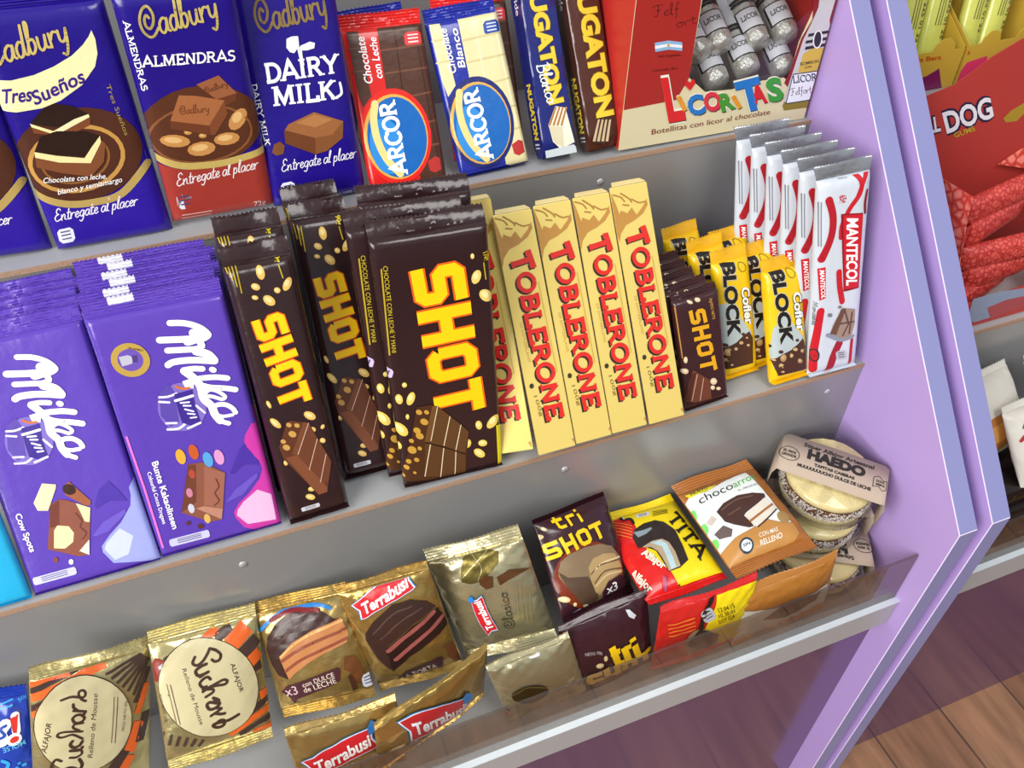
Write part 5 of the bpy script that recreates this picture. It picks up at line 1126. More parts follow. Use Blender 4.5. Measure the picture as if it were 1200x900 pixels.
  ('p','picture','4E281C',5,[(-14.3,34.2),(-9.4,34),(-18.1,8.8),(-22.8,11)]),
  ('s','picture','C8A890',6,0.74,0,0,[(-8.2,32.2),(-16.1,8.7)]),
  ('s','picture','C8A890',6,0.7,0,0,[(-2.3,26.8),(-8.1,6)]),
  ('s','small_print','B8843A',2,0.81,0,0,[(-21.7,99.2),(-20.4,51.2)]),
 ],
 'B1': [
  ('p','picture','B4C0C0',1,[(-19.1,71.5),(-7.7,72.8),(3.2,52.5),(11.8,38.4),(10.6,8.7),(-20.1,10.8),(-21.9,38.9)]),
  ('t','lettering','C8C8B8',3,'BLOCK','sans',(-11.8,109.3),(-1,-69.3),(12.1,-2.1),0.075),
  ('t','lettering','1E1A18',4,'BLOCK','sans',(-11.8,109.3),(-1,-69.3),(12.1,-2.1),0.05),
  ('t','lettering','1E1A18',3,'Cofler','sans',(4.9,82.7),(1.3,-36.1),(8.3,-1.2),0.09),
  ('t','lettering','F4F4F0',4,'Cofler','sans',(4.9,82.7),(1.3,-36.1),(8.3,-1.2),0.035),
  ('p','picture','4A2C20',2,[(9.4,39.8),(12.8,32.2),(10.8,7.9),(-20.2,9.3),(-19.8,20.5),(-18,30.4),(-5.4,32.8),(3.4,37.8)]),
  ('p','picture','B08A5A',2,[(4,29.4),(3.4,28),(1.8,27.2),(-0.1,27.3),(-2,28.3),(-3.3,29.8),(-3.7,31.6),(-3,33),(-1.5,33.8),(0.5,33.7),(2.4,32.7),(3.7,31.1)]),
  ('p','picture','C8A878',3,[(2.1,30.4),(1.5,29.6),(0.3,29.4),(-1.1,29.8),(-2.2,30.7),(-2.6,31.7),(-2,32.6),(-0.8,32.8),(0.6,32.4),(1.7,31.5)]),
  ('p','picture','B08A5A',2,[(-2.8,25.4),(-3.4,24),(-4.7,23.3),(-6.4,23.4),(-7.9,24.2),(-9,25.6),(-9.3,27.2),(-8.7,28.5),(-7.4,29.2),(-5.8,29.2),(-4.2,28.3),(-3.1,26.9)]),
  ('p','picture','C8A878',3,[(-4.5,26.3),(-4.9,25.5),(-5.9,25.3),(-7.1,25.6),(-8,26.4),(-8.3,27.4),(-7.9,28.1),(-6.8,28.4),(-5.7,28),(-4.7,27.2)]),
  ('p','picture','B08A5A',2,[(-11.2,23.6),(-12.5,22.3),(-14.3,21.9),(-16.2,22.5),(-17.5,23.9),(-18,25.8),(-17.5,27.7),(-16.2,29),(-14.4,29.4),(-12.6,28.8),(-11.2,27.3),(-10.7,25.5)]),
  ('p','picture','C8A878',3,[(-12.8,25.1),(-13.7,24.4),(-15,24.5),(-16.2,25.2),(-16.8,26.4),(-16.6,27.5),(-15.7,28.2),(-14.5,28.2),(-13.3,27.4),(-12.7,26.3)]),
  ('p','picture','B08A5A',2,[(9.8,25.5),(9.4,24.3),(8.3,23.6),(7,23.6),(5.7,24.4),(4.9,25.6),(4.6,27),(5.1,28.2),(6.2,28.9),(7.5,28.9),(8.8,28.2),(9.6,26.9)]),
  ('p','picture','C8A878',3,[(8.5,26.3),(8.2,25.6),(7.3,25.4),(6.4,25.6),(5.6,26.3),(5.4,27.2),(5.8,27.9),(6.6,28.1),(7.6,27.9),(8.3,27.2)]),
  ('p','picture','B08A5A',2,[(-13.9,17.3),(-14.4,16.2),(-15.6,15.7),(-17.1,15.8),(-18.5,16.5),(-19.4,17.7),(-19.7,18.9),(-19.2,20),(-18,20.5),(-16.6,20.4),(-15.2,19.7),(-14.2,18.6)]),
  ('p','picture','C8A878',3,[(-15.4,18.1),(-15.8,17.5),(-16.7,17.3),(-17.8,17.6),(-18.6,18.3),(-18.8,19.1),(-18.4,19.7),(-17.5,19.8),(-16.5,19.5),(-15.7,18.9)]),
  ('p','picture','B08A5A',2,[(8.6,33.4),(8.2,32.6),(7.3,32.2),(6.2,32.2),(5,32.8),(4.3,33.7),(4.1,34.6),(4.5,35.4),(5.3,35.8),(6.5,35.7),(7.6,35.2),(8.4,34.3)]),
  ('p','picture','C8A878',3,[(7.4,33.9),(7.1,33.5),(6.4,33.4),(5.6,33.6),(4.9,34.1),(4.7,34.7),(5,35.1),(5.7,35.3),(6.6,35),(7.2,34.5)]),
  ('p','picture','B08A5A',2,[(-9.4,11.5),(-9.8,10.7),(-10.7,10.3),(-11.8,10.3),(-12.9,10.9),(-13.7,11.8),(-13.9,12.8),(-13.5,13.6),(-12.6,14),(-11.5,13.9),(-10.4,13.3),(-9.6,12.4)]),
  ('p','picture','C8A878',3,[(-10.6,12.1),(-10.9,11.6),(-11.6,11.5),(-12.4,11.7),(-13.1,12.3),(-13.3,12.8),(-12.9,13.3),(-12.2,13.4),(-11.4,13.2),(-10.8,12.7)]),
  ('p','picture','3A2018',2,[(-13.5,32.1),(-13.9,31.3),(-14.9,31),(-16.2,31.1),(-17.5,31.7),(-18.4,32.6),(-18.6,33.5),(-18.2,34.3),(-17.2,34.7),(-15.9,34.5),(-14.6,34),(-13.8,33.1)]),
  ('p','picture','5A3424',3,[(-14.8,32.7),(-15.2,32.3),(-16,32.2),(-16.9,32.5),(-17.6,33),(-17.9,33.6),(-17.5,34),(-16.7,34.1),(-15.8,33.9),(-15,33.3)]),
  ('p','picture','3A2018',2,[(4.6,38.2),(4.3,37.5),(3.5,37.2),(2.5,37.3),(1.6,37.7),(0.9,38.5),(0.7,39.2),(1.1,39.9),(1.8,40.2),(2.8,40.2),(3.7,39.7),(4.4,39)]),
  ('p','picture','5A3424',3,[(3.6,38.7),(3.3,38.3),(2.7,38.2),(2,38.4),(1.5,38.8),(1.3,39.3),(1.5,39.7),(2.2,39.8),(2.9,39.6),(3.4,39.2)]),
  ('s','emblem','5A4A20',2,0.55,0,1,[(11.4,101.4),(11.6,100.4),(11.6,99.4),(11.4,98.5),(11.1,97.8),(10.5,97.2),(9.9,96.8),(9.1,96.6),(8.2,96.7),(7.4,97),(6.5,97.5),(5.7,98.1),(5,99),(4.5,99.9),(4.1,100.9),(3.9,101.9),(3.9,102.9),(4.1,103.8),(4.5,104.5),(5,105.1),(5.7,105.5),(6.5,105.7),(7.3,105.6),(8.2,105.3),(9,104.9),(9.8,104.2),(10.5,103.4),(11,102.4)]),
 ],
 'B2': [
  ('p','picture','B4C0C0',1,[(-16.9,52.9),(-4.6,64.3),(7.5,47),(15.2,36.3),(15.8,6.5),(-18.2,14.7),(-20.3,30.6)]),
  ('t','lettering','C8C8B8',3,'BLOCK','sans',(-15.2,106.1),(4.9,-70),(12.4,-1.3),0.075),
  ('t','lettering','1E1A18',4,'BLOCK','sans',(-15.2,106.1),(4.9,-70),(12.4,-1.3),0.05),
  ('t','lettering','1E1A18',3,'Cofler','sans',(5.3,81.8),(2.3,-37.7),(8.4,-1.1),0.09),
  ('t','lettering','F4F4F0',4,'Cofler','sans',(5.3,81.8),(2.3,-37.7),(8.4,-1.1),0.035),
  ('p','picture','4A2C20',2,[(13.5,36.8),(16.4,28.7),(16.3,5.6),(-15.5,7),(-20,23.2),(-10.6,26.7),(-0.5,28.5),(8.2,32.9)]),
  ('p','picture','B08A5A',2,[(9.1,26.4),(8.4,24.9),(6.8,24.2),(4.6,24.3),(2.5,25.3),(1,26.8),(0.5,28.6),(1.2,30),(2.9,30.8),(5,30.7),(7.1,29.7),(8.6,28.1)]),
  ('p','picture','C8A878',3,[(6.9,27.4),(6.4,26.6),(5,26.4),(3.4,26.8),(2.2,27.7),(1.7,28.7),(2.3,29.6),(3.6,29.8),(5.2,29.4),(6.5,28.5)]),
  ('p','picture','B08A5A',2,[(2.7,20.9),(1.4,19.6),(-0.2,19),(-1.8,19.4),(-2.9,20.6),(-3.3,22.3),(-2.8,24.1),(-1.6,25.5),(0,26.1),(1.6,25.7),(2.8,24.5),(3.1,22.7)]),
  ('p','picture','C8A878',3,[(1.2,22.2),(0.4,21.5),(-0.7,21.4),(-1.7,22),(-2.2,23),(-2,24.2),(-1.2,24.9),(-0.1,25),(0.9,24.4),(1.4,23.3)]),
  ('p','picture','B08A5A',2,[(-6.2,21.3),(-7.5,20),(-9.2,19.5),(-11,20),(-12.2,21.3),(-12.7,23.1),(-12.2,24.9),(-11,26.2),(-9.3,26.7),(-7.5,26.3),(-6.3,25),(-5.8,23.2)]),
  ('p','picture','C8A878',3,[(-7.8,22.7),(-8.6,22),(-9.9,21.9),(-11,22.6),(-11.6,23.7),(-11.4,24.8),(-10.6,25.6),(-9.3,25.6),(-8.2,25),(-7.6,23.8)]),
  ('p','picture','B08A5A',2,[(14.5,24),(14.1,22.6),(13,21.8),(11.7,21.7),(10.4,22.5),(9.5,23.8),(9.2,25.3),(9.7,26.7),(10.7,27.5),(12.1,27.6),(13.4,26.8),(14.3,25.5)]),
  ('p','picture','C8A878',3,[(13.2,24.8),(12.8,24),(12,23.7),(11,23.9),(10.2,24.6),(10,25.6),(10.4,26.4),(11.2,26.7),(12.2,26.4),(12.9,25.7)]),
  ('p','picture','B08A5A',2,[(-7.8,15.4),(-8.4,14.2),(-9.8,13.6),(-11.6,13.7),(-13.4,14.5),(-14.6,15.8),(-15,17.2),(-14.4,18.4),(-13.1,19),(-11.2,18.9),(-9.5,18.1),(-8.2,16.8)]),
  ('p','picture','C8A878',3,[(-9.7,16.2),(-10.1,15.6),(-11.3,15.4),(-12.6,15.7),(-13.6,16.5),(-14,17.4),(-13.5,18),(-12.4,18.2),(-11.1,17.9),(-10,17.1)]),
  ('p','picture','B08A5A',2,[(-15,21.9),(-15.4,21.2),(-16.4,20.8),(-17.7,20.9),(-19,21.5),(-19.9,22.3),(-20.2,23.3),(-19.8,24.1),(-18.8,24.5),(-17.5,24.3),(-16.2,23.8),(-15.3,22.9)]),
  ('p','picture','C8A878',3,[(-16.3,22.6),(-16.7,22.1),(-17.5,22),(-18.4,22.3),(-19.2,22.8),(-19.5,23.4),(-19.1,23.8),(-18.3,23.9),(-17.4,23.7),(-16.6,23.1)]),
  ('p','picture','B08A5A',2,[(-7.3,8.8),(-7.7,8.1),(-8.9,7.7),(-10.4,7.9),(-11.8,8.5),(-12.9,9.4),(-13.2,10.4),(-12.7,11.2),(-11.6,11.5),(-10.1,11.4),(-8.7,10.7),(-7.6,9.8)]),
  ('p','picture','C8A878',3,[(-8.8,9.5),(-9.2,9.1),(-10.1,9),(-11.2,9.3),(-12.1,9.8),(-12.4,10.4),(-12,10.9),(-11.1,10.9),(-10,10.7),(-9.1,10.1)]),
  ('p','picture','B08A5A',2,[(11.4,15.1),(11,14),(9.9,13.4),(8.6,13.5),(7.3,14.1),(6.4,15.2),(6.1,16.5),(6.5,17.6),(7.6,18.2),(8.9,18.2),(10.2,17.5),(11.1,16.4)]),
  ('p','picture','C8A878',3,[(10.1,15.8),(9.7,15.2),(8.9,15),(7.9,15.3),(7.1,15.9),(6.9,16.7),(7.2,17.3),(8,17.5),(9,17.2),(9.8,16.6)]),
  ('p','picture','3A2018',2,[(-18.4,36.3),(-18.7,35.5),(-19.6,35.1),(-20.8,35.1),(-21.9,35.6),(-22.6,36.5),(-22.9,37.4),(-22.5,38.2),(-21.6,38.6),(-20.5,38.5),(-19.4,38),(-18.6,37.2)]),
  ('p','picture','5A3424',3,[(-19.5,36.8),(-19.8,36.4),(-20.5,36.2),(-21.4,36.4),(-22,36.9),(-22.2,37.5),(-21.9,37.9),(-21.2,38.1),(-20.4,37.9),(-19.7,37.4)]),
  ('p','picture','3A2018',2,[(-8.7,28.8),(-9.1,28.1),(-10.1,27.7),(-11.4,27.8),(-12.7,28.3),(-13.6,29.2),(-13.9,30.2),(-13.5,30.9),(-12.5,31.3),(-11.1,31.2),(-9.9,30.7),(-8.9,29.8)]),
  ('p','picture','5A3424',3,[(-10,29.4),(-10.3,29),(-11.1,28.9),(-12.1,29.1),(-12.9,29.7),(-13.1,30.2),(-12.8,30.7),(-12,30.8),(-11,30.5),(-10.3,30)]),
  ('p','picture','3A2018',2,[(9.1,35.7),(8.8,35),(8,34.7),(7,34.7),(6,35.2),(5.3,35.9),(5.1,36.7),(5.4,37.3),(6.2,37.7),(7.2,37.6),(8.2,37.2),(8.9,36.5)]),
  ('p','picture','5A3424',3,[(8.1,36.1),(7.8,35.8),(7.2,35.7),(6.4,35.8),(5.9,36.3),(5.7,36.7),(5.9,37.1),(6.5,37.2),(7.3,37),(7.9,36.6)]),
  ('s','emblem','5A4A20',2,0.56,0,1,[(8.8,100.1),(9,99.1),(9,98.1),(8.9,97.2),(8.5,96.4),(8,95.8),(7.3,95.4),(6.5,95.3),(5.7,95.3),(4.8,95.6),(3.9,96),(3.1,96.7),(2.4,97.5),(1.8,98.4),(1.4,99.4),(1.1,100.4),(1.1,101.4),(1.3,102.3),(1.6,103.1),(2.1,103.7),(2.8,104.1),(3.6,104.2),(4.4,104.2),(5.3,103.9),(6.2,103.5),(7,102.8),(7.8,102),(8.3,101.1)]),
  ('t','side_lettering','4A3A10',2,'CHOCOLATE CON LECHE CON MANI','sans',(-26.9,93),(-2.4,-67.4),(2,-0.4),0),
  ('p','badge','F0F0F8',2,[(-31.6,97.8),(-28.6,97.1),(-27.5,97.8),(-27.1,102.5),(-28,103.6),(-31,104.2),(-32.1,103.6),(-32.5,98.9)]),
  ('s','badge','303030',3,0.67,0,0,[(-31.4,99.7),(-28.4,99.1)]),
  ('s','badge','303030',3,0.72,0,0,[(-31.3,101.3),(-28.3,100.7)]),
  ('s','badge','303030',3,0.67,0,0,[(-31.1,102.8),(-28.1,102.2)]),
 ],
 'MA': [
  ('p','emblem','8A1420',2,[(-4.4,154),(17.3,150.6),(19.5,80.3),(3.5,80.4)]),
  ('p','emblem','C8202C',3,[(-2.4,152.5),(17.4,149.4),(18.9,81.6),(4.3,82.6)]),
  ('t','lettering','FFFFFF',4,'MANTECOL','sans',(1.7,149),(4.3,-63.2),(10.7,-2.3),0.03),
  ('s','emblem','C4202C',1,4.51,1,0,[(7.5,187.6),(13.7,178.1),(12.3,167.8),(3.7,156.6),(-2.5,143.7),(-2.8,132.7)]),
  ('s','emblem','C4202C',1,3.91,1,0,[(21.7,185.9),(16,178.7),(11.2,166.9)]),
  ('s','emblem','8A1A26',1,3.01,1,0,[(20.4,169.3),(19,158.9),(20.3,150)]),
  ('s','emblem','B01E2A',1,6.62,1,0,[(-16.4,168.2),(-11.8,152.3),(-12.6,134.8),(-19.8,116.1)]),
  ('s','emblem','C4202C',1,5.44,1,0,[(-2.5,100.7),(-0.7,86.2),(2.9,70.9)]),
  ('s','emblem','A01C28',1,7.96,1,0,[(2.7,28.6),(-2.2,16.9),(-5.9,2.2)]),
  ('s','emblem','C4202C',1,6.7,1,0,[(-18,66.2),(-19.9,46.9),(-21.8,27.2),(-21.7,6.4)]),
  ('s','emblem','B01E2A',1,3.19,1,0,[(16.3,28.9),(16,17.4),(16,4.3)]),
  ('t','lettering','C4202C',3,'65g','sans',(-7.4,170.2),(2.3,-6.8),(5.8,0.3),0.02),
  ('t','small_print','404048',2,'MANTECOL','sans',(-6.5,183.5),(8.3,0),(-0.5,1.5),0),
  ('p','emblem','C8202C',2,[(-22.9,107.7),(-16.2,108.4),(-14.3,78.6),(-19.9,76.8)]),
  ('t','lettering','FFFFFF',3,'MANTECOL','sans',(-21.1,106.1),(2.8,-27.3),(3.9,-0.7),0.02),
  ('t','small_print','30303A',3,'Mondelez','script',(-24.6,76.3),(0.3,-23.3),(3.6,-1),0.1),
  ('s','small_print','7A7A84',2,0.72,0,0,[(-24.5,167.7),(-22.9,128.1)]),
  ('s','small_print','7A7A84',2,0.72,0,0,[(-22.6,167.4),(-21,127.7)]),
  ('s','badge','30303A',2,1.34,0,1,[(-17.6,20.9),(-17.7,19.6),(-17.9,18.3),(-18.3,17.2),(-18.8,16.4),(-19.5,15.8),(-20.3,15.6),(-21.2,15.7),(-22.1,16),(-22.9,16.7),(-23.7,17.7),(-24.4,18.8),(-24.9,20.1),(-25.3,21.6),(-25.4,23),(-25.4,24.3),(-25.2,25.6),(-24.8,26.7),(-24.2,27.5),(-23.5,28),(-22.7,28.3),(-21.9,28.2),(-21,27.8),(-20.2,27.2),(-19.4,26.2),(-18.7,25.1),(-18.2,23.8),(-17.8,22.4)]),
  ('t','badge','30303A',3,'TACC','sans',(-24.1,21.1),(5.8,-1.5),(-0.1,2.1),0),
  ('p','badge','B8B8C4',2,[(3.2,11.1),(10.7,10.2),(12.2,11.9),(11,17.8),(8.7,20),(1.2,20.9),(-0.3,19.2),(0.9,13.3)]),
  ('s','badge','50505C',3,0.91,0,0,[(3,14),(9.7,13.2)]),
  ('s','badge','50505C',3,0.87,0,0,[(2.5,16.4),(9.2,15.6)]),
  ('s','badge','50505C',3,0.87,0,0,[(2,18.7),(8.8,17.9)]),
  ('p','picture','9A8474',3,[(3.4,64.7),(17.1,60.2),(17.6,45.1),(15.2,33.6),(5.7,32.9),(-7.7,41.4),(-4.5,50.6)]),
  ('p','picture','6A4A3A',4,[(2.2,63.8),(7.3,63),(-1.1,38.4),(-7.7,41.4)]),
  ('s','picture','5E4034',5,1.52,0,0,[(6.1,61.6),(11.1,46.7),(5.5,35.5)]),
  ('s','picture','5E4034',5,1.52,0,0,[(14,58.5),(12.4,36.3)]),
  ('s','picture','5E4034',5,1.54,0,0,[(2,49),(17.4,47.7)]),
  ('s','picture','8A90A0',2,3.54,1,0,[(-10.2,40.7),(4.5,31.9),(17.3,32.5)]),
  ('p','picture','7A7A84',3,[(-6.4,59.7),(-6.4,59.1),(-6.8,58.6),(-7.3,58.3),(-8,58.2),(-8.8,58.3),(-9.6,58.6),(-10.3,59.1),(-10.9,59.7),(-11.3,60.3),(-11.5,60.9),(-11.4,61.5),(-11,62),(-10.5,62.3),(-9.8,62.4),(-9,62.3),(-8.2,62),(-7.5,61.6),(-6.9,61),(-6.5,60.4)]),
  ('p','picture','7A7A84',3,[(2.8,65.6),(2.7,65.1),(2.5,64.8),(2,64.6),(1.5,64.5),(0.9,64.6),(0.2,64.8),(-0.4,65.2),(-0.8,65.6),(-1.2,66.1),(-1.3,66.6),(-1.2,67),(-1,67.3),(-0.5,67.6),(0,67.6),(0.6,67.6),(1.3,67.3),(1.9,67),(2.3,66.5),(2.7,66.1)]),
 ],
 'SU1': [
  ('s','wrapper_band','E8682A',1,6.45,0,0,[(-45.2,137.6),(-30.4,140.3),(-16,140.1)]),
  ('s','wrapper_band','4A3630',1,4.03,0,0,[(-44.6,130.9),(-26.3,136.6),(-7.3,141.4),(14.2,141.9)]),
  ('s','wrapper_band','E8682A',1,6.27,0,0,[(-44.4,125.4),(-26.4,130.6),(-7.4,135.9),(8.7,139.2)]),
  ('s','wrapper_band','4A3630',1,5.03,0,0,[(-43.9,116.4),(-35.1,120.7),(-24,126.4)]),
  ('s','wrapper_band','E8682A',1,5.92,0,0,[(-44.4,111.1),(-36.9,115.9)]),
  ('s','wrapper_band','4A3630',1,2.03,0,0,[(7.7,131.6),(34.7,138.3)]),
  ('s','wrapper_band','4A3630',1,2.37,0,0,[(11.5,126.9),(35.9,137.3)]),
  ('s','wrapper_band','4A3630',1,2.37,0,0,[(15.3,122.1),(37,136.2)]),
  ('s','wrapper_band','4A3630',1,2.28,0,0,[(19.2,117.2),(38.2,135.1)]),
  ('s','wrapper_band','4A3630',1,2.28,0,0,[(23.1,112.3),(39.3,134)]),
  ('s','wrapper_band','4A3630',1,2.28,0,0,[(27.1,107.3),(40.5,132.9)]),
  ('s','wrapper_band','4A3630',1,4.28,0,0,[(29,99.5),(40.5,124.7)]),
  ('s','wrapper_band','E8682A',1,5.08,0,0,[(29.9,89.6),(38.6,112.4)]),
  ('s','wrapper_band','E8682A',1,8.88,0,0,[(23.1,56.1),(31.8,81.6)]),
  ('s','wrapper_band','4A3630',1,7.4,0,0,[(31.8,62.2),(37.7,86.5)]),
  ('s','wrapper_band','4A3630',1,8.88,0,0,[(7.7,41),(20.2,59.8)]),
  ('s','wrapper_band','E8682A',1,7.62,0,0,[(17.2,39.1),(25,52.8)]),
  ('p','emblem','3A2A20',2,[(19.8,112.2),(22.8,105.1),(24.8,97.6),(25.8,90),(25.7,82.4),(24.5,75.2),(22.3,68.7),(19,62.9),(14.9,58.2),(10.1,54.7),(4.7,52.5),(-1.1,51.7),(-7.1,52.2),(-13,54),(-18.8,57),(-24.1,61.2),(-28.9,66.3),(-33.1,72.2),(-36.5,78.7),(-39,85.6),(-40.6,92.8),(-41.3,99.9),(-41,106.8),(-39.8,113.4),(-37.7,119.4),(-34.8,124.8),(-31.1,129.2),(-26.7,132.7),(-21.8,135.1),(-16.4,136.4),(-10.8,136.4),(-5,135.2),(0.7,132.8),(6.2,129.1),(11.4,124.4),(15.9,118.7)]),
  ('p','emblem','CDC298',3,[(19.3,111.9),(22.2,105),(24.2,97.6),(25.2,90.1),(25.1,82.7),(23.9,75.7),(21.7,69.2),(18.5,63.6),(14.4,59),(9.7,55.6),(4.4,53.4),(-1.3,52.6),(-7.2,53),(-13,54.8),(-18.6,57.8),(-23.9,61.8),(-28.6,66.8),(-32.7,72.6),(-36,79),(-38.5,85.8),(-40.1,92.8),(-40.7,99.8),(-40.5,106.6),(-39.3,113),(-37.2,119),(-34.3,124.2),(-30.6,128.6),(-26.3,132),(-21.5,134.4),(-16.2,135.6),(-10.7,135.6),(-5,134.4),(0.6,132),(6,128.5),(11,123.9),(15.5,118.3)]),
  ('t','lettering','4A3228',4,'Relleno de Mousse','sans',(-3.9,64.5),(5,54.2),(-3.4,2),0),
  ('t','lettering','4A3228',4,'ALFAJOR','sans',(-34.4,78.9),(4.1,25.4),(-3.1,2),0.012),
  ('t','lettering','4A3228',4,'PESO NETO 50g','sans',(19.5,78.8),(2.8,26.1),(-2,1.1),0),
  ('s','small_print','6A5A48',4,0.64,0,0,[(9.9,72.1),(12.6,112.1)]),
  ('s','small_print','6A5A48',4,0.71,0,0,[(12.5,70.9),(15.1,111.1)]),
  ('s','lettering','4A3228',4,2.13,1,0,[(-24.9,69.5),(-28.3,71.8),(-30.7,68.6),(-31.3,63.7),(-28.2,58.7)]),
  ('s','lettering','4A3228',4,2.49,1,0,[(-13,67.2),(-11.1,61.6),(-13.2,57.8),(-17.6,61),(-22,61.8),(-27.3,58.4)]),
  ('s','lettering','4A3228',4,1.91,1,0,[(-19.3,70.9),(-14.7,69.7),(-11.1,71.6),(-12.4,75.7),(-18.8,76.9)]),
  ('s','lettering','4A3228',4,2.49,1,0,[(-18.8,76.9),(-12.9,75.3),(-10.6,77.2)]),
  ('s','lettering','4A3228',4,2.49,1,0,[(-17.3,85.1),(-18.7,82.4),(-16.8,79.1),(-12.8,79.3),(-10.5,82.4)]),
  ('s','lettering','4A3228',4,1.88,1,0,[(-10.5,84.7),(-17,90.7),(-24,90.4),(-26.9,92.2),(-25.8,94.6),(-20.4,94.4),(-10.4,91.1)]),
  ('s','lettering','4A3228',4,1.88,1,0,[(-12.5,92.8),(-16.4,96.4),(-15.5,99.2),(-9.8,98.3)]),
  ('s','lettering','4A3228',4,2.13,1,0,[(-14.5,106.5),(-16.7,104.5),(-15,100.2),(-10.7,99.8),(-8.7,102.5),(-11.4,106.1),(-14.5,106.5)]),
  ('s','lettering','4A3228',4,2.39,1,0,[(-9.7,104.6),(-7.9,107.3)]),
  ('s','lettering','4A3228',4,2.14,1,0,[(-7.9,107.6),(-15.7,110.7)]),
  ('s','lettering','4A3228',4,2.14,1,0,[(-13.1,109.9),(-15.5,113.1),(-15.8,116)]),
  ('s','lettering','4A3228',4,1.88,1,0,[(-23.4,121.2),(-16.4,122.2),(-9,119.4),(-7.2,122.1),(-8.6,124.9),(-11.3,124.4),(-11.6,121.2),(-9.5,117.6),(-7.3,115.8)]),
 ],
 'SU2': [
  ('s','wrapper_band','E8682A',1,7.62,0,0,[(-26.3,92.9),(-9.2,105.5)]),
  ('s','wrapper_band','4A3630',1,5.01,0,0,[(-32.5,96.8),(-20.8,101.8)]),
  ('s','wrapper_band','E8682A',1,6.37,0,0,[(-3.2,105.1),(9.9,110.9)]),
  ('s','wrapper_band','4A3630',1,7.62,0,0,[(7.2,103.8),(20.4,109.7)]),
  ('s','wrapper_band','E8682A',1,13.96,0,0,[(16.8,95.9),(32.6,106.1)]),
  ('s','wrapper_band','4A3630',1,10.25,0,0,[(24.5,85.5),(39.4,94)]),
  ('s','wrapper_band','E8682A',1,10.25,0,0,[(28.8,76.1),(39.7,81.7)]),
  ('s','wrapper_band','4A3630',1,7.94,0,0,[(30.8,70.3),(39.3,71.7)]),
  ('s','wrapper_band','E8682A',1,7.62,0,0,[(34.9,44.4),(43.5,45.6)]),
  ('s','wrapper_band','4A3630',1,5.67,0,0,[(25.3,34.4),(43.8,40.3)]),
  ('s','wrapper_band','E8682A',1,5.69,0,0,[(6.8,19.5),(28.2,28.2),(42.7,31.3)]),
  ('s','wrapper_band','4A3630',1,4.94,0,0,[(14.6,16.1),(31,20.9),(44.5,23.4)]),
  ('s','wrapper_band','E8682A',1,5.15,0,0,[(26.1,12.3),(47.3,15)]),
  ('s','wrapper_band','4A3630',1,2.28,0,0,[(-41.5,37.4),(-43.7,27.4)]),
  ('s','wrapper_band','4A3630',1,2.23,0,0,[(-36,34.6),(-38.6,25.4)]),
  ('s','wrapper_band','4A3630',1,2.38,0,0,[(-30.4,31.7),(-33.4,23.5)]),
  ('s','wrapper_band','4A3630',1,2.28,0,0,[(-24.7,28.8),(-28.1,21.5)]),
  ('s','wrapper_band','4A3630',1,2.65,0,0,[(-19,25.9),(-22.9,19.5)]),
  ('s','wrapper_band','4A3630',1,2.42,0,0,[(-13.3,22.9),(-17.5,17.5)]),
  ('s','wrapper_band','8A2A22',1,7.91,0,0,[(-43.7,82.1),(-35.5,98.7)]),
  ('s','wrapper_band','E8682A',1,5.56,0,0,[(-47.4,67),(-43.7,82.1)]),
  ('p','emblem','3A2A20',2,[(27,32.4),(22.5,27.7),(17.1,24.3),(11.1,22.2),(4.8,21.4),(-1.8,22),(-8.4,23.9),(-14.8,27.1),(-20.7,31.4),(-26.1,36.7),(-30.8,42.9),(-34.6,49.6),(-37.4,56.8),(-39.3,64.2),(-40,71.6),(-39.7,78.8),(-38.3,85.5),(-35.9,91.7),(-32.6,97.2),(-28.4,101.7),(-23.4,105.2),(-17.8,107.5),(-11.7,108.6),(-5.3,108.4),(1.1,106.9),(7.5,104.1),(13.6,100.2),(19.3,95.1),(24.3,89.1),(28.5,82.3),(31.7,75),(33.9,67.3),(34.9,59.5),(34.6,51.8),(33.2,44.6),(30.7,38.1)]),
  ('p','emblem','CDC298',3,[(26.6,32.9),(22.1,28.3),(16.8,25),(10.9,22.9),(4.6,22.1),(-1.8,22.7),(-8.3,24.6),(-14.6,27.7),(-20.4,32),(-25.7,37.2),(-30.3,43.2),(-34.1,49.9),(-36.9,56.9),(-38.7,64.2),(-39.5,71.5),(-39.2,78.6),(-37.8,85.2),(-35.4,91.3),(-32.1,96.7),(-28,101.1),(-23.1,104.6),(-17.6,106.8),(-11.6,107.9),(-5.3,107.7),(1,106.2),(7.3,103.5),(13.4,99.6),(18.9,94.6),(23.8,88.7),(28,82),(31.1,74.8),(33.2,67.2),(34.2,59.6),(34,52),(32.6,44.9),(30.1,38.5)]),
  ('t','lettering','4A3228',4,'Relleno de Mousse','sans',(-21.1,88.1),(6.8,-50.2),(3.1,0.1),0),
  ('t','lettering','4A3228',4,'ALFAJOR','sans',(14.8,81.4),(4.1,-26.6),(3.4,0.2),0.012),
  ('t','lettering','4A3228',4,'PESO NETO 50g','sans',(-40.4,70.9),(1.9,-24.2),(1.8,-0.1),0),
  ('s','small_print','6A5A48',4,0.55,0,0,[(-33.5,78.5),(-30.9,43.4)]),
  ('s','small_print','6A5A48',4,0.74,0,0,[(-31,77.7),(-28.5,42.6)]),
  ('p','badge','C8C8CC',2,[(-35.8,90.1),(-25.8,96.1),(-25.7,97.1),(-26.6,99),(-27.4,99.3),(-37.4,93.3),(-37.6,92.3),(-36.7,90.5)]),
  ('s','badge','505050',3,0.3,0,0,[(-34.6,92.1),(-28,96.1)]),
  ('s','badge','505050',3,0.26,0,0,[(-35,92.9),(-28.4,96.8)]),
  ('s','badge','505050',3,0.29,0,0,[(-35.4,93.6),(-28.8,97.6)]),
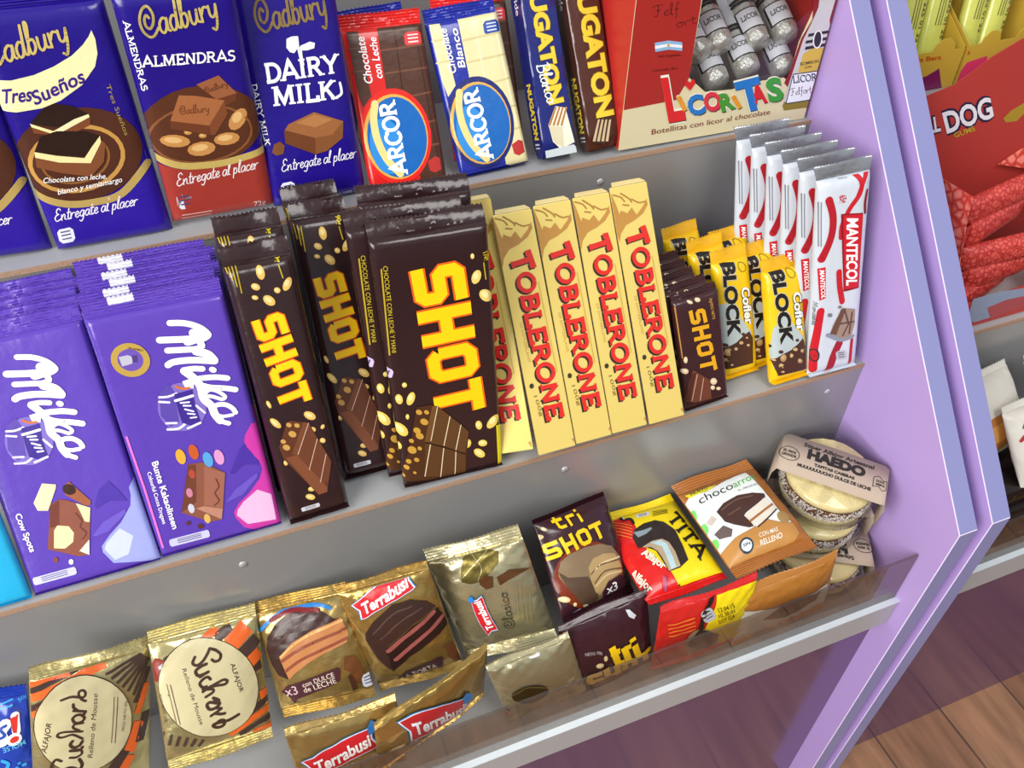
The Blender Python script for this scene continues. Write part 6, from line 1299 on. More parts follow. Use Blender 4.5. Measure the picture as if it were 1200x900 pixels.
  ('s','lettering','4A3228',4,2.37,1,0,[(1.7,89.3),(3.7,87.2),(7.2,87.5),(8.7,91.5),(5.3,96),(1.3,98.3)]),
  ('s','lettering','4A3228',4,2.33,1,0,[(1.3,98.3),(-1.1,94.6),(-5.2,90),(-9.8,88),(-12.7,90.6),(-10.4,94.8)]),
  ('s','lettering','4A3228',4,2.64,1,0,[(-2.9,87.1),(-7.4,86.3),(-11.4,83.9),(-10.5,79.9),(-6.6,79.4),(-2.5,80.4)]),
  ('s','lettering','4A3228',4,2.06,1,0,[(-2.5,80.4),(-7.6,78.4),(-9,77.9)]),
  ('s','lettering','4A3228',4,2.37,1,0,[(-1.6,73.8),(-3.5,76.4),(-7.1,75.6),(-9.9,72.8),(-8.4,69.1),(-5.4,68.8)]),
  ('s','lettering','4A3228',4,2.37,1,0,[(-8.2,67.2),(0.6,67.3),(8.4,66.1),(10.7,68.1),(8.3,70.2),(2.6,69.1),(-3.8,67.3),(-8.5,65.3)]),
  ('s','lettering','4A3228',4,2.33,1,0,[(-5.7,66.4),(-1,65),(-1.4,62.4),(-7,60.3)]),
  ('s','lettering','4A3228',4,2.64,1,0,[(-1.6,57.5),(2,54.5),(0.8,52.3),(-4.6,54.8),(-7.1,52.9),(-5.4,48.8),(-1,48.7),(2.5,51.6),(-1.1,54.8)]),
  ('s','lettering','4A3228',4,2.47,1,0,[(-1,48.7),(3.2,46.8)]),
  ('s','lettering','4A3228',4,2.37,1,0,[(3.2,46.5),(-5.3,43)]),
  ('s','lettering','4A3228',4,2.64,1,0,[(-1.6,43.9),(2.1,42.1),(5.2,41.5)]),
  ('s','lettering','4A3228',4,2.75,1,0,[(15.6,36.3),(7,34.3),(-2.8,34.8),(-4.6,33.4),(-1.6,30.8),(2.9,31.1),(4.3,34.7),(1.4,36.6),(-2.4,34.6)]),
 ],
 'TE1': [
  ('p','picture','3A2420',2,[(-36.2,68.8),(-32.5,79.5),(-22.3,90.7),(-7.8,98),(8.9,97.7),(17.8,91.6),(26.1,83.1),(31.1,81.9),(6.1,79),(-12.6,72.1),(-26,61.6),(-26.7,52.4),(-24.3,40),(-31.7,44.3),(-35.2,54.6)]),
  ('p','picture','B87A4A',3,[(-26.3,61.7),(-12.5,72.6),(6.1,79),(31.3,82.8),(33.8,67.4),(31.1,61.1),(10.9,56.9),(-3,52.2),(-16.6,45.1),(-23.7,39.9),(-25.3,52.1)]),
  ('s','picture','8A4A34',4,2.84,1,0,[(-24.9,57.8),(-10.4,64.6),(7.8,69.3),(31.9,72.5)]),
  ('s','picture','8A4A34',4,2.68,1,0,[(-24.2,48.3),(-10.7,55.3),(9.8,60.6),(31.9,64.3)]),
  ('s','picture','D8A868',4,2.06,1,0,[(-25,61.8),(-11.7,70.5),(6.8,76.9),(31.4,80.4)]),
  ('s','picture','5A4038',3,1.31,1,0,[(-27.8,78.3),(-11.9,90.4),(5.7,93.3)]),
  ('s','picture','5A4038',3,1.26,1,0,[(-23.7,73.8),(-7.1,84.6),(10.6,88.2)]),
  ('s','logo','2C7CC4',5,2.89,1,0,[(-37.1,86.4),(-23.1,95.5),(-5.1,100.1),(17.1,96.9),(24.4,92.7)]),
  ('s','logo','7A2024',6,3.3,1,0,[(-25.6,93.8),(-7.8,98),(14.2,93.9)]),
  ('p','picture','4A2830',3,[(-34.5,28.4),(-28.1,33.9),(17.6,41.5),(19.9,38.1),(16.8,28.3),(11.5,26.1),(-22.4,19.3),(-26.3,14.4),(-29.5,24.8)]),
  ('t','lettering','E8D8C8',4,'con DULCE','sans',(-14.1,30.3),(28,3.5),(-0.2,4.5),0),
  ('t','lettering','E8D8C8',4,'de LECHE','sans',(-14.6,24.5),(28.6,2.8),(-0.2,5.4),0),
  ('t','lettering','D8B8C0',4,'x3','sans',(-30.8,23.9),(10.9,0.8),(0,8.7),0),
  ('p','picture','6A4024',2,[(25.8,48.4),(33.9,46.8),(37.9,28.8),(31.1,18.6),(26.4,34.1),(22.9,37.4)]),
  ('p','picture','4A2C20',2,[(24.3,29.9),(31.4,32.8),(27.9,14.7),(24.3,13.2)]),
  ('p','badge','DDE0EE',2,[(34.9,13.3),(40.6,12.9),(42.7,14.9),(43.4,23.4),(41.7,25.6),(36,25.9),(33.9,23.9),(33.2,15.5)]),
  ('s','badge','4A4470',3,1.1,0,0,[(35.2,17.1),(41,16.7)]),
  ('s','badge','4A4470',3,1.08,0,0,[(35.5,20.2),(41.2,19.9)]),
  ('s','badge','4A4470',3,1.1,0,0,[(35.8,23.1),(41.5,22.8)]),
  ('t','small_print','7A6430',3,'PESO NETO 70g','sans',(-25.1,10.5),(22.9,0),(0.2,3.7),0),
 ],
 'TE2': [
  ('p','logo','2C7CC4',6,[(-27.6,90.9),(-23.8,92.1),(-16.4,94.9),(-9,97.4),(-1.7,99.7),(5.7,101.7),(13.1,103.5),(20.5,105.1),(24.6,106.8),(21.5,114.1),(22.7,123),(18.5,121.8),(11.1,120.7),(3.8,119.2),(-3.5,117.3),(-10.8,115),(-18,112.2),(-25.3,109),(-31.5,105.4),(-26.5,100)]),
  ('p','logo','F0F4FA',7,[(-26.7,91.6),(-23.8,92.4),(-16.4,95.2),(-9.1,97.8),(-1.7,100),(5.7,102.1),(13.1,103.9),(20.5,105.5),(23.7,106.9),(20.6,113.8),(21.8,122.4),(18.6,121.4),(11.2,120.4),(3.9,118.9),(-3.5,117),(-10.7,114.6),(-18,111.9),(-25.2,108.6),(-30.6,105.7),(-25.6,100.2)]),
  ('p','logo','C8242C',8,[(-25.6,92.4),(-23.8,92.9),(-16.5,95.7),(-9.1,98.2),(-1.7,100.5),(5.6,102.5),(13,104.3),(20.4,105.9),(22.6,107),(19.5,113.5),(20.8,121.6),(18.6,121),(11.2,119.9),(3.9,118.4),(-3.4,116.5),(-10.7,114.2),(-17.9,111.4),(-25.2,108.2),(-29.5,106),(-24.5,100.6)]),
  ('p','logo','2C7CC4',9,[(19.1,117),(19.8,122.7),(23.4,126),(27.3,123.9),(26.5,119.2)]),
  ('t','logo','FFFFFF',10,'Terrabusi','sans',(-22.8,96.6),(41.5,12.6),(0.2,9.3),0.03),
  ('p','picture','3A2622',2,[(-29.9,69.3),(-28.4,75.9),(-17.8,87.5),(1.2,98.3),(15.9,98.3),(28.4,90.8),(34.3,81.6),(10.8,73.6),(-15.3,57.7),(-17.7,49.8),(-13.1,36.1),(-19.5,29.5),(-27,47.6)]),
  ('p','picture','2A1816',3,[(-15.7,56.4),(10.5,72.3),(35,79.9),(39.1,59.8),(37.1,56.2),(16.5,48.2),(-1,40.2),(-18.9,27.8)]),
  ('s','picture','94504A',4,3.99,1,0,[(-15.5,53.4),(4,64.8),(31,77.2)]),
  ('s','picture','94504A',4,3.8,1,0,[(-12.5,41.8),(9.8,55.2),(37,67.8)]),
  ('s','picture','56403A',3,1.42,1,0,[(-21.8,74.8),(-1.4,89.6),(16.1,91.9)]),
  ('s','picture','56403A',3,1.33,1,0,[(-17.7,67.4),(4.7,81.6),(23,86.5)]),
  ('p','picture','40242A',3,[(-19.7,14.2),(-8.5,22),(19.9,28.9),(24.8,26.9),(22.5,12.6),(-8.2,7.9),(-17.4,7)]),
  ('t','lettering','E8D8C8',4,'LA TORTA','sans',(-14.5,10.5),(31.8,4.2),(0,7.5),0),
  ('p','picture','6A4028',2,[(29.7,37),(35.4,37.8),(37.5,24.9),(38.6,12.3),(32.5,10.1),(29.8,25)]),
 ],
 'TE3': [
  ('p','picture','g6E6230',2,[(-16.6,98.5),(-11.4,109.6),(-5.4,114),(5.3,114.2),(19.9,107.8),(17.1,98.8),(5.6,91.5),(-0.1,87.8),(-11.1,87.2),(-18.4,90.8)]),
  ('p','picture','g7A5030',3,[(-3.4,89.7),(2.6,91.5),(9,88.6),(6.4,79.3),(0.1,78.9),(-3.6,84.3)]),
  ('p','picture','g7A5030',3,[(12,87.6),(23.6,90.4),(41.4,83.9),(21,82),(12.5,79.2)]),
  ('s','picture','gB8AC80',4,0.68,1,0,[(-5.4,114),(2.2,99.9),(-4.3,89.1)]),
  ('s','picture','gB8AC80',4,0.68,1,0,[(11.9,111.2),(-2.8,103.3),(-16.3,94.8)]),
  ('p','logo','2C7CC4',6,[(-2.9,34.6),(-3.1,37.5),(-3.8,43.3),(-4.4,49),(-4.8,54.7),(-5.1,60.4),(-5.2,66.1),(-5.1,71.8),(-5.6,75),(-10.9,72.1),(-16.7,72.6),(-16.5,69.4),(-16.9,63.6),(-17.1,57.8),(-16.9,52),(-16.4,46.3),(-15.7,40.6),(-14.6,35),(-13.2,30.1),(-8.7,34.7)]),
  ('p','logo','F0F4FA',7,[(-3.2,35.2),(-3.3,37.5),(-4.1,43.2),(-4.7,48.9),(-5.1,54.6),(-5.3,60.3),(-5.4,66.1),(-5.4,71.8),(-5.8,74.2),(-10.9,71.4),(-16.4,72),(-16.2,69.4),(-16.7,63.6),(-16.8,57.8),(-16.7,52.1),(-16.2,46.4),(-15.4,40.7),(-14.4,35),(-13.2,30.8),(-8.8,35.4)]),
  ('p','logo','C8242C',8,[(-3.5,36),(-3.6,37.4),(-4.4,43.1),(-5,48.8),(-5.4,54.6),(-5.6,60.3),(-5.7,66),(-5.7,71.7),(-6.1,73.3),(-10.8,70.6),(-16,71.2),(-15.9,69.5),(-16.4,63.7),(-16.5,57.9),(-16.4,52.1),(-15.9,46.4),(-15.1,40.7),(-14.1,35.1),(-13.3,31.7),(-8.8,36.3)]),
  ('p','logo','2C7CC4',9,[(-13.2,70.1),(-16.9,70.3),(-18.6,73),(-16.6,76.2),(-13.5,75.8)]),
  ('t','logo','FFFFFF',10,'Terrabusi','sans',(-5.9,38),(-2.2,32.2),(-6.3,-0.4),0.03),
  ('t','lettering','2E2A1C',4,'Clasico','script',(11.9,31.9),(4.1,38.8),(-9.5,0.2),0.07),
  ('s','small_print','8A8058',3,0.68,0,0,[(18.2,42.5),(25.3,76.1)]),
  ('s','small_print','8A8058',3,0.68,0,0,[(21.2,38.9),(28.2,72.6)]),
  ('s','small_print','8A8058',3,0.67,0,0,[(24.1,35.2),(31.1,69)]),
  ('s','small_print','8A8058',3,0.63,0,0,[(27.1,31.6),(34.1,65.5)]),
 ],
 'TS': [
  ('t','lettering','FFD21A',4,'tri','block',(-24.1,82.2),(30.1,-0.8),(-1,11.9),0.22),
  ('t','lettering','FFD21A',4,'SHOT','block',(-40.2,59.9),(63,1.5),(-2.6,15.7),0.225),
  ('p','picture','7A3018',1,[(30.7,23.4),(28.1,17.1),(23.8,11.7),(18,7.4),(11.1,4.6),(3.4,3.3),(-4.6,3.6),(-12.5,5.3),(-20,8.5),(-26.7,12.9),(-32.3,18.4),(-36.5,24.5),(-39.1,31.1),(-40.1,37.9),(-39.4,44.4),(-37,50.5),(-33,55.8),(-27.6,60),(-21.1,63),(-13.6,64.6),(-5.7,64.7),(2.3,63.3),(10,60.3),(17.1,56),(23,50.5),(27.6,44.2),(30.5,37.3),(31.6,30.2)]),
  ('p','picture','8A7458',2,[(-34.4,49.4),(-30.2,56.2),(-20.6,59.7),(-3.4,59.8),(13.1,57.1),(25.1,50.9),(30.4,41),(29,25.5),(21.8,13.8),(5,7.5),(-9.5,6.1),(-22.7,17),(-31.5,34.4),(-35.4,44.3)]),
  ('p','picture','5A4434',3,[(-34.8,48.2),(-27.6,40.6),(-9.2,35),(-4.6,24),(-1.1,9.9),(-12.8,6.7),(-22.9,16.4),(-31.5,34.4)]),
  ('p','picture','B89A68',4,[(-6.6,41.8),(0.7,47.6),(13.2,48),(26.1,44),(29.7,29.6),(28,25.2),(11.1,23.7),(0.3,13.6),(-4.9,18.5),(-7.3,30.7)]),
  ('s','picture','6A5038',5,1.32,1,0,[(-5.5,35.7),(6.6,39.7),(30.5,36.6)]),
  ('s','picture','E0C898',5,1.76,1,0,[(-2.2,37.3),(10.4,40.4),(30.4,38.8)]),
  ('s','picture','6A5038',5,1.32,1,0,[(-3.7,26.5),(9.3,32.9),(29.2,28.4)]),
  ('s','picture','D8C090',5,1.76,1,0,[(-3.1,23.4),(10.5,28.9),(28.2,25.8)]),
  ('p','picture','40202A',6,[(2.7,15.5),(10.7,22.4),(25.6,23.9),(31.7,15.8),(29.4,5.1),(17.5,2.5),(4.5,6.2)]),
  ('t','lettering','FFFFFF',7,'x3','sans',(7.9,11.3),(12.9,0),(-1.5,8.3),0.02),
  ('p','picture','E4CC90',2,[(-36.5,81.4),(-37.2,80.3),(-38.9,79.8),(-41,79.9),(-43.1,80.6),(-44.5,81.8),(-44.9,83.1),(-44.2,84.1),(-42.5,84.7),(-40.3,84.6),(-38.3,83.9),(-36.9,82.7)]),
  ('p','picture','F2E4BC',3,[(-38.5,82.2),(-39.1,81.7),(-40.4,81.5),(-42,81.8),(-43.2,82.5),(-43.6,83.2),(-43,83.8),(-41.7,84),(-40.1,83.7),(-38.9,83)]),
  ('p','picture','E4CC90',2,[(-32.6,85.6),(-33.5,85.4),(-34.7,85.8),(-35.8,86.6),(-36.6,87.7),(-36.8,88.7),(-36.4,89.5),(-35.5,89.7),(-34.3,89.4),(-33.2,88.5),(-32.4,87.4),(-32.2,86.4)]),
  ('p','picture','F2E4BC',3,[(-33.6,86.7),(-34.2,86.7),(-35,87.1),(-35.7,87.8),(-36,88.5),(-35.9,89),(-35.3,89.1),(-34.4,88.7),(-33.7,88),(-33.4,87.2)]),
  ('p','picture','E4CC90',2,[(-30.9,20.8),(-32.2,20.1),(-34.4,20.3),(-36.9,21.3),(-39,22.9),(-40.2,24.7),(-40.1,26.1),(-38.8,26.9),(-36.6,26.7),(-34.1,25.7),(-32,24),(-30.8,22.3)]),
  ('p','picture','F2E4BC',3,[(-33.2,22.5),(-34.1,22.1),(-35.8,22.5),(-37.5,23.5),(-38.6,24.7),(-38.8,25.7),(-37.8,26),(-36.2,25.6),(-34.5,24.6),(-33.3,23.4)]),
  ('p','picture','E4CC90',2,[(-25.6,15.1),(-26.2,14.3),(-27.1,14),(-28,14.1),(-28.8,14.7),(-29.3,15.6),(-29.2,16.5),(-28.6,17.3),(-27.7,17.6),(-26.8,17.5),(-26,16.9),(-25.6,16)]),
  ('p','picture','F2E4BC',3,[(-26.5,15.7),(-26.9,15.3),(-27.5,15.2),(-28.2,15.5),(-28.6,16),(-28.6,16.6),(-28.2,17),(-27.6,17.1),(-26.9,16.8),(-26.5,16.3)]),
  ('p','picture','E4CC90',2,[(-8.9,6.1),(-10.2,5.7),(-12.5,6.1),(-15.1,7.3),(-17.5,9),(-18.9,10.7),(-19,11.9),(-17.8,12.4),(-15.5,12),(-12.9,10.8),(-10.5,9.1),(-9,7.4)]),
  ('p','picture','F2E4BC',3,[(-11.5,7.9),(-12.4,7.7),(-14.2,8.2),(-16,9.3),(-17.3,10.5),(-17.6,11.3),(-16.7,11.5),(-14.9,11),(-13.1,9.9),(-11.8,8.7)]),
  ('p','picture','E4CC90',2,[(7.4,3.4),(6.5,2.7),(4.9,2.6),(3,3.1),(1.3,4.1),(0.1,5.3),(-0,6.3),(0.8,7),(2.4,7.1),(4.3,6.6),(6.1,5.6),(7.2,4.4)]),
  ('p','picture','F2E4BC',3,[(5.5,4.4),(4.9,4.1),(3.7,4.2),(2.3,4.7),(1.3,5.5),(1.1,6.2),(1.7,6.5),(2.9,6.4),(4.3,5.8),(5.3,5.1)]),
  ('p','picture','E4CC90',2,[(13.7,4),(13,3),(11.9,2.5),(10.7,2.6),(9.7,3.4),(9.2,4.5),(9.3,5.7),(10.1,6.7),(11.2,7.2),(12.4,7.1),(13.3,6.4),(13.8,5.3)]),
  ('p','picture','F2E4BC',3,[(12.7,4.8),(12.2,4.2),(11.4,4.1),(10.6,4.4),(10.1,5.1),(10.1,5.8),(10.6,6.4),(11.4,6.5),(12.2,6.2),(12.7,5.6)]),
  ('p','picture','E4CC90',2,[(30,10.6),(29.2,9.8),(27.6,9.5),(25.8,10),(24.1,10.9),(23.1,12.1),(23,13.3),(23.9,14.1),(25.5,14.4),(27.3,14),(29,13),(30,11.8)]),
  ('p','picture','F2E4BC',3,[(28.3,11.6),(27.7,11.2),(26.5,11.2),(25.2,11.7),(24.3,12.5),(24.1,13.2),(24.8,13.7),(25.9,13.6),(27.2,13.1),(28.2,12.4)]),
  ('p','picture','E4CC90',2,[(32,5.2),(31.4,4.7),(30.5,4.6),(29.3,4.8),(28.2,5.4),(27.6,6.2),(27.5,7),(28.1,7.5),(29.1,7.6),(30.2,7.3),(31.3,6.7),(31.9,6)]),
  ('p','picture','F2E4BC',3,[(30.9,5.9),(30.5,5.6),(29.7,5.6),(28.9,5.9),(28.3,6.4),(28.2,6.9),(28.6,7.2),(29.4,7.1),(30.2,6.8),(30.8,6.3)]),
  ('p','badge','C8B0D8',2,[(-26.3,0.7),(-19.6,2.1),(-18.6,4.1),(-20.8,9),(-23.3,10.3),(-29.9,8.8),(-31,6.8),(-28.8,1.9)]),
  ('s','badge','5A4A78',3,0.84,0,0,[(-27.1,3.2),(-21,4.5)]),
  ('s','badge','5A4A78',3,0.82,0,0,[(-28,5.2),(-21.9,6.5)]),
  ('s','badge','5A4A78',3,0.8,0,0,[(-28.9,7.1),(-22.8,8.4)]),
 ],
 'TI': [
  ('p','wrapper_band','F2D818',1,[(-14.2,116.1),(109.6,82.1),(40,-25.9),(-10.3,-9.7),(-6.2,7.3),(-7.5,20.6),(-18.1,41),(-13.6,89.8),(-20.3,91.5)]),
  ('s','wrapper_band','1E1A1A',2,3.02,1,0,[(-18.9,106.6),(-20,99.6),(-20.7,90.7),(-14.2,88.6),(-14.9,81.3)]),
  ('s','wrapper_band','E8E8E8',3,0.91,1,0,[(-17.8,106.2),(-19,99.2),(-19.7,90.3)]),
  ('p','picture','2E2422',4,[(-23.1,66.7),(-18.1,73.6),(-6.5,77.1),(5.4,76.7),(11.9,71.9),(17.5,59.9),(15.6,43.3),(12.4,26),(2,21.8),(-9.9,21.5),(-10.2,31.4),(-10.3,44.7),(-17,51.5),(-24.3,54.3)]),
  ('p','picture','B8A488',5,[(-20.7,52.9),(-8.7,56),(1.1,54.8),(5.3,48.9),(5.5,38.6),(2.7,23.1),(-9.5,22.1),(-9,30.9),(-9.1,44.3),(-13.3,50.1)]),
  ('p','picture','B8D4DC',6,[(-11.1,54.3),(-0.9,53.9),(2.7,48.2),(0.6,33.8),(-1.6,23.2),(-7,22.8),(-5,34.3),(-3.1,47)]),
  ('p','picture','8A98A0',5,[(-20.3,70.9),(-10.4,69.7),(-2.6,70.3),(-2.1,68.3),(-9.8,65.1),(-18.5,64.1)]),
  ('t','lettering','F6ECD8',7,'Alfajor','sans',(-24.9,47),(11,-22.4),(5.9,4),0.04),
  ('t','lettering','F6ECD8',7,'Alfajor','sans',(-42.3,34.7),(8,-24.1),(5.5,2.9),0.03),
  ('t','lettering','1E1A14',6,'TITA','slab',(16.5,74.6),(5.8,-50.7),(14.4,5.5),0.2),
  ('p','badge','E0E0E8',2,[(-7.7,86),(3.9,85),(5.2,86),(6.2,89.2),(5.6,90.4),(-6.1,91.4),(-7.4,90.4),(-8.3,87.2)]),
  ('s','badge','303030',3,0.47,0,0,[(-5.5,87.5),(2.7,86.7)]),
  ('s','badge','303030',3,0.46,0,0,[(-5.1,88.8),(3.1,88.1)]),
  ('s','badge','303030',3,0.51,0,0,[(-4.7,90.1),(3.5,89.4)]),
  ('p','logo','C8203C',5,[(-18.1,19),(-13.7,19.7),(-20.4,0.3),(-25.7,-0.7)]),
  ('t','logo','6A70B8',6,'Terrabusi','sans',(-22.9,-1),(8.1,18.8),(-2,0.5),0.02),
  ('s','wrapper_band','1E1A1A',4,2.06,1,0,[(-5.5,8.6),(-6.2,1.1),(-8.8,-7.2)]),
  ('s','small_print','6A5A10',4,1.26,0,0,[(8.9,87.6),(23.6,84.7)]),
  ('s','small_print','6A5A10',4,1.26,0,0,[(7.6,85.1),(22.6,82.9)]),
  ('s','small_print','6A5A10',4,1.23,0,0,[(6.3,82.7),(21.6,81)]),
  ('s','small_print','F09030',4,0.68,0,0,[(-32.9,93.5),(-17.7,78.7)]),
  ('s','small_print','F09030',4,0.76,0,0,[(-33.9,90),(-19.4,75.5)]),
  ('s','small_print','F09030',4,0.76,0,0,[(-34.8,86.4),(-21,72.2)]),
  ('s','small_print','F09030',4,0.76,0,0,[(-35.8,82.9),(-22.7,69)]),
  ('s','small_print','F09030',4,0.76,0,0,[(-36.8,79.3),(-24.3,65.8)]),
 ],
 'CA': [
  ('p','wrapper_band','EEF4F0',1,[(-52,81.7),(-38.7,89.7),(-21,88.3),(6.7,93.8),(29.1,95.8),(30.3,67.2),(30.1,41.4),(33.7,28.8),(24.8,30.6),(11.1,39.9),(-5.3,35.7),(-25.3,33.1),(-47.7,24.9)]),
  ('p','wrapper_band','C08A48',1,[(-47.3,24.4),(-25.4,32.9),(-5.5,35.4),(10.9,39.6),(24.5,30.3),(34.8,28),(35.2,17.2),(-29.5,-17.6),(-53.1,-1.4)]),
  ('p','wrapper_band','E8DC30',2,[(-39.9,94.6),(-6.5,92.2),(-17.3,88.7),(-38.4,88.9)]),
  ('t','lettering','4A4A20',3,'NUEVO','sans',(-35.3,91.2),(18.6,-0.2),(1,3.6),0.02),
  ('t','lettering','2A2A2E',3,'choco','sans',(-34.2,77.6),(39,3),(1.7,8.4),0),
  ('t','lettering','58B848',3,'arroz','sans',(5.7,80.6),(27.6,3.3),(1.6,8.2),0),
  ('t','small_print','6A7A70',3,'EL ORIGINAL','sans',(6.6,75.6),(23.1,0.7),(0.6,2.1),0),
  ('p','picture','4A302A',3,[(-25.9,63.5),(-14.6,69.2),(2.6,72.1),(17.9,69.4),(28.2,64.2),(26.2,60.1),(-0.7,52.2),(-4.7,50.1),(-3,36.6),(-7.9,36.8),(-19,45),(-24.9,51)]),
  ('p','picture','E6E0D0',4,[(-4.3,49.9),(25.5,60.4),(28.3,45),(12.4,39.4),(-1.2,34.4),(-2.9,39.2)]),
  ('s','picture','A8703A',5,2.2,1,0,[(-3.4,42.2),(12.5,46.8),(27.5,51)]),
  ('s','picture','3A2420',5,1.3,1,0,[(-0.3,34.5),(13.7,38.9),(28.3,45)]),
  ('s','picture','6E5048',4,1.39,1,0,[(-20.4,63.1),(-2,67.9),(15.8,66.3)]),
  ('s','picture','6E5048',4,1.26,1,0,[(-18.5,55.8),(-3,58.8)]),
  ('p','picture','78D468',3,[(-41.8,69.9),(-42.7,67.9),(-43.9,66.1),(-45.3,64.8),(-46.7,63.9),(-48,63.7),(-49.1,64.2),(-49.9,65.2),(-50.2,66.7),(-50.2,68.6),(-49.6,70.7),(-48.7,72.7),(-47.5,74.5),(-46.2,75.9),(-44.7,76.7),(-43.4,77),(-42.3,76.5),(-41.5,75.5),(-41.2,73.9),(-41.3,72)]),
  ('p','picture','78D468',3,[(-40.3,53),(-41.2,51.2),(-42.5,49.5),(-44,48.3),(-45.7,47.6),(-47.2,47.4),(-48.6,47.9),(-49.6,48.8),(-50.2,50.3),(-50.3,52),(-49.8,53.9),(-48.9,55.8),(-47.7,57.5),(-46.1,58.7),(-44.5,59.5),(-42.9,59.6),(-41.5,59.2),(-40.5,58.2),(-39.9,56.7),(-39.9,54.9)]),
  ('p','picture','78D468',3,[(-40.3,35.4),(-41.1,33.8),(-42.2,32.3),(-43.6,31.3),(-45.1,30.7),(-46.6,30.5),(-47.8,30.9),(-48.8,31.8),(-49.3,33.1),(-49.4,34.6),(-49.1,36.3),(-48.3,37.9),(-47.1,39.3),(-45.7,40.4),(-44.2,41),(-42.7,41.2),(-41.5,40.8),(-40.5,39.9),(-39.9,38.6),(-39.9,37.1)]),
  ('p','picture','C8BCB4',3,[(-39.9,58.1),(-31.8,62.2),(-29.6,56.6),(-36.8,53.2)]),
  ('p','picture','6A5A58',3,[(-39.9,44.5),(-28.3,48.4),(-23.1,41.2),(-28,35.2),(-38.3,38.1)]),
  ('p','badge','1E3A4A',4,[(-14,20.1),(-15.6,18.3),(-17.7,16.9),(-20,16.1),(-22.3,15.9),(-24.4,16.3),(-26.1,17.4),(-27.2,19),(-27.6,20.9),(-27.3,23),(-26.3,25.1),(-24.6,26.9),(-22.6,28.3),(-20.3,29.2),(-17.9,29.4),(-15.8,28.9),(-14.1,27.8),(-13,26.2),(-12.6,24.2),(-13,22.1)]),
  ('p','badge','E8EEF0',5,[(-15.5,20.7),(-16.7,19.4),(-18.3,18.3),(-20,17.7),(-21.7,17.6),(-23.3,18),(-24.5,18.8),(-25.4,19.9),(-25.7,21.4),(-25.5,22.9),(-24.7,24.5),(-23.5,25.8),(-22,26.8),(-20.3,27.5),(-18.5,27.6),(-16.9,27.2),(-15.7,26.4),(-14.8,25.2),(-14.5,23.8),(-14.8,22.2)]),
  ('t','badge','1E3A4A',6,'SIN','sans',(-23.8,22),(7.4,0.1),(0.7,2.6),0.02),
  ('t','lettering','F4ECDC',3,'CON MAS','sans',(-4.5,25),(20,-0.6),(1.3,3.8),0.01),
  ('t','lettering','F4ECDC',3,'RELLENO','sans',(-7.5,17.9),(24,0.2),(1.3,4.4),0.02),
  ('p','badge','A88850',3,[(31.8,30),(29.9,29.2),(28,29),(26.1,29.4),(24.6,30.4),(23.4,31.9),(22.9,33.7),(22.9,35.6),(23.5,37.6),(24.6,39.3),(26.2,40.7),(28.1,41.5),(30.1,41.7),(32,41.3),(33.5,40.3),(34.7,38.8),(35.3,37),(35.2,35),(34.6,33.1),(33.4,31.4)]),
  ('s','small_print','E8D8B8',3,0.74,0,0,[(-27.5,7.2),(29.1,9)]),
  ('s','small_print','E8D8B8',3,0.74,0,0,[(-26.1,5.9),(26.2,7.4)]),
  ('s','small_print','E8D8B8',3,0.79,0,0,[(-24.7,4.7),(23.3,5.8)]),
  ('s','small_print','E8D8B8',3,0.79,0,0,[(-23.3,3.4),(20.4,4.2)]),
  ('s','small_print','E8D8B8',3,0.82,0,0,[(-21.9,2.2),(17.5,2.6)]),
 ],
 'AL': [
  ('s','emblem','FFFFFF',2,5.34,2,0,[(31.3,96.7),(31.3,83.9)]),
  ('p','emblem','FFFFFF',2,[(34.2,79.4),(34.3,77.9),(33.9,76.4),(33.1,75.1),(31.9,74.1),(30.5,73.6),(29,73.5),(27.6,73.8),(26.3,74.6),(25.4,75.7),(24.9,77.1),(24.8,78.6),(25.2,80.1),(26,81.3),(27.2,82.3),(28.6,82.9),(30.1,83),(31.5,82.7),(32.8,81.9),(33.7,80.7)]),
  ('p','emblem','D8342C',3,[(28,95),(33.3,96.9),(31.6,82.9),(29.3,83.5)]),
  ('p','emblem','D8342C',3,[(32.6,79.2),(32.6,78.4),(32.4,77.6),(31.9,76.9),(31.3,76.3),(30.4,75.9),(29.5,75.7),(28.6,75.8),(27.9,76.1),(27.3,76.6),(27,77.2),(26.9,78),(27.1,78.7),(27.6,79.5),(28.3,80.1),(29.1,80.5),(30,80.7),(30.9,80.6),(31.7,80.3),(32.2,79.8)]),
  ('s','emblem','FFFFFF',2,8.2,1,0,[(24.9,91.4),(21.2,85.7),(22.2,79.1),(15.9,79.3)]),
  ('s','emblem','2C4AA8',3,2.27,1,0,[(25.2,90.5),(21.5,88.4),(24.1,83.3),(20,81.3)]),
  ('t','lettering','6CC4F0',3,'MOLSE','sans',(35.6,75.8),(-14,-2.1),(0.6,-3.8),0.01),
  ('s','emblem','38A0E4',2,2.37,1,0,[(20.7,63.7),(24.3,60.3),(21.4,55.3)]),
  ('s','emblem','38A0E4',2,2.33,1,0,[(28.5,54.9),(29.3,55.7)]),
  ('s','emblem','38A0E4',2,1.95,1,0,[(30.8,58.6),(31.2,58.8)]),
  ('s','emblem','38A0E4',2,2.28,1,0,[(33.4,56.3),(34.3,56.4)]),
  ('t','lettering','38A0E4',2,'50g','sans',(34.5,105.3),(5.5,3.7),(-1.2,2.4),0.01),
  ('s','small_print','38A0E4',2,1.05,0,0,[(21.7,106.1),(30.5,108.7)]),
  ('s','small_print','38A0E4',2,1.25,0,0,[(21.4,103),(30.1,104.7)]),
 ],
 'F1': [
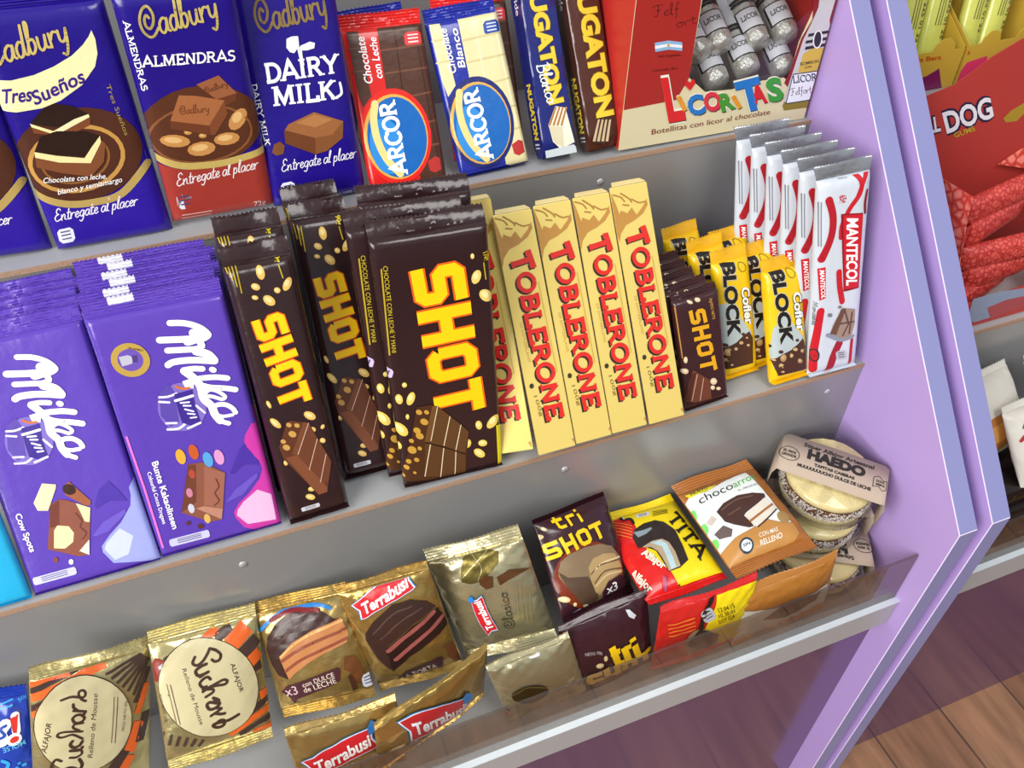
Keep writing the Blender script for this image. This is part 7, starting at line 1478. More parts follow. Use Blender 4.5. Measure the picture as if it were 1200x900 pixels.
  ('p','logo','2C7CC4',6,[(-33.3,22.6),(-29.1,23.9),(-21,27.4),(-12.8,30.5),(-4.6,33.2),(3.8,35.6),(12.2,37.5),(20.7,39.1),(25.3,41.3),(20.6,53.7),(20.8,68),(16.2,66.5),(7.8,65.8),(-0.5,64.3),(-8.6,62.1),(-16.7,59.3),(-24.6,55.7),(-32.4,51.5),(-39.1,46.6),(-33,37.2)]),
  ('p','logo','F0F4FA',7,[(-32.4,23.5),(-29.2,24.5),(-21.1,28),(-12.9,31.1),(-4.6,33.8),(3.7,36.2),(12.1,38.1),(20.6,39.7),(24.2,41.6),(19.6,53.4),(19.9,67.1),(16.3,66),(7.8,65.2),(-0.4,63.7),(-8.6,61.6),(-16.6,58.7),(-24.5,55.2),(-32.3,50.9),(-38.1,46.9),(-32,37.5)]),
  ('p','logo','C8242C',8,[(-31.3,24.6),(-29.3,25.2),(-21.2,28.7),(-13,31.9),(-4.7,34.6),(3.6,36.9),(12,38.9),(20.5,40.4),(22.9,42),(18.4,53),(18.8,66),(16.4,65.3),(8,64.5),(-0.3,63),(-8.5,60.8),(-16.5,58),(-24.4,54.4),(-32.2,50.2),(-36.9,47.3),(-30.8,37.8)]),
  ('p','logo','2C7CC4',9,[(17.4,58.8),(17.5,67.9),(21.3,72.8),(26.1,69),(25.8,61.4)]),
  ('t','logo','FFFFFF',10,'Terrabusi','sans',(-28.5,31.2),(46.5,14.9),(-0.6,15),0.03),
  ('p','badge','D8DCE0',2,[(-19.9,85.7),(-13.1,86.7),(-12,89.2),(-12.6,95.9),(-14.1,97.9),(-20.8,96.9),(-21.9,94.5),(-21.4,87.8)]),
  ('s','badge','505860',3,0.82,0,0,[(-19.6,89.2),(-14,90)]),
  ('s','badge','505860',3,0.82,0,0,[(-19.8,92),(-14.2,92.8)]),
  ('s','badge','505860',3,0.82,0,0,[(-20,94.5),(-14.4,95.4)]),
 ],
 'F2': [
  ('p','logo','2C7CC4',6,[(-28.9,37.6),(-24.4,35),(-15.7,31.4),(-6.8,27),(2.5,21.8),(12.1,15.9),(22.2,9.2),(32.7,1.5),(38.2,-0.6),(30.1,24),(28,45.2),(22.5,48.2),(12.5,56),(2.9,62.6),(-6.2,67.9),(-14.8,72),(-23.1,74.9),(-31.1,76.8),(-37.7,76.7),(-30.1,57.7)]),
  ('p','logo','F0F4FA',7,[(-28,37.9),(-24.6,35.9),(-15.9,32.3),(-7,27.9),(2.3,22.8),(11.9,16.9),(22,10.2),(32.4,2.6),(36.8,1.2),(28.9,24.6),(27.1,44.9),(22.7,47.2),(12.7,55.1),(3.1,61.7),(-6,67),(-14.7,71.1),(-23,74.1),(-31,76),(-36.7,76.1),(-29.1,57.1)]),
  ('p','logo','C8242C',8,[(-26.8,38.3),(-24.7,37.1),(-16.1,33.5),(-7.2,29.1),(2.1,24),(11.7,18.2),(21.7,11.5),(32.1,3.9),(34.9,3.4),(27.5,25.5),(25.9,44.5),(23,46),(12.9,54),(3.3,60.6),(-5.8,65.9),(-14.5,70),(-22.8,73),(-30.8,74.9),(-35.4,75.5),(-27.8,56.4)]),
  ('p','logo','2C7CC4',9,[(25.3,35.3),(23.9,48.6),(27.9,51.8),(34.4,40.9),(35.4,29.7)]),
  ('t','logo','FFFFFF',10,'Terrabusi','sans',(-24.5,44.7),(52.5,-29.2),(-2.4,21.6),0.03),
 ],
 'F3': [
  ('p','picture','g5A4C28',2,[(4.8,32.3),(3.8,28.4),(1.3,25.2),(-2.5,23.1),(-7.1,22.2),(-12.1,22.8),(-17,24.6),(-21.3,27.5),(-24.6,31.3),(-26.6,35.5),(-27,39.7),(-25.9,43.5),(-23.4,46.6),(-19.7,48.6),(-15.2,49.5),(-10.3,49),(-5.5,47.3),(-1.2,44.4),(2.1,40.7),(4.2,36.6)]),
  ('s','picture','gA89C6A',3,1.17,1,0,[(-25.8,42.5),(-10.8,47.5),(5.1,36.3)]),
  ('p','badge','D8DCE0',2,[(-0.4,76.9),(8,76),(9.3,77.9),(9.4,84),(8.1,86.2),(-0.2,87.1),(-1.5,85.2),(-1.6,79.1)]),
  ('s','badge','505860',3,0.79,0,0,[(0.6,79.9),(7.1,79.2)]),
  ('s','badge','505860',3,0.73,0,0,[(0.6,82.4),(7.1,81.7)]),
  ('s','badge','505860',3,0.76,0,0,[(0.7,84.7),(7.2,84.1)]),
  ('p','logo','2C7CC4',6,[(-45.6,-13.4),(-44.7,-11.1),(-43.3,-6.1),(-41.7,-1.4),(-40.1,3.1),(-38.2,7.3),(-36.2,11.4),(-34.1,15.2),(-33.4,18),(-39.3,23.3),(-44.3,31.5),(-45.3,29.1),(-47.8,25.8),(-50,22.1),(-51.9,18),(-53.6,13.6),(-54.9,8.7),(-56,3.5),(-56.5,-1.8),(-50.9,-5)]),
  ('p','logo','F0F4FA',7,[(-45.6,-12.5),(-44.9,-10.8),(-43.5,-5.8),(-42,-1.1),(-40.3,3.4),(-38.5,7.6),(-36.5,11.7),(-34.3,15.5),(-33.8,17.8),(-39.5,22.8),(-44.3,30.7),(-45.1,28.8),(-47.6,25.5),(-49.8,21.8),(-51.7,17.8),(-53.3,13.3),(-54.7,8.4),(-55.8,3.2),(-56.3,-1.3),(-50.7,-4.4)]),
  ('p','logo','C8242C',8,[(-45.7,-11.5),(-45.2,-10.4),(-43.8,-5.4),(-42.3,-0.7),(-40.6,3.8),(-38.8,8),(-36.8,12),(-34.6,15.8),(-34.4,17.5),(-39.7,22.2),(-44.3,29.7),(-44.8,28.4),(-47.3,25.1),(-49.5,21.4),(-51.4,17.4),(-53,12.9),(-54.4,8.1),(-55.5,2.8),(-56,-0.6),(-50.4,-3.8)]),
  ('p','logo','2C7CC4',9,[(-42.1,25.1),(-45.4,30.3),(-45.9,34.3),(-43,33.8),(-40.4,29.4)]),
  ('t','logo','FFFFFF',10,'Terrabusi','sans',(-47.2,-6.7),(9.8,24.8),(-5.4,9.2),0.03),
 ],
 'F4': [
  ('t','lettering','FFD21A',4,'tri','block',(2.5,22.2),(27.1,-1.3),(-5.5,30.6),0.21),
  ('t','lettering','FFD21A',4,'SHOT','block',(-23.2,-1),(68.1,-3.7),(-4.8,29.9),0.2),
  ('p','picture','E4CC90',2,[(-9,34.1),(-9.4,32.4),(-10.6,31.5),(-12.5,31.5),(-14.4,32.4),(-15.9,34),(-16.5,35.8),(-16.1,37.4),(-14.9,38.3),(-13.1,38.3),(-11.2,37.5),(-9.7,35.9)]),
  ('p','picture','F2E4BC',3,[(-10.9,35.2),(-11.3,34.2),(-12.3,33.9),(-13.7,34.2),(-14.9,35.1),(-15.4,36.2),(-15.1,37.1),(-14,37.5),(-12.6,37.1),(-11.5,36.3)]),
  ('p','picture','E4CC90',2,[(-4.6,40),(-5,38.3),(-5.9,37.3),(-6.9,37.4),(-7.7,38.4),(-8.3,40.2),(-8.4,42.3),(-7.9,44),(-7.1,45),(-6.1,44.9),(-5.2,43.9),(-4.7,42.1)]),
  ('p','picture','F2E4BC',3,[(-5.5,41.2),(-5.9,40.2),(-6.5,39.9),(-7.2,40.3),(-7.7,41.3),(-7.8,42.5),(-7.5,43.5),(-6.8,43.9),(-6.1,43.5),(-5.6,42.4)]),
  ('t','small_print','C8C0C0',3,'NETO 70g','sans',(-24.7,54.4),(15.3,-4.9),(-0.1,3.9),0),
  ('p','badge','D0D4DC',3,[(19.4,85.4),(23,84.4),(28.4,75.1),(25.8,72.4),(21.2,77.5)]),
 ],
 'F5': [
  ('p','wrapper_band','F2D818',1,[(10.3,103.6),(54.9,97.3),(71.9,16),(39.5,-14.6),(-2.2,-9.3),(-6.3,42.1)]),
  ('s','wrapper_band','1E1A1A',2,5.1,1,0,[(10.3,103.6),(-5.7,78),(-7.1,47.2)]),
  ('p','badge','B8BCC4',2,[(-1.6,63.1),(6,65.5),(6.1,69.8),(1.4,80.8),(-1.9,83.8),(-9.3,81.4),(-9.5,77.2),(-5,66.2)]),
  ('s','badge','303030',3,1.38,0,0,[(-3.5,68.8),(3.1,70.9)]),
  ('s','badge','303030',3,1.34,0,0,[(-5.4,73.4),(1.2,75.5)]),
  ('s','badge','303030',3,1.34,0,0,[(-7.2,77.5),(-0.6,79.7)]),
  ('t','small_print','5A4A10',3,'12.04.15','sans',(9.1,72),(17,-1.3),(-2.2,6.7),0.01),
  ('t','small_print','5A4A10',3,'10.30.01','sans',(10.5,63.2),(17.2,-1.4),(-2.2,6.8),0.01),
  ('t','small_print','5A4A10',3,'LOT 024','sans',(12,54.2),(17.2,-1.5),(-2.3,6.9),0.01),
  ('s','small_print','E88030',2,1.65,0,0,[(-40.9,75.8),(-15.5,76.9)]),
  ('s','small_print','E88030',2,1.75,0,0,[(-40.2,70.1),(-14.8,71.2)]),
  ('s','small_print','E88030',2,1.7,0,0,[(-39.6,64.3),(-14,65.3)]),
  ('s','small_print','E88030',2,1.77,0,0,[(-38.9,58.5),(-13.2,59.5)]),
  ('p','picture','9A8A70',2,[(19.2,12.6),(19.9,3.1),(18.4,-4.4),(15,-9),(9.9,-10.2),(3.8,-7.9),(-2.7,-2.4),(-8.9,5.8),(-14.2,15.6),(-18.1,26.1),(-20.3,36.3),(-20.6,45.2),(-19,52),(-15.7,56.2),(-11,57.3),(-5.3,55.4),(0.9,50.5),(7,43.1),(12.4,33.7),(16.7,23.2)]),
  ('p','picture','3A2A24',3,[(-20.3,36.3),(-8.5,57.2),(15.8,33.9),(7.4,9.9)]),
 ],
 'F6': [
  ('p','wrapper_band','DDE2DC',1,[(-52.7,-1.6),(-46.8,59.6),(-2,44.2),(48.4,45.4),(64.5,-36),(-38.2,-17.4)]),
  ('t','lettering','3A3A3C',3,'choco','sans',(1.1,-8.1),(40,6.4),(-5.8,15.1),0),
  ('t','lettering','58B848',3,'arroz','sans',(-36,4.9),(37.1,-13),(-3.3,14.3),0),
  ('p','picture','6A5440',3,[(-25.7,35.7),(-2.8,49.6),(39.6,41.4),(35.4,29.6),(1.3,22.4)]),
 ],
 'LB': [
  ('p','front_print','B02A26',1,[(-118.6,177.4),(-46.6,172.4),(-35.8,56.9),(-43.6,53.4),(-47.1,35.7),(-107.5,38.4)]),
  ('t','lettering','3A1414',3,'Felf','script',(-81.9,111.2),(23.4,0.2),(-2.9,9.3),0.045),
  ('t','lettering','3A1414',3,'ort','script',(-59.2,100.8),(18.5,1.6),(-3.4,7.7),0.05),
  ('p','emblem','8CB8E0',3,[(-77.4,91),(-64.7,91.4),(-51.3,88.5),(-49.9,81.3),(-63.4,83.9),(-75.7,83.5)]),
  ('p','emblem','F4F4F8',4,[(-77,88.5),(-64.3,88.8),(-50.8,86.1),(-50.4,83.7),(-63.9,86.5),(-76.3,85.9)]),
  ('p','emblem','E0B030',5,[(-62.7,87.5),(-62.7,87.1),(-62.8,86.8),(-63.1,86.6),(-63.5,86.5),(-63.9,86.5),(-64.3,86.6),(-64.7,86.8),(-65.1,87.1),(-65.3,87.4),(-65.4,87.8),(-65.4,88.2),(-65.3,88.5),(-65,88.7),(-64.7,88.8),(-64.3,88.8),(-63.8,88.7),(-63.4,88.5),(-63.1,88.2),(-62.8,87.9)]),
  ('t','small_print','3A1414',3,'Ind. Argentina','sans',(-71.4,78.3),(20.6,-1.1),(-0.6,2.4),0),
  ('t','small_print','4A1818',3,'Contenido 20 u','sans',(-75.7,67),(24.1,-0.7),(-0.7,2.2),0),
  ('p','front_print','D8CC9E',2,[(-107.9,41.5),(-47.1,35.7),(-36.6,43.4),(12.2,36.7),(64.6,38.9),(99.5,24.5),(116.8,2),(117.5,-12),(-103,0.1)]),
  ('p','bottle_print','8A2028',1,[(65.2,139.2),(102.9,136.1),(109,1.4),(64.6,38.9),(67.4,48),(71,77.8),(77.9,93)]),
  ('p','bottle_print','C8C8CC',2,[(77.9,119.5),(97.2,117.7),(96.7,91),(101.4,80.2),(107,13.6),(102,10.9),(72.6,11.9),(69.1,17.4),(69.5,28.7),(73.4,76),(77.9,90.1),(80.9,102.6)]),
  ('p','bottle_print','D0B048',3,[(77.4,63.6),(85.4,67.1),(102.4,66.7),(103.2,44.9),(77.1,46.7)]),
  ('p','bottle_print','8A7A2A',3,[(70.1,20.5),(100.6,21.1),(102,10.9),(72.6,11.9),(69.3,16.5)]),
  ('p','bottle_print','E8ECF4',4,[(72.2,45.8),(100.5,45.6),(103.5,18.2),(72.6,18.5)]),
  ('s','bottle_print','2A3040',5,0.96,0,0,[(72.2,45.8),(100.5,45.6),(103.5,18.2),(72.6,18.5),(72.2,45.8)]),
  ('t','bottle_print','2A3040',5,'LICOR','slab',(74.8,37.3),(26.4,-0.7),(-3.1,6.9),0.14),
  ('t','bottle_print','5A3040',5,'Felfort','script',(75.8,25.4),(23.4,0),(-3.5,7.2),0.07),
  ('t','bottle_print','3A3018',5,'BOMBON','sans',(77.9,53.1),(20,0.3),(-1.5,2.9),0.01),
  ('t','bottle_print','3A3018',5,'CON','sans',(83.8,49.3),(7.4,0.3),(-1.2,2.3),0.01),
  ('s','bottle_print','2A2A30',4,2.66,0,0,[(77.7,79.6),(99.5,80.4)]),
  ('s','bottle_print','2A2A30',4,2.68,0,0,[(76.8,73.8),(99.7,74.5)]),
  ('s','bottle_print','2A2A30',4,2.88,0,0,[(78.1,68.3),(100.6,69.1)]),
  ('p','bottle_print','E8E8EC',5,[(94.9,73.7),(95,71.2),(94.6,69),(93.7,67.5),(92.4,66.6),(90.7,66.6),(88.9,67.4),(87.2,68.9),(85.7,71),(84.5,73.5),(83.8,76.1),(83.7,78.6),(84.1,80.7),(85,82.2),(86.4,83.1),(88,83.1),(89.7,82.3),(91.5,80.9),(93,78.8),(94.2,76.3)]),
  ('p','bottle_print','2A2A30',6,[(93.3,74.1),(93.5,72),(93.2,70.1),(92.6,68.8),(91.6,68),(90.5,68),(89.2,68.6),(87.9,69.8),(86.8,71.6),(85.9,73.6),(85.4,75.8),(85.2,77.9),(85.5,79.6),(86.1,81),(87,81.7),(88.2,81.8),(89.5,81.2),(90.7,80),(91.8,78.3),(92.7,76.2)]),
  ('t','lettering','F4F0E0',5,'L','sans',(-52.8,21.3),(17.3,0.2),(-13.3,37.1),0.09),
  ('t','lettering','3A2A2A',6,'L','sans',(-52.1,20.4),(17.3,0.2),(-13.4,37.2),0.05),
  ('t','lettering','D8282C',7,'L','sans',(-52.8,21.3),(17.3,0.2),(-13.3,37.1),0.05),
  ('t','lettering','F4F0E0',5,'i','sans',(-39.5,28.1),(3.9,1.3),(-9.5,13.8),0.09),
  ('t','lettering','3A2A2A',6,'i','sans',(-38.8,27.2),(3.9,1.3),(-9.5,13.8),0.05),
  ('t','lettering','E89A2A',7,'i','sans',(-39.5,28.1),(3.9,1.3),(-9.5,13.8),0.05),
  ('t','lettering','F4F0E0',5,'C','sans',(-31.1,22.4),(16.3,1.1),(-7.5,17.1),0.09),
  ('t','lettering','3A2A2A',6,'C','sans',(-30.4,21.5),(16.4,1.1),(-7.5,17.1),0.05),
  ('t','lettering','2878C8',7,'C','sans',(-31.1,22.4),(16.3,1.1),(-7.5,17.1),0.05),
  ('t','lettering','F4F0E0',5,'O','sans',(-14.8,23.5),(17.3,1.1),(-7.4,16.3),0.09),
  ('t','lettering','3A2A2A',6,'O','sans',(-14,22.6),(17.2,1.1),(-7.5,16.3),0.05),
  ('t','lettering','D83A4A',7,'O','sans',(-14.8,23.5),(17.3,1.1),(-7.4,16.3),0.05),
  ('t','lettering','F4F0E0',5,'R','sans',(2.3,21.4),(14,2),(-8.6,15.6),0.09),
  ('t','lettering','3A2A2A',6,'R','sans',(3.1,20.5),(14,2),(-8.6,15.6),0.05),
  ('t','lettering','4A9A3A',7,'R','sans',(2.3,21.4),(14,2),(-8.6,15.6),0.05),
  ('t','lettering','F4F0E0',5,'i','sans',(19.1,21.7),(3.6,1.6),(-10.4,12.5),0.09),
  ('t','lettering','3A2A2A',6,'i','sans',(19.9,20.8),(3.6,1.6),(-10.4,12.5),0.05),
  ('t','lettering','E89A2A',7,'i','sans',(19.1,21.7),(3.6,1.6),(-10.4,12.5),0.05),
  ('t','lettering','F4F0E0',5,'T','sans',(24.1,17.7),(25.3,2.5),(-14.5,27.3),0.09),
  ('t','lettering','3A2A2A',6,'T','sans',(24.9,16.8),(25.3,2.5),(-14.5,27.3),0.05),
  ('t','lettering','2878C8',7,'T','sans',(24.1,17.7),(25.3,2.5),(-14.5,27.3),0.05),
  ('t','lettering','F4F0E0',5,'A','sans',(34.6,23.7),(16,0.4),(-8.3,17.4),0.09),
  ('t','lettering','3A2A2A',6,'A','sans',(35.4,22.7),(16,0.5),(-8.3,17.5),0.05),
  ('t','lettering','D8282C',7,'A','sans',(34.6,23.7),(16,0.4),(-8.3,17.4),0.05),
  ('t','lettering','F4F0E0',5,'S','sans',(52.3,23.4),(16.7,0.5),(-10.3,20.8),0.09),
  ('t','lettering','3A2A2A',6,'S','sans',(53.1,22.5),(16.8,0.5),(-10.4,20.9),0.05),
  ('t','lettering','3E9A3E',7,'S','sans',(52.3,23.4),(16.7,0.5),(-10.3,20.8),0.05),
  ('p','lettering','D8282C',8,[(-35.3,45.5),(-41.8,51),(-42.2,54.7),(-39.7,55),(-37,52.6),(-35.6,55.7),(-32.7,55),(-31.6,51.1)]),
  ('t','lettering','7A2A20',4,'Botellitas con licor al chocolate','sans',(-67.7,10.2),(124.7,0.4),(-0.6,5),0),
 ],
 'BH': [
  ('t','lettering','1E2040',2,'BULL','sans',(-143.6,162.3),(33,1.7),(-8.2,15.5),0.1),
  ('t','lettering','1E2040',2,'DOG','sans',(-101.7,159.8),(55.6,7.6),(-14.1,21.5),0.1),
  ('t','lettering','E8E4EC',3,'BULL','sans',(-143.6,162.3),(33,1.7),(-8.2,15.5),0.03),
  ('t','lettering','E8E4EC',3,'DOG','sans',(-101.7,159.8),(55.6,7.6),(-14.1,21.5),0.03),
  ('t','lettering','B89A30',4,'GUMS','sans',(-89.2,153),(24.4,3.4),(-4.1,5.3),0.03),
  ('p','emblem','A88A30',2,[(-32.4,163.2),(-25.3,170.1),(-11,175.8),(-5.4,164.2),(-12.5,157.2),(-26.7,158.2)]),
 ],
 'BF': [
  ('p','picture','8A98B0',1,[(-112.9,41.8),(-44.7,33.9),(-31.6,7.7),(-96.9,5.5),(-108.2,11.9)]),
  ('p','picture','A84A50',2,[(-86.6,20.7),(-64.4,24.5),(-39.2,22.8),(-31.6,7.7),(-76.7,6.6)]),
 ],
 'G1': [
  ('t','lettering','C8501C',2,'Granola Bars','sans',(-33.8,33.5),(56.6,-2.4),(-2.5,4.6),0.02),
  ('p','wrapper_band','7A1E5A',1,[(-5.2,14.7),(10.8,15.7),(24.7,21.7),(46.6,-15.2),(3.4,-5.6)]),
 ],
 'G2': [
  ('t','lettering','C8501C',2,'Granola','sans',(-75.3,30.6),(29.6,0.8),(-4.2,5.9),0.02),
  ('p','wrapper_band','D83A6A',1,[(-81.7,22.8),(-66.2,16.3),(-49.9,14),(-45.7,22.8),(-21.8,26.1),(1.3,-18.8),(-75.9,-6.8)]),
 ],
}

prepare_sans(sorted({(op[4], op[9]) for ops in ART.values() for op in ops if op[0] == 't' and op[5] == 'sans'}))

# ------------------------------------------------------------------ surfaces of the place
def wood_floor():
    m = bpy.data.materials.new('wood_planks'); m.use_nodes = True
    n = m.node_tree; b = n.nodes['Principled BSDF']
    t = n.nodes.new('ShaderNodeTexCoord')
    mp_ = n.nodes.new('ShaderNodeMapping'); mp_.inputs['Rotation'].default_value = (0, 0, math.radians(90)); mp_.inputs['Location'].default_value = (0, .08, 0)
    br = n.nodes.new('ShaderNodeTexBrick')
    br.inputs['Scale'].default_value = 1.0; br.inputs['Brick Width'].default_value = 1.4; br.inputs['Row Height'].default_value = 0.12
    br.inputs['Mortar Size'].default_value = 0.0018; br.offset = 0.37
    br.inputs['Color1'].default_value = lin('A06C42'); br.inputs['Color2'].default_value = lin('865636'); br.inputs['Mortar'].default_value = lin('5E4230')
    ns = n.nodes.new('ShaderNodeTexNoise'); ns.inputs['Scale'].default_value = 6; ns.inputs['Detail'].default_value = 6
    st = n.nodes.new('ShaderNodeMapping'); st.inputs['Scale'].default_value = (9, 1.2, 1)
    mx = n.nodes.new('ShaderNodeMix'); mx.data_type = 'RGBA'; mx.blend_type = 'OVERLAY'; mx.inputs['Factor'].default_value = 0.75
    n.links.new(t.outputs['Object'], mp_.inputs[0]); n.links.new(mp_.outputs[0], br.inputs['Vector'])
    n.links.new(t.outputs['Object'], st.inputs[0]); n.links.new(st.outputs[0], ns.inputs['Vector'])
    n.links.new(br.outputs['Color'], mx.inputs['A']); n.links.new(ns.outputs['Fac'], mx.inputs['B'])
    hs = n.nodes.new('ShaderNodeHueSaturation'); hs.inputs['Saturation'].default_value = 0.85
    n.links.new(mx.outputs['Result'], hs.inputs['Color']); n.links.new(hs.outputs[0], b.inputs['Base Color'])
    b.inputs['Roughness'].default_value = 0.42
    return m
FLOORM = wood_floor()
GREY = mat('grey_laminate', '9C9C9C', rough=0.3, metal=0.35, bump=0.02, bscale=6)
GREYL = mat('grey_board', 'AEB0B2', rough=0.4, metal=0.15)
BROWN = mat('chipboard_edge', 'A98A72', rough=0.7, bump=0.2, bscale=400)
EDGEP = mat('worn_edge_highlight', 'E6DCF6', rough=.4)  # pale colour paints the highlight along the slightly worn panel bevels
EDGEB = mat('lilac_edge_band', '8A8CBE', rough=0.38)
LILAC = mat('lilac_laminate', 'B99EDD', rough=0.42, bump=0.015, bscale=9)
PLUM = mat('plum_laminate', '57395F', rough=0.14, spec=0.75)
SCREW = mat('screw_cover', 'B8B8BA', rough=0.4, metal=0.4)
LIPSHEEN = mat('lip_sky_sheen', 'D3DCE2', rough=0.35, metal=0.2)  # sky reflected by the tray lip's top, painted in as a pale colour

def clear_sheet(name, tint, f0=0.04, rough=0.02):
    m = bpy.data.materials.new(name); m.use_nodes = True
    n = m.node_tree
    n.nodes.remove(n.nodes['Principled BSDF'])
    tr = n.nodes.new('ShaderNodeBsdfTransparent'); tr.inputs[0].default_value = lin(tint)
    gl = n.nodes.new('ShaderNodeBsdfGlossy'); gl.inputs['Roughness'].default_value = rough
    lw = n.nodes.new('ShaderNodeLayerWeight'); lw.inputs['Blend'].default_value = 0.5
    pw = n.nodes.new('ShaderNodeMath'); pw.operation = 'POWER'; pw.inputs[1].default_value = 5
    ml = n.nodes.new('ShaderNodeMath'); ml.operation = 'MULTIPLY_ADD'; ml.inputs[1].default_value = 0.9; ml.inputs[2].default_value = f0
    mx = n.nodes.new('ShaderNodeMixShader')
    n.links.new(lw.outputs['Facing'], pw.inputs[0]); n.links.new(pw.outputs[0], ml.inputs[0])
    n.links.new(ml.outputs[0], mx.inputs[0]); n.links.new(tr.outputs[0], mx.inputs[1]); n.links.new(gl.outputs[0], mx.inputs[2])
    n.links.new(mx.outputs[0], n.nodes['Material Output'].inputs['Surface'])
    return m
ACRYL = clear_sheet('clear_acrylic', 'E0DAD4', f0=0.11)
PET = clear_sheet('clear_plastic', 'F2F2F2', rough=0.06)

bm = bmesh.new(); box_bm(bm, -3.2, 2.6, -3.0, .62, -.72, -.68)
new_obj('floor', bm, FLOORM)['kind'] = 'structure'
bm = bmesh.new(); box_bm(bm, -3.2, 2.6, .60, .64, -.68, 1.9)
new_obj('wall_back', bm, mat('wall_paint', 'B9B4AE', rough=0.8))['kind'] = 'structure'

# ------------------------------------------------------------------ display stands
PROF = [(-.163, -.68), (-.163, -.071), (.44, .6185), (.46, .6185), (.46, -.68)]
def stand(x0, x1, px0, px1, label, far):
    """One stepped display stand: boards from x0 to x1, side panels px0..px1 and at the far end."""
    t = thing('display_stand', label, 'display stand', Matrix.Translation((px0, 0, -.68)), 'display stands side by side')
    I = Matrix.Translation((-px0, 0, .68))
    def part(name, bm, m, smooth=None):
        bmesh.ops.transform(bm, matrix=I, verts=bm.verts[:])
        return new_obj(name, bm, m, t, smooth)
    for a, b in ((px0, px1), far):
        bm = bmesh.new(); prism_bm(bm, PROF, a, b)
        bmesh.ops.bevel(bm, geom=bm.edges[:], offset=.0007, segments=2, affect='EDGES')
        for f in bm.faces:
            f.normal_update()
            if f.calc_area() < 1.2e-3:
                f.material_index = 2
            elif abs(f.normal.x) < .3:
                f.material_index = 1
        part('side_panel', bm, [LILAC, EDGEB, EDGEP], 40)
    for (y0, y1, z) in ((.159, .32, .1776), (0, .159, 0), (.32, .45, .355)):
        bm = bmesh.new(); box_bm(bm, x0, x1, y0, y1, z - .016, z)
        s = part('shelf_board', bm, GREYL)
        bm = bmesh.new(); box_bm(bm, x0, x1, y0 - .0016, y0, z - .0040, z)
        e = new_obj('edge_strip', bm, BROWN); bmesh_fix(e, I); e.parent = s
    for (y, za, zb) in ((.159, 0, .1736), (0, -.2018, -.004), (.32, .1776, .351)):
        bm = bmesh.new(); box_bm(bm, x0, x1, y - .0008, y + .009, za, zb)
        r = part('riser_panel', bm, GREY)
        if x0 < 0:
            for k in range(4):
                bm = bmesh.new()
                lathe_bm(bm, [(.0, .0012), (.0028, .001), (.0034, 0)], 16)
                xx = -.035 - k * .28 if y == 0 else -.22 - k * .31
                bmesh.ops.transform(bm, matrix=I @ Matrix.Translation((xx, y - .0008, zb - (.022 if y == 0 else .018))) @ Matrix.Rotation(math.radians(90), 4, 'X'), verts=bm.verts[:])
                sc_ = new_obj('screw_cover', bm, SCREW, r, 60)
    bm = bmesh.new(); box_bm(bm, x0, x1, -.1475, .0, -.2415, -.2018)
    bmesh.ops.bevel(bm, geom=[e for e in bm.edges], offset=.0012, segments=2, affect='EDGES')
    tb = part('tray_board', bm, GREYL, 40)
    bm = bmesh.new(); box_bm(bm, x0, x1, -.1478, -.1418, -.2018, -.2008)
    e = new_obj('edge_strip', bm, LIPSHEEN); bmesh_fix(e, I); e.parent = tb  # thin strip on the lip top, carries the painted sky sheen
    bm = bmesh.new(); box_bm(bm, x0 + .002, x1 - .002, -.1418, -.1390, -.2016, -.128)
    bmesh.ops.bevel(bm, geom=[e for e in bm.edges], offset=.0006, segments=1, affect='EDGES')
    part('clear_guard', bm, ACRYL)
    bm = bmesh.new(); box_bm(bm, x0, x1, -.135, -.117, -.68, -.2415)
    part('kick_panel', bm, PLUM)
    return t
def bmesh_fix(o, I):
    o.data.transform(I)
stand(-1.06, 0, 0, .021, 'lilac display stand with stepped grey shelves full of chocolate bars', (-1.081, -1.06))
stand(.0594, .72, .0377, .0594, 'lilac display stand at the right edge, carrying the red gum box', (.72, .741))

# ------------------------------------------------------------------ bars
def bar(n, name, label, cat, m, T=5, Tb=5, bx=6, bz=6, wr=0.0, key=None, tops=None, bots=None, group=None, swap=None, seed=1, wh=None):
    w, h = wh or size(n)
    t = thing(name, label, cat, pose(n), group)
    surf, xs, zs = pack_body(t, w, h, T, Tb, bx, bz, m, wr, seed)
    if key:
        art(t, ART[key], (-w / 2 + .4, w / 2 - .4, .4, h - .4), surf, xs, zs, swap, lift=1.4)
    if tops:
        seal(t, 'end_seal', w - 1, h - .6, 1, T=T, m=tops.pop('m', m), **tops)
    if bots:
        seal(t, 'end_seal', w - 1, .6, -1, T=T, m=bots.pop('m', m), **bots)
    return t

NAVY = film('211082'); NAVY2 = film('24127C')
G = 'chocolate tablets on the upper shelf'
c1 = bar('C1', 'chocolate_tablet', 'blue chocolate tablet with a cream moon and a swirl of three chocolates', 'chocolate bar', NAVY, 7, 5, 11, 9, .05, 'C1', dict(ln=10, seed=2, wave=1), None, G)
dup(c1, (-.0865, .004, -.004), 'blue moon tablet cut off by the left picture edge, next to its twin', rot=(math.radians(2.5), 'Y'))
bar('C2', 'chocolate_tablet', 'blue almond chocolate tablet with a dark red lower band', 'chocolate bar', NAVY, 7, 5, 11, 9, .05, 'C2', dict(ln=10, seed=3, wave=1), None, G)
bar('C3', 'chocolate_tablet', 'blue milk chocolate tablet with two white milk glasses and one chocolate cube', 'chocolate bar', NAVY, 7, 5, 11, 9, .05, 'C3', dict(ln=10, seed=4, wave=1), None, G)
RED = film('D8201C'); BLUE = film('1A2A9A')
G2 = 'bars with a blue oval emblem'
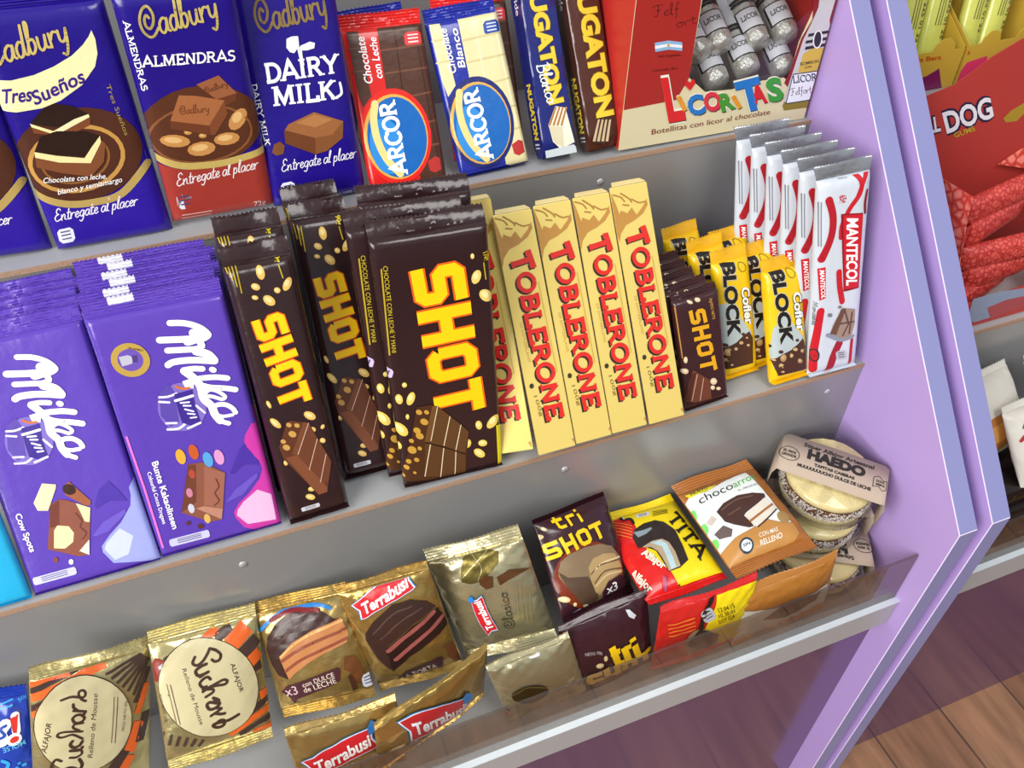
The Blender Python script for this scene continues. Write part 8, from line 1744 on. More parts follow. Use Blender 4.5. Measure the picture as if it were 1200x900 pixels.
a1 = bar('A1', 'chocolate_tablet', 'red wrapped chocolate tablet with a brown squares print and blue oval emblem', 'chocolate bar', RED, 5, 5, 5, 5, .12, 'A1', dict(ln=12, seed=5, wave=1.2, bend=-1), dict(ln=5, seed=6, bend=-4, vert=.15), G2)
SW = {'4E2C1E': 'E2D8A4', '6E4430': 'CFC28A', '34190F': 'EFE8C4', 'E2231A': '16206E', 'D84040': '24489C', 'F4D8D8': 'D0D8F4'}
a2 = bar('A2', 'chocolate_tablet', 'blue wrapped white chocolate tablet with a cream print and blue oval emblem', 'chocolate bar', BLUE, 5, 5, 5, 5, .12, 'A2', dict(ln=12, seed=7, wave=1.2, bend=-1), dict(ln=6, seed=8, bend=-4, vert=.15), G2, swap=SW, wh=(size('A1')[0] * 0.96, size('A1')[1]))
d = dup(a2, (-.0745, .0145, .006), 'dark blue tablet standing behind the red tablet, only its top showing')
d = dup(a1, (.079, .0195, .004), 'red tablet standing behind the blue white chocolate tablet, only its top showing')

def wafer(n, label, m, side_m):
    """Square-section wafer bar: a box-like wrapper with a lettered left side."""
    w, h = size(n)
    t = thing('wafer_bar', label, 'wafer bar', pose(n), 'tall wafer bars beside the carton')
    bm = bmesh.new()
    dpt = 24
    xs = [-w / 2, -w / 2 + 1.2, -w / 4, 0, w / 4, w / 2 - 1.2, w / 2]
    R = random.Random(len(n) + ord(n[1]))
    nz = 30
    ring = []
    for j in range(nz + 1):
        z = h * j / nz
        row = []
        k = min(1, j / 2.0, (nz - j) / 2.0)
        sh = 0.55 + 0.45 * k if k < 1 else 1
        outl = [(-w / 2, 1.2), (-w / 2 + 1.2, 0), (-w / 6, -.3), (w / 6, -.3), (w / 2 - 1.2, 0), (w / 2, 1.2), (w / 2, dpt), (0, dpt), (-w / 2, dpt)]
        for (x, y) in outl:
            row.append(bm.verts.new((x * .001 + R.uniform(-.0002, .0002), (y * sh + (1 - sh) * dpt * .5) * .001 + (R.uniform(-.0003, .0001) if 0 < j < nz else 0), z * .001)))
        ring.append(row)
    m_ = len(ring[0])
    for j in range(nz):
        for i in range(m_):
            bm.faces.new((ring[j][i], ring[j][(i + 1) % m_], ring[j + 1][(i + 1) % m_], ring[j + 1][i]))
    bm.faces.new(ring[0][::-1]); bm.faces.new(ring[-1])
    new_obj('wrapper', bm, m, t, smooth=40)
    art(t, ART[n], (-w / 2 + .8, w / 2 - .8, .5, h), lambda x, z: -.55)
    # left side lettering
    side = bpy.data.objects.new('side_print', None)
    ops = [('t', 'side_lettering', 'E6CB3A', 2, 'NUGATON', 'sans', (8, 62), (0, -46), (9, 0), .05), ('t', 'side_lettering', 'D8DCE8', 2, 'Bonafide', 'sans', (9, 150), (0, -34), (8, 0), .02),
           ('s', 'side_lettering', 'D8D8E0', 2, 1.4, 0, 0, [(7, 12), (17, 12)]), ('s', 'side_lettering', 'D8D8E0', 2, 1.0, 0, 0, [(7, 9), (17, 9)])]
    before = set(kids(t))
    art(t, ops, (0, dpt, 0, h))
    for o in kids(t):
        if o not in before:
            # turn the print from the front plane onto the left side
            o.data.transform(Matrix.Translation((-w * .0005 - .0002, dpt * .001, 0)) @ Matrix.Rotation(math.radians(-90), 4, 'Z'))
    bpy.data.objects.remove(side)
    seal(t, 'end_seal', w - 2, 1, -1, 6, dpt * .5, m, ridges=3, bend=-8, vert=.1, seed=3)
    return t
prepare_sans([(a, b) for a, b in (('NUGATON', .05), ('Bonafide', .02)) if (a, b) not in SANS])
wafer('N1', 'tall dark blue wafer bar with yellow lettering and a white wafer picture', film('18226E'), None)
wafer('N2', 'tall brown wafer bar with yellow lettering beside the red carton', film('4A2418'), None)

# purple tablets: stacks of six and five, each bar an object
PUR = film('5A3EAE'); PURD = film('4A30A0')
G3 = 'purple tablets stacked behind the front ones'
def milk_bar(n, label, seed):
    t = bar(n, 'chocolate_tablet', label, 'chocolate bar', PUR, 4.2, 4.2, 4.5, 5, .06, n, dict(ln=13, ridges=6, amp=.3, seed=seed, wave=.8, teeth=30, patch=(.17, .36, .5, .95, film('E6E6F2')) if n == 'M2' else None), dict(ln=5, seed=seed + 1, bend=-4, vert=.15, m=PURD), G3, seed=seed)
    return t
m2 = milk_bar('M2', 'purple tablet with a pink corner and coloured candy lentils, front of its stack', 12)
m1 = milk_bar('M1', 'purple cow-spotted chocolate tablet with a pale blue corner, front of its stack', 14)
ordn = ['second', 'third', 'fourth', 'fifth', 'hindmost']
for k in range(5):
    d = dup(m2, (.0012 * (k % 2) - .001 * k, 0.0104 * (k + 1), .0002), 'purple tablet %s in the stack behind the pink-cornered one' % ordn[k], rot=(math.radians((-.7, .5, -.3, .8, -.4)[k]), 'Y'))
ordn = ['second', 'third', 'fourth', 'hindmost']
for k in range(4):
    d = dup(m1, (-.001 * k, .0115 * (k + 1), .0002), 'purple tablet %s in the stack behind the cow-spotted one' % ordn[k], rot=(math.radians((.5, -.4, .6, -.5)[k]), 'Y'))
# the pale stitched patch on each fin
bar('CY', 'chocolate_tablet', 'bright cyan chocolate tablet at the lower left, beside the cow-spotted one', 'chocolate bar', film('22A8D8'), 4.2, 4.2, 4.5, 5, .05, None, dict(ln=13, ridges=6, seed=31, wave=.8, teeth=30), dict(ln=5, seed=32, bend=-4, vert=.15))

# dark chocolate-peanut bars
DARK = film('2E1A1C')
G4 = 'long dark peanut bars'
def peanut_bar(n, label, seed):
    return bar(n, 'peanut_bar', label, 'chocolate bar', DARK, 8, 8, 8, 8, .16, 'S1', dict(ln=14, ridges=4, seed=seed, wave=2.2, bend=3, teeth=15, crk=.2), dict(ln=9, ridges=3, seed=seed + 1, bend=-7, vert=.15, teeth=15), G4, seed=seed, wh=None)
s1 = peanut_bar('S1', 'narrow dark peanut bar leaning right beside the pink-cornered purple tablet', 41)
dup(s1, (-.004, .033, .004), 'narrow dark peanut bar standing behind the one beside the purple tablets', rot=(math.radians(1.0), 'Y'))
s2 = peanut_bar('S2', 'narrow dark peanut bar standing back between its twin and the wide tablet', 43)
dup(s2, (.004, .022, .002), 'narrow dark peanut bar behind the set-back one, only its fin showing', rot=(math.radians(-1.5), 'Y'))
s3 = bar('S3', 'chocolate_tablet', 'wide dark peanut chocolate tablet with huge yellow lettering, front of its stack', 'chocolate bar', DARK, 5, 5, 6, 6, .1, 'S3', dict(ln=12, ridges=4, seed=45, wave=2.5, bend=7, teeth=26, crk=.2), dict(ln=6, ridges=3, seed=46, bend=-5, vert=.15, teeth=26), 'wide dark peanut tablets')
dup(s3, (-.0095, .0135, .0035), 'wide dark peanut tablet second in its stack, left edge showing', rot=(math.radians(-.8), 'Y'))
dup(s3, (-.001, .046, .001), 'wide dark peanut tablet hindmost of its stack, only its crinkled fin showing', rot=(math.radians(1.2), 'Y'))

# triangular cartons
GOLD = mat('yellow_gold_card', 'E4CB70', rough=0.34, metal=0.18, spec=0.5)
GOLDL = mat('pale_gold_card', 'F2E2A0', rough=0.36, metal=0.15)
def tri_box(n, label):
    w, h = size(n)
    w, h = w * .001, h * .001
    t = thing('triangular_carton', label, 'chocolate carton', pose(n), 'row of yellow triangular cartons')
    dp = w * .84
    bm = bmesh.new()
    a = [bm.verts.new(p) for p in ((-w / 2, 0, 0), (w / 2, 0, 0), (0, dp, 0))]
    b = [bm.verts.new(p) for p in ((-w / 2, 0, h), (w / 2, 0, h), (0, dp, h))]
    bm.faces.new(a[::-1]); bm.faces.new(b)
    for i in range(3):
        j = (i + 1) % 3
        bm.faces.new((a[i], a[j], b[j], b[i]))
    bmesh.ops.recalc_face_normals(bm, faces=bm.faces[:])
    bmesh.ops.bevel(bm, geom=bm.edges[:], offset=.0006, segments=2, affect='EDGES')
    new_obj('carton_body', bm, GOLD, t, 40)
    bm = bmesh.new()
    v0 = [(-w * .40, .0012, h + .0004), (w * .47, .0012, h + .0004), (w * .40, .0055, h + .0034), (-w * .34, .0055, h + .0034)]
    lo = [bm.verts.new(p) for p in v0]
    hi = [bm.verts.new((p[0], p[1] + .0006, p[2] + .0007)) for p in v0]
    bm.faces.new(lo[::-1]); bm.faces.new(hi)
    for i in range(4):
        bm.faces.new((lo[i], lo[(i + 1) % 4], hi[(i + 1) % 4], hi[i]))
    new_obj('end_flap', bm, GOLDL, t)
    art(t, ART['T4'], (-w * 500 + .5, w * 500 - .5, .5, h * 1000 - .5))
    return t
for n, l in (('T0', 'yellow triangular carton turned leftward in the shade of the wide dark tablet'), ('T1', 'yellow triangular carton next to the turned one, second from left'), ('T2', 'yellow triangular carton in the middle of the row of five'),
             ('T3', 'yellow triangular carton second from the right of the row'), ('T4', 'rightmost yellow triangular carton, beside the small dark bars')):
    tri_box(n, l)

# small dark bars, a row of five going back
s4 = bar('S4', 'peanut_bar', 'small dark peanut bar with yellow lettering, foremost of its row', 'chocolate bar', film('3A1C1E'), 5, 5, 5, 5, .1, 'S4', dict(ln=6, ridges=3, seed=51, wave=1, bend=2, teeth=14), dict(ln=6, ridges=3, seed=52, bend=-5, vert=.15, teeth=14), 'small dark bars behind each other')
for k, (dy, dx, w_) in enumerate(((.0135, .0, 'second'), (.0275, -.006, 'third'), (.041, -.008, 'fourth'), (.056, -.009, 'hindmost'))):
    dup(s4, (dx, dy, 0), 'small dark peanut bar %s in its row beside the cartons' % w_, rot=(math.radians(k - 1.5), 'Y'))

# yellow peanut bars, two rows of three
YEL = film('F0C414')
G5 = 'yellow peanut bars in two rows'
def yellow(n, label, seed):
    return bar(n, 'peanut_bar', label, 'chocolate bar', YEL, 8, 8, 9, 9, .25, n, dict(ln=12, ridges=4, seed=seed, wave=1.6, bend=1, teeth=14, m=film('E8B01C')), dict(ln=9, ridges=3, seed=seed + 1, bend=-7, vert=.2, teeth=14), G5, seed=seed)
b1 = yellow('B1', 'yellow peanut bar at the front of the left row, beside the small dark bar', 61)
dup(b1, (-.009, .0215, .001), 'yellow peanut bar second in the left row', rot=(math.radians(-1.5), 'Y'))
dup(b1, (-.017, .048, .002), 'yellow peanut bar hindmost in the left row, leaning on the grey riser', rot=(math.radians(-3), 'Y'))
b2 = yellow('B2', 'yellow peanut bar at the front of the right row, beside the white nougat bar', 63)
dup(b2, (-.008, .026, .001), 'yellow peanut bar second in the right row', rot=(math.radians(-1.5), 'Y'))
dup(b2, (-.017, .055, .002), 'yellow peanut bar hindmost in the right row', rot=(math.radians(-2), 'Y'))

# white nougat bars
WHT = film('CCD4DE'); SIL = foil('B4B6BC')
ma = bar('MA', 'nougat_bar', 'white nougat bar with a red name panel, foremost of six by the lilac panel', 'nougat bar', WHT, 6.5, 6, 12, 9, .15, 'MA', dict(ln=13, ridges=3, seed=71, wave=1.2, bend=1, teeth=20, flare=6, m=SIL), dict(ln=8, ridges=3, seed=72, bend=-6, vert=.15, teeth=18), 'white nougat bars')
for k, w_ in enumerate(('second', 'third', 'fourth', 'fifth', 'hindmost')):
    dup(ma, (-.0065 * (k + 1), .0160 * (k + 1), .0006 * (k + 1)), 'white nougat bar %s in the row, its red stripe showing at the left' % w_, rot=(math.radians(.3 * (k + 1)), 'Y'))

# ------------------------------------------------------------------ liqueur bottle carton
w, h = size('LB')
t = thing('bottle_carton', 'red and cream window carton of little liqueur bottles on the upper shelf', 'carton', pose('LB'))
W2 = w / 2
CARD = mat('cream_card', 'DDD3AC', rough=0.45); REDC = mat('red_card', 'C02E2A', rough=0.4); WCARD = mat('white_card', 'F0F0EE', rough=0.6)
WINDOW = [(-38.4,57.2),(-19,41.8),(9.6,40.1),(28.4,43.8),(50.2,44),(63.1,43.8),(68.9,39.9),(69.3,53.9),(70.1,74.9),(75.1,93.3),(77.2,102.9),(70.6,128.2),(-38.5,137.8)]
def outline_bm(outer, holes, y0, y1):
    """A card sheet with holes, between depths y0 and y1 (mm)."""
    loops = [outer] + holes
    flat = [Vector((a, b, 0)) for l in loops for a, b in l]
    tris = tessellate_polygon([[Vector((a, b, 0)) for a, b in l] for l in loops])
    bm = bmesh.new()
    f = [bm.verts.new((p.x * .001, y0 * .001, p.y * .001)) for p in flat]
    g = [bm.verts.new((p.x * .001, y1 * .001, p.y * .001)) for p in flat]
    for a, b, c in tris:
        for q in ((f[a], f[b], f[c]), (g[a], g[c], g[b])):
            try:
                bm.faces.new(q)
            except ValueError:
                pass
    i = 0
    for l in loops:
        n = len(l)
        for k in range(n):
            a, b = i + k, i + (k + 1) % n
            bm.faces.new((f[a], f[b], g[b], g[a]))
        i += n
    bmesh.ops.recalc_face_normals(bm, faces=bm.faces[:])
    return bm
H = h
new_obj('front_card', outline_bm([(-W2, 0), (W2, 0), (W2, H), (-W2, H)], [WINDOW], 0, .6), CARD, t)
bm = bmesh.new(); box_bm(bm, -W2 * .001, (-W2 + .6) * .001, .0006, .1, 0, H * .001); new_obj('side_card', bm, REDC, t)
bm = bmesh.new(); box_bm(bm, (W2 - .6) * .001, W2 * .001, .0006, .1, 0, H * .001); new_obj('side_card', bm, REDC, t)
bm = bmesh.new(); box_bm(bm, -W2 * .001, W2 * .001, .0994, .1, 0, H * .001); new_obj('back_card', bm, WCARD, t)
bm = bmesh.new(); box_bm(bm, -W2 * .001, W2 * .001, .0006, .0994, 0, .0006); new_obj('bottom_card', bm, WCARD, t)
bm = bmesh.new(); box_bm(bm, (WINDOW[0][0] - 4) * .001, (max(p[0] for p in WINDOW) + 3) * .001, .0008, .0011, (min(p[1] for p in WINDOW) - 4) * .001, (H - 4) * .001); new_obj('window_film', bm, PET, t)
# artwork clipped to the card (lettering may overlap the window edge)
def in_window(ops):
    return ops
flat = [op for op in ART['LB'] if op[1] != 'front_print']
fp = [op for op in ART['LB'] if op[1] == 'front_print']
art(t, flat, (-W2 + .3, W2 - .3, .3, H - .3))
# printed grounds are cut round the window
def print_ground(code, lay, outer):
    o = clip_poly([tuple(p) for p in outer], -W2 + .2, W2 - .2, .2, H - .2)
    new_obj('printed_ground', outline_bm(o, [], -.14 - .07 * lay, -.10 - .07 * lay), ink(code), t)
print_ground('A82C28', 1, [(-138.1,178.8),(-46.9,172.4),(-39.7,137.9),(-38.4,57.2),(-47.7,38.9),(-123.5,36.3)])
# bottles in two tiers
GL = mat('silver_foil', 'D6D8D2', rough=0.28, metal=0.5, bump=0.6, bscale=160); LAB = mat('bottle_label', 'E8ECF4', rough=0.5); DKB = mat('label_border', '20242E', rough=0.5)
def bottle(M, label):
    t = thing('liqueur_bottle', label, 'bottle', M, 'foil-wrapped liqueur bottles in the carton')
    bm = bmesh.new()
    lathe_bm(bm, [(0, -.001), (.006, -.001), (.0108, .001), (.0125, .004), (.0130, .010), (.0130, .040), (.0118, .047), (.0075, .056), (.0058, .062), (.0056, .070)], 28)
    R = random.Random(int(M.translation.x * 9999))
    for v in bm.verts:
        k = 1 + R.uniform(-.035, .02)
        v.co.x *= k; v.co.y *= k
    new_obj('foil_body', bm, GL, t, 60)
    bm = bmesh.new()
    n = 12
    for z0, z1, mi in ((.014, .036, 0),):
        rows = []
        for z in (z0, z0 + .0012, z1 - .0012, z1):
            rows.append([bm.verts.new((.01335 * math.cos(a), .01335 * math.sin(a), z)) for a in [math.radians(-90 - 62 + 124 * i / n) for i in range(n + 1)]])
        for a in range(3):
            for i in range(n):
                f = bm.faces.new((rows[a][i], rows[a][i + 1], rows[a + 1][i + 1], rows[a + 1][i]))
                f.material_index = 1 if a in (0, 2) or i in (0, n - 1) else 0
    lb = new_obj('label', bm, [LAB, DKB], t, 60)
    for k in range(2):
        bm = bmesh.new()
        z = .042 + k * .004
        lathe_bm(bm, [(.0132, z), (.0135, z + .0002), (.0135, z + .0022), (.0130, z + .0024)], 28)
        new_obj('neck_band', bm, DKB, t, 60)
    bm = bmesh.new()
    lathe_bm(bm, [(.0131, .048), (.0134, .0485), (.0134, .078), (.0115, .080), (0, .080)], 28)
    new_obj('cap_sleeve', bm, LAB, t, 60)
    # name on the label
    polys = text_polys('LICOR', 'slab', (-.009, 0), (.018, 0), (0, .005), .16)
    bm = bmesh.new()
    for p in polys:
        vs = []
        for a, b in p:
            an = math.radians(-90) + a / .0134
            vs.append(bm.verts.new((.01355 * math.cos(an), .01355 * math.sin(an), .024 + b)))
        bm.faces.new(vs)
    new_obj('lettering', bm, DKB, lb)
    return t
T0 = pose('LB')
words_ = ['leftmost of the upper tier', 'second in the upper tier', 'third in the upper tier', 'rightmost of the upper tier', 'leftmost of the lower tier', 'in the middle of the lower tier', 'rightmost of the lower tier']
first = None
for k, (x, z, y) in enumerate([(-14.6,64.5,22),(4.7,70.4,20),(43.4,68.8,20),(73.9,71.3,20),(1.1,42.7,10),(31.8,49.5,10),(72,44.3,10)]):
    M = T0 @ Matrix.Translation((x * .001, y * .001, z * .001)) @ Matrix.Rotation(math.radians(-20), 4, 'Y') @ Matrix.Rotation(math.radians(-10), 4, 'Z') @ Matrix.Rotation(math.radians(-58), 4, 'X') @ Matrix.Scale(.93, 4)
    lab = 'little foil-wrapped liqueur bottle, %s' % words_[k]
    if first is None:
        first = bottle(M, lab)
    else:
        d = dup(first, (0, 0, 0), lab); d.matrix_world = M
bm = bmesh.new(); box_bm(bm, -W2 * .001 + .001, W2 * .001 - .001, .03, .097, .004, .034)
new_obj('inner_tray', bm, mat('tray_plastic', 'B8BABA', rough=0.3), t)

# ------------------------------------------------------------------ wrapped cookies in the tray
def cookie(n, label, m, T, Tb, top, bot, wr=.5, seed=1, key=None, name='wrapped_cookie', cat='wrapped cookie', group='wrapped cookies in the tray', bxf=.42, bzf=.40, topm=None, botm=None, bend=0, rid=5, rect=None):
    w, h = size(n)
    t = thing(name, label, cat, pose(n), group)
    hb = h - top - bot
    surf, xs, zs = pack_body(t, w, hb, T, Tb, w * bxf, hb * bzf, m, wr, seed, z0=bot)
    if top:
        seal(t, 'end_seal', w - .8, h - top - .5, 1, top + .5, T, topm or m, ridges=rid, amp=.5, bend=bend, wave=1.6, teeth=22, seed=seed)
    if bot:
        seal(t, 'end_seal', w - .8, bot + .5, -1, bot + .5, T, botm or m, ridges=rid, amp=.5, bend=-2, wave=1.6, teeth=22, seed=seed + 1)
    art(t, ART[key or n], (-w / 2 + .5, w / 2 - .5, bot + .5, h - top - .5), surf, xs, zs, lift=2.4)
    return t
FG = foil('D2C48C'); FG2 = foil('BEA466'); FG3 = foil('C6BE98'); FG4 = foil('BC9C58')
cookie('AL', 'blue cookie bag with a red and white exclamation mark at the lower left', film('1E3CA8'), 9, 9, 8, 8, key='AL', seed=80)
cookie('SU1', 'gold and orange round-label cookie with its lettering running upward', FG, 11, 10, 11, 9, seed=82, wr=.3)
cookie('SU2', 'gold and orange round-label cookie with its lettering running downward', FG, 11, 10, 12, 11, seed=84, wr=.3)
cookie('TE1', 'gold cookie pack showing a cut triple cookie with caramel filling', FG2, 12, 10, 11, 10, seed=86)
cookie('TE2', 'gold cookie pack with a red ribbon logo above a cut chocolate cookie', FG4, 12, 10, 9, 9, seed=88)
cookie('TE3', 'pale gold cookie pack with its small red logo turned sideways', FG3, 12, 10, 14, 12, seed=90, wr=.6)
cookie('TS', 'dark brown triple cookie pack with yellow lettering and peanuts', film('3A1C24'), 11, 9, 4, 8, seed=92, bxf=.35, bzf=.35)
cookie('TI', 'half red, half yellow cookie pack lying on the heap', film('D81E1C'), 10, 9, 10, 8, seed=94, bxf=.3, bzf=.3, wr=.4, topm=film('F2D818'))
cookie('CA', 'white and caramel brown rice cookie pack lying beside the clear tubs', film('A8682C'), 10, 9, 14, 12, seed=96, bxf=.3, bzf=.3, wr=.4)
cookie('F1', 'gold cookie pack standing against the clear guard, leftmost of the front ones', FG2, 8, 7, 9, 6, seed=100, rid=6)
cookie('F2', 'gold cookie pack tilted up to the right against the clear guard', FG4, 8, 7, 9, 6, seed=102, rid=6)
cookie('F3', 'pale gold cookie pack against the clear guard, below the sideways logo pack', FG3, 8, 7, 9, 6, seed=104, rid=6)
cookie('F4', 'dark brown triple cookie pack against the clear guard with large yellow lettering', film('3A1C24'), 8, 7, 9, 6, seed=106)
cookie('F5', 'red and yellow cookie pack standing against the clear guard', film('C8201C'), 7, 7, 9, 6, seed=108, topm=film('D02020'))
cookie('F6', 'caramel brown rice cookie pack against the clear guard, near the lilac panel', film('B07430'), 7, 7, 12, 6, seed=110)

# ------------------------------------------------------------------ clear tubs of filled cookies with a paper band
CREAM = mat('pale_cookie', 'F0DFA2', rough=0.75, bump=0.25, bscale=300); KRAFT = mat('kraft_paper', 'B7A594', rough=0.8)
CARA = mat('caramel_filling', '6E4A34', rough=0.5); COCO = mat('coconut_flake', 'DDD6D0', rough=0.8)
INKK = mat('black_ink', '2A2624', rough=0.6)
def tub(M, label, yaw, seed):
    t = thing('cookie_tub', label, 'cookie tub', M, 'clear tubs of filled cookies')
    R = random.Random(seed)
    for z, hh in ((.003, .010), (.024, .010)):
        bm = bmesh.new()
        lathe_bm(bm, [(0, z), (.040, z), (.0425, z + .003), (.0425, z + hh - .003), (.040, z + hh), (0, z + hh + .0012)], 48)
        for v in bm.verts:
            v.co.z += R.uniform(-.0004, .0004)
        new_obj('cookie_half', bm, CREAM, t, 50)
    bm = bmesh.new()
    lathe_bm(bm, [(.036, .0125), (.0415, .0125), (.0428, .018), (.0415, .0245), (.036, .0245)], 48)
    fl = new_obj('caramel_filling', bm, CARA, t, 60)
    bm = bmesh.new()
    for k in range(1000):
        a = R.uniform(0, 6.283); z = R.uniform(.0115, .0255); r = .0428 + R.uniform(-.0006, .001)
        q = Matrix.Translation((r * math.cos(a), r * math.sin(a), z)) @ Matrix.Rotation(R.uniform(0, 6), 4, 'X') @ Matrix.Rotation(R.uniform(0, 6), 4, 'Z')
        s = R.uniform(.0008, .0016)
        vs = [bm.verts.new(q @ Vector(p)) for p in ((-s, 0, -s * .5), (s, 0, -s * .5), (s, 0, s * .5), (-s, 0, s * .5), (0, s * .6, 0))]
        bm.faces.new(vs[:4])
        for i in range(4):
            bm.faces.new((vs[(i + 1) % 4], vs[i], vs[4]))
    o = new_obj('coconut_coating', bm, COCO, t); o['kind'] = 'stuff'
    bm = bmesh.new()
    lathe_bm(bm, [(0, .0008), (.044, .0008), (.0465, .003), (.0475, .018), (.0515, .0185), (.0515, .0200), (.0475, .0205), (.0465, .036), (.044, .0385), (0, .0385)], 56)
    new_obj('clear_shell', bm, PET, t, 50)
    # paper band over the top and down both ends
    bw = .024
    path = [(-.0530, .004), (-.0530, .030), (-.0505, .0385), (-.0460, .0400), (0, .0404), (.0460, .0400), (.0505, .0385), (.0530, .030), (.0530, .004)]
    bm = bmesh.new()
    Rz = Matrix.Rotation(yaw, 4, 'Z')
    rows = []
    for i, (x, z) in enumerate(path):
        k = 1.0 if 2 < i < 6 else .92
        rows.append([bm.verts.new(Rz @ Vector((x, y * k, z + dz))) for y, dz in ((-bw, 0), (0, 0), (bw, 0))])
    for a, b in zip(rows, rows[1:]):
        for i in range(2):
            bm.faces.new((a[i], b[i], b[i + 1], a[i + 1]))
    band = new_obj('paper_band', bm, KRAFT, t, 30)
    sm = band.modifiers.new('thickness', 'SOLIDIFY'); sm.thickness = .0004; sm.offset = -1
    polys = []
    def tx(s, font, x0, x1, y, hh, wt):
        polys.extend(text_polys(s, font, (x0, y), (x1 - x0, 0), (0, hh), wt))
    tx('Súper Alfajor Artesanal', 'sans', -.031, .036, .0145, .0046, .03)
    tx('HAEDO', 'sans', -.026, .029, .0015, .0105, .07)
    tx('TAPITAS CASERAS', 'sans', -.018, .020, -.006, .0033, .05)
    tx('MUUUUUUUCHO DULCE DE LECHE', 'sans', -.033, .036, -.0125, .0036, .05)
    tx('EL MAS', 'sans', -.0485, -.0365, .001, .0028, .04); tx('GRANDE', 'sans', -.0495, -.0355, -.004, .0032, .04)
    tx('DONA', 'sans', .0395, .0475, .001, .0026, .03); tx('MENI', 'sans', .0395, .0475, -.003, .0026, .03)
    polys += stroke_polys([(-.0425 + .0095 * math.cos(a / 20 * 6.2832), -.0003 + .0085 * math.sin(a / 20 * 6.2832)) for a in range(20)], .0007, True)
    polys += stroke_polys([(.037, .006), (.042, .0085), (.046, .004), (.0495, .006), (.0495, -.005), (.046, -.008), (.042, -.004), (.037, -.006)], .0006, True)
    bm = bmesh.new()
    def lift(p):
        x, y = p
        ax = abs(x)
        z = .0404 - .0004 * ax / .046 if ax <= .046 else (.0400 - (ax - .046) * .0015 / .0045)
        return Rz @ Vector((x, y, z + .0003))
    for p in polys:
        try:
            bm.faces.new([bm.verts.new(lift(q)) for q in p])
        except ValueError:
            pass
    bmesh.ops.recalc_face_normals(bm, faces=bm.faces[:])
    new_obj('lettering', bm, INKK, band)
    return t
prepare_sans([k for k in (('Súper Alfajor Artesanal', .03), ('HAEDO', .07), ('TAPITAS CASERAS', .05), ('MUUUUUUUCHO DULCE DE LECHE', .05), ('EL MAS', .04), ('GRANDE', .04), ('DONA', .03), ('MENI', .03)) if k not in SANS])
tub(Matrix.Translation((-.0575, -.0545, -.1075)) @ Matrix.Rotation(math.radians(6), 4, 'X'), 'clear tub of coconut-edged filled cookies with a paper band, top of the pile', math.radians(-44), 1)
tub(Matrix.Translation((-.060, -.055, -.1535)) @ Matrix.Rotation(math.radians(2), 4, 'X'), 'clear cookie tub in the middle of the pile, its band end poking out left', math.radians(-20), 2)
tub(Matrix.Translation((-.0575, -.077, -.2005)), 'clear cookie tub at the bottom of the pile, by the clear guard', math.radians(150), 3)

# ------------------------------------------------------------------ let the goods stand on their shelves
def settle(o, zt, yf, yr):
    """Lift a thing so nothing sinks into its shelf (zt, from depth yf on), pull it forward off the riser at yr."""
    bpy.context.view_layer.update()
    zmin = 9; ymax = -9
    for c in kids(o):
        for k in [c] + kids(c):
            if k.type == 'MESH':
                Mk = k.matrix_world
                for v in k.data.vertices:
                    p = Mk @ v.co
                    if p.y > yf:
                        zmin = min(zmin, p.z)
                    if p.z < zt + .176:
                        ymax = max(ymax, p.y)
    d = Vector((0, min(0, yr - .0012 - ymax), max(0, zt + .0004 - zmin)))
    if d.length > 1e-5:
        M = o.matrix_world.copy(); M.translation = M.translation + d; o.matrix_world = M
bpy.context.view_layer.update()
for o in list(bpy.data.objects):
    if o.parent is None and o.type == 'EMPTY' and 'category' in o and o['category'] not in ('display stand', 'bottle'):
        p = o.matrix_world.translation
        if p.z > .165:
            settle(o, .1776, .1575, .32)
        elif p.z > -.03:
            settle(o, 0, -.0015, .158)
        else:
            settle(o, -.2018, -.1478, -.0010)
bpy.context.view_layer.update()

# ------------------------------------------------------------------ goods on the neighbouring stand
def cells(name, a, b, scale):
    m = bpy.data.materials.new(name); m.use_nodes = True
    n = m.node_tree; p = n.nodes['Principled BSDF']
    t = n.nodes.new('ShaderNodeTexCoord'); v = n.nodes.new('ShaderNodeTexVoronoi'); v.feature = 'DISTANCE_TO_EDGE'; v.inputs['Scale'].default_value = scale
    r = n.nodes.new('ShaderNodeValToRGB')
    r.color_ramp.elements[0].position = .02; r.color_ramp.elements[0].color = lin(b); r.color_ramp.elements[1].position = .22; r.color_ramp.elements[1].color = lin(a)
    n.links.new(t.outputs['Object'], v.inputs['Vector']); n.links.new(v.outputs['Distance'], r.inputs[0]); n.links.new(r.outputs[0], p.inputs['Base Color'])
    p.inputs['Roughness'].default_value = .35
    return m
SCALE1 = cells('red_pebble_card', 'F08A7A', 'C8382E', 95); SCALE2 = cells('red_pebble_film', 'D8584E', 'A82A28', 210)
REDBOX = mat('red_gum_card', 'B03A34', rough=0.45); INN = mat('card_inside', 'A8A4A2', rough=0.7)
t = thing('gum_display_box', 'red display box of gum packets with a tall printed header', 'display box', Matrix.Translation((.235, .006, .0005)))
hd = [(-165, 0), (165, 0), (165, 240), (-20, 243), (-45, 240), (-75, 228), (-110, 208), (-140, 202), (-165, 200)]
bm = outline_bm(hd, [], 0, .8)
hdr = new_obj('header_card', bm, REDBOX, t); hdr.location = (0, .099, 0); hdr.rotation_euler = (-.08, 0, 0)
before = set(bpy.data.objects)
art(hdr, ART['BH'], (-164, 164, 1, 240))
bm = outline_bm([(-164, 0), (164, 0), (164, 45), (0, 40), (-60, 36), (-110, 34), (-164, 36)], [], 0, .8)
lip = new_obj('front_lip', bm, REDBOX, t); lip.rotation_euler = (-.06, 0, 0)
art(lip, ART['BF'], (-163, 163, 1, 38))
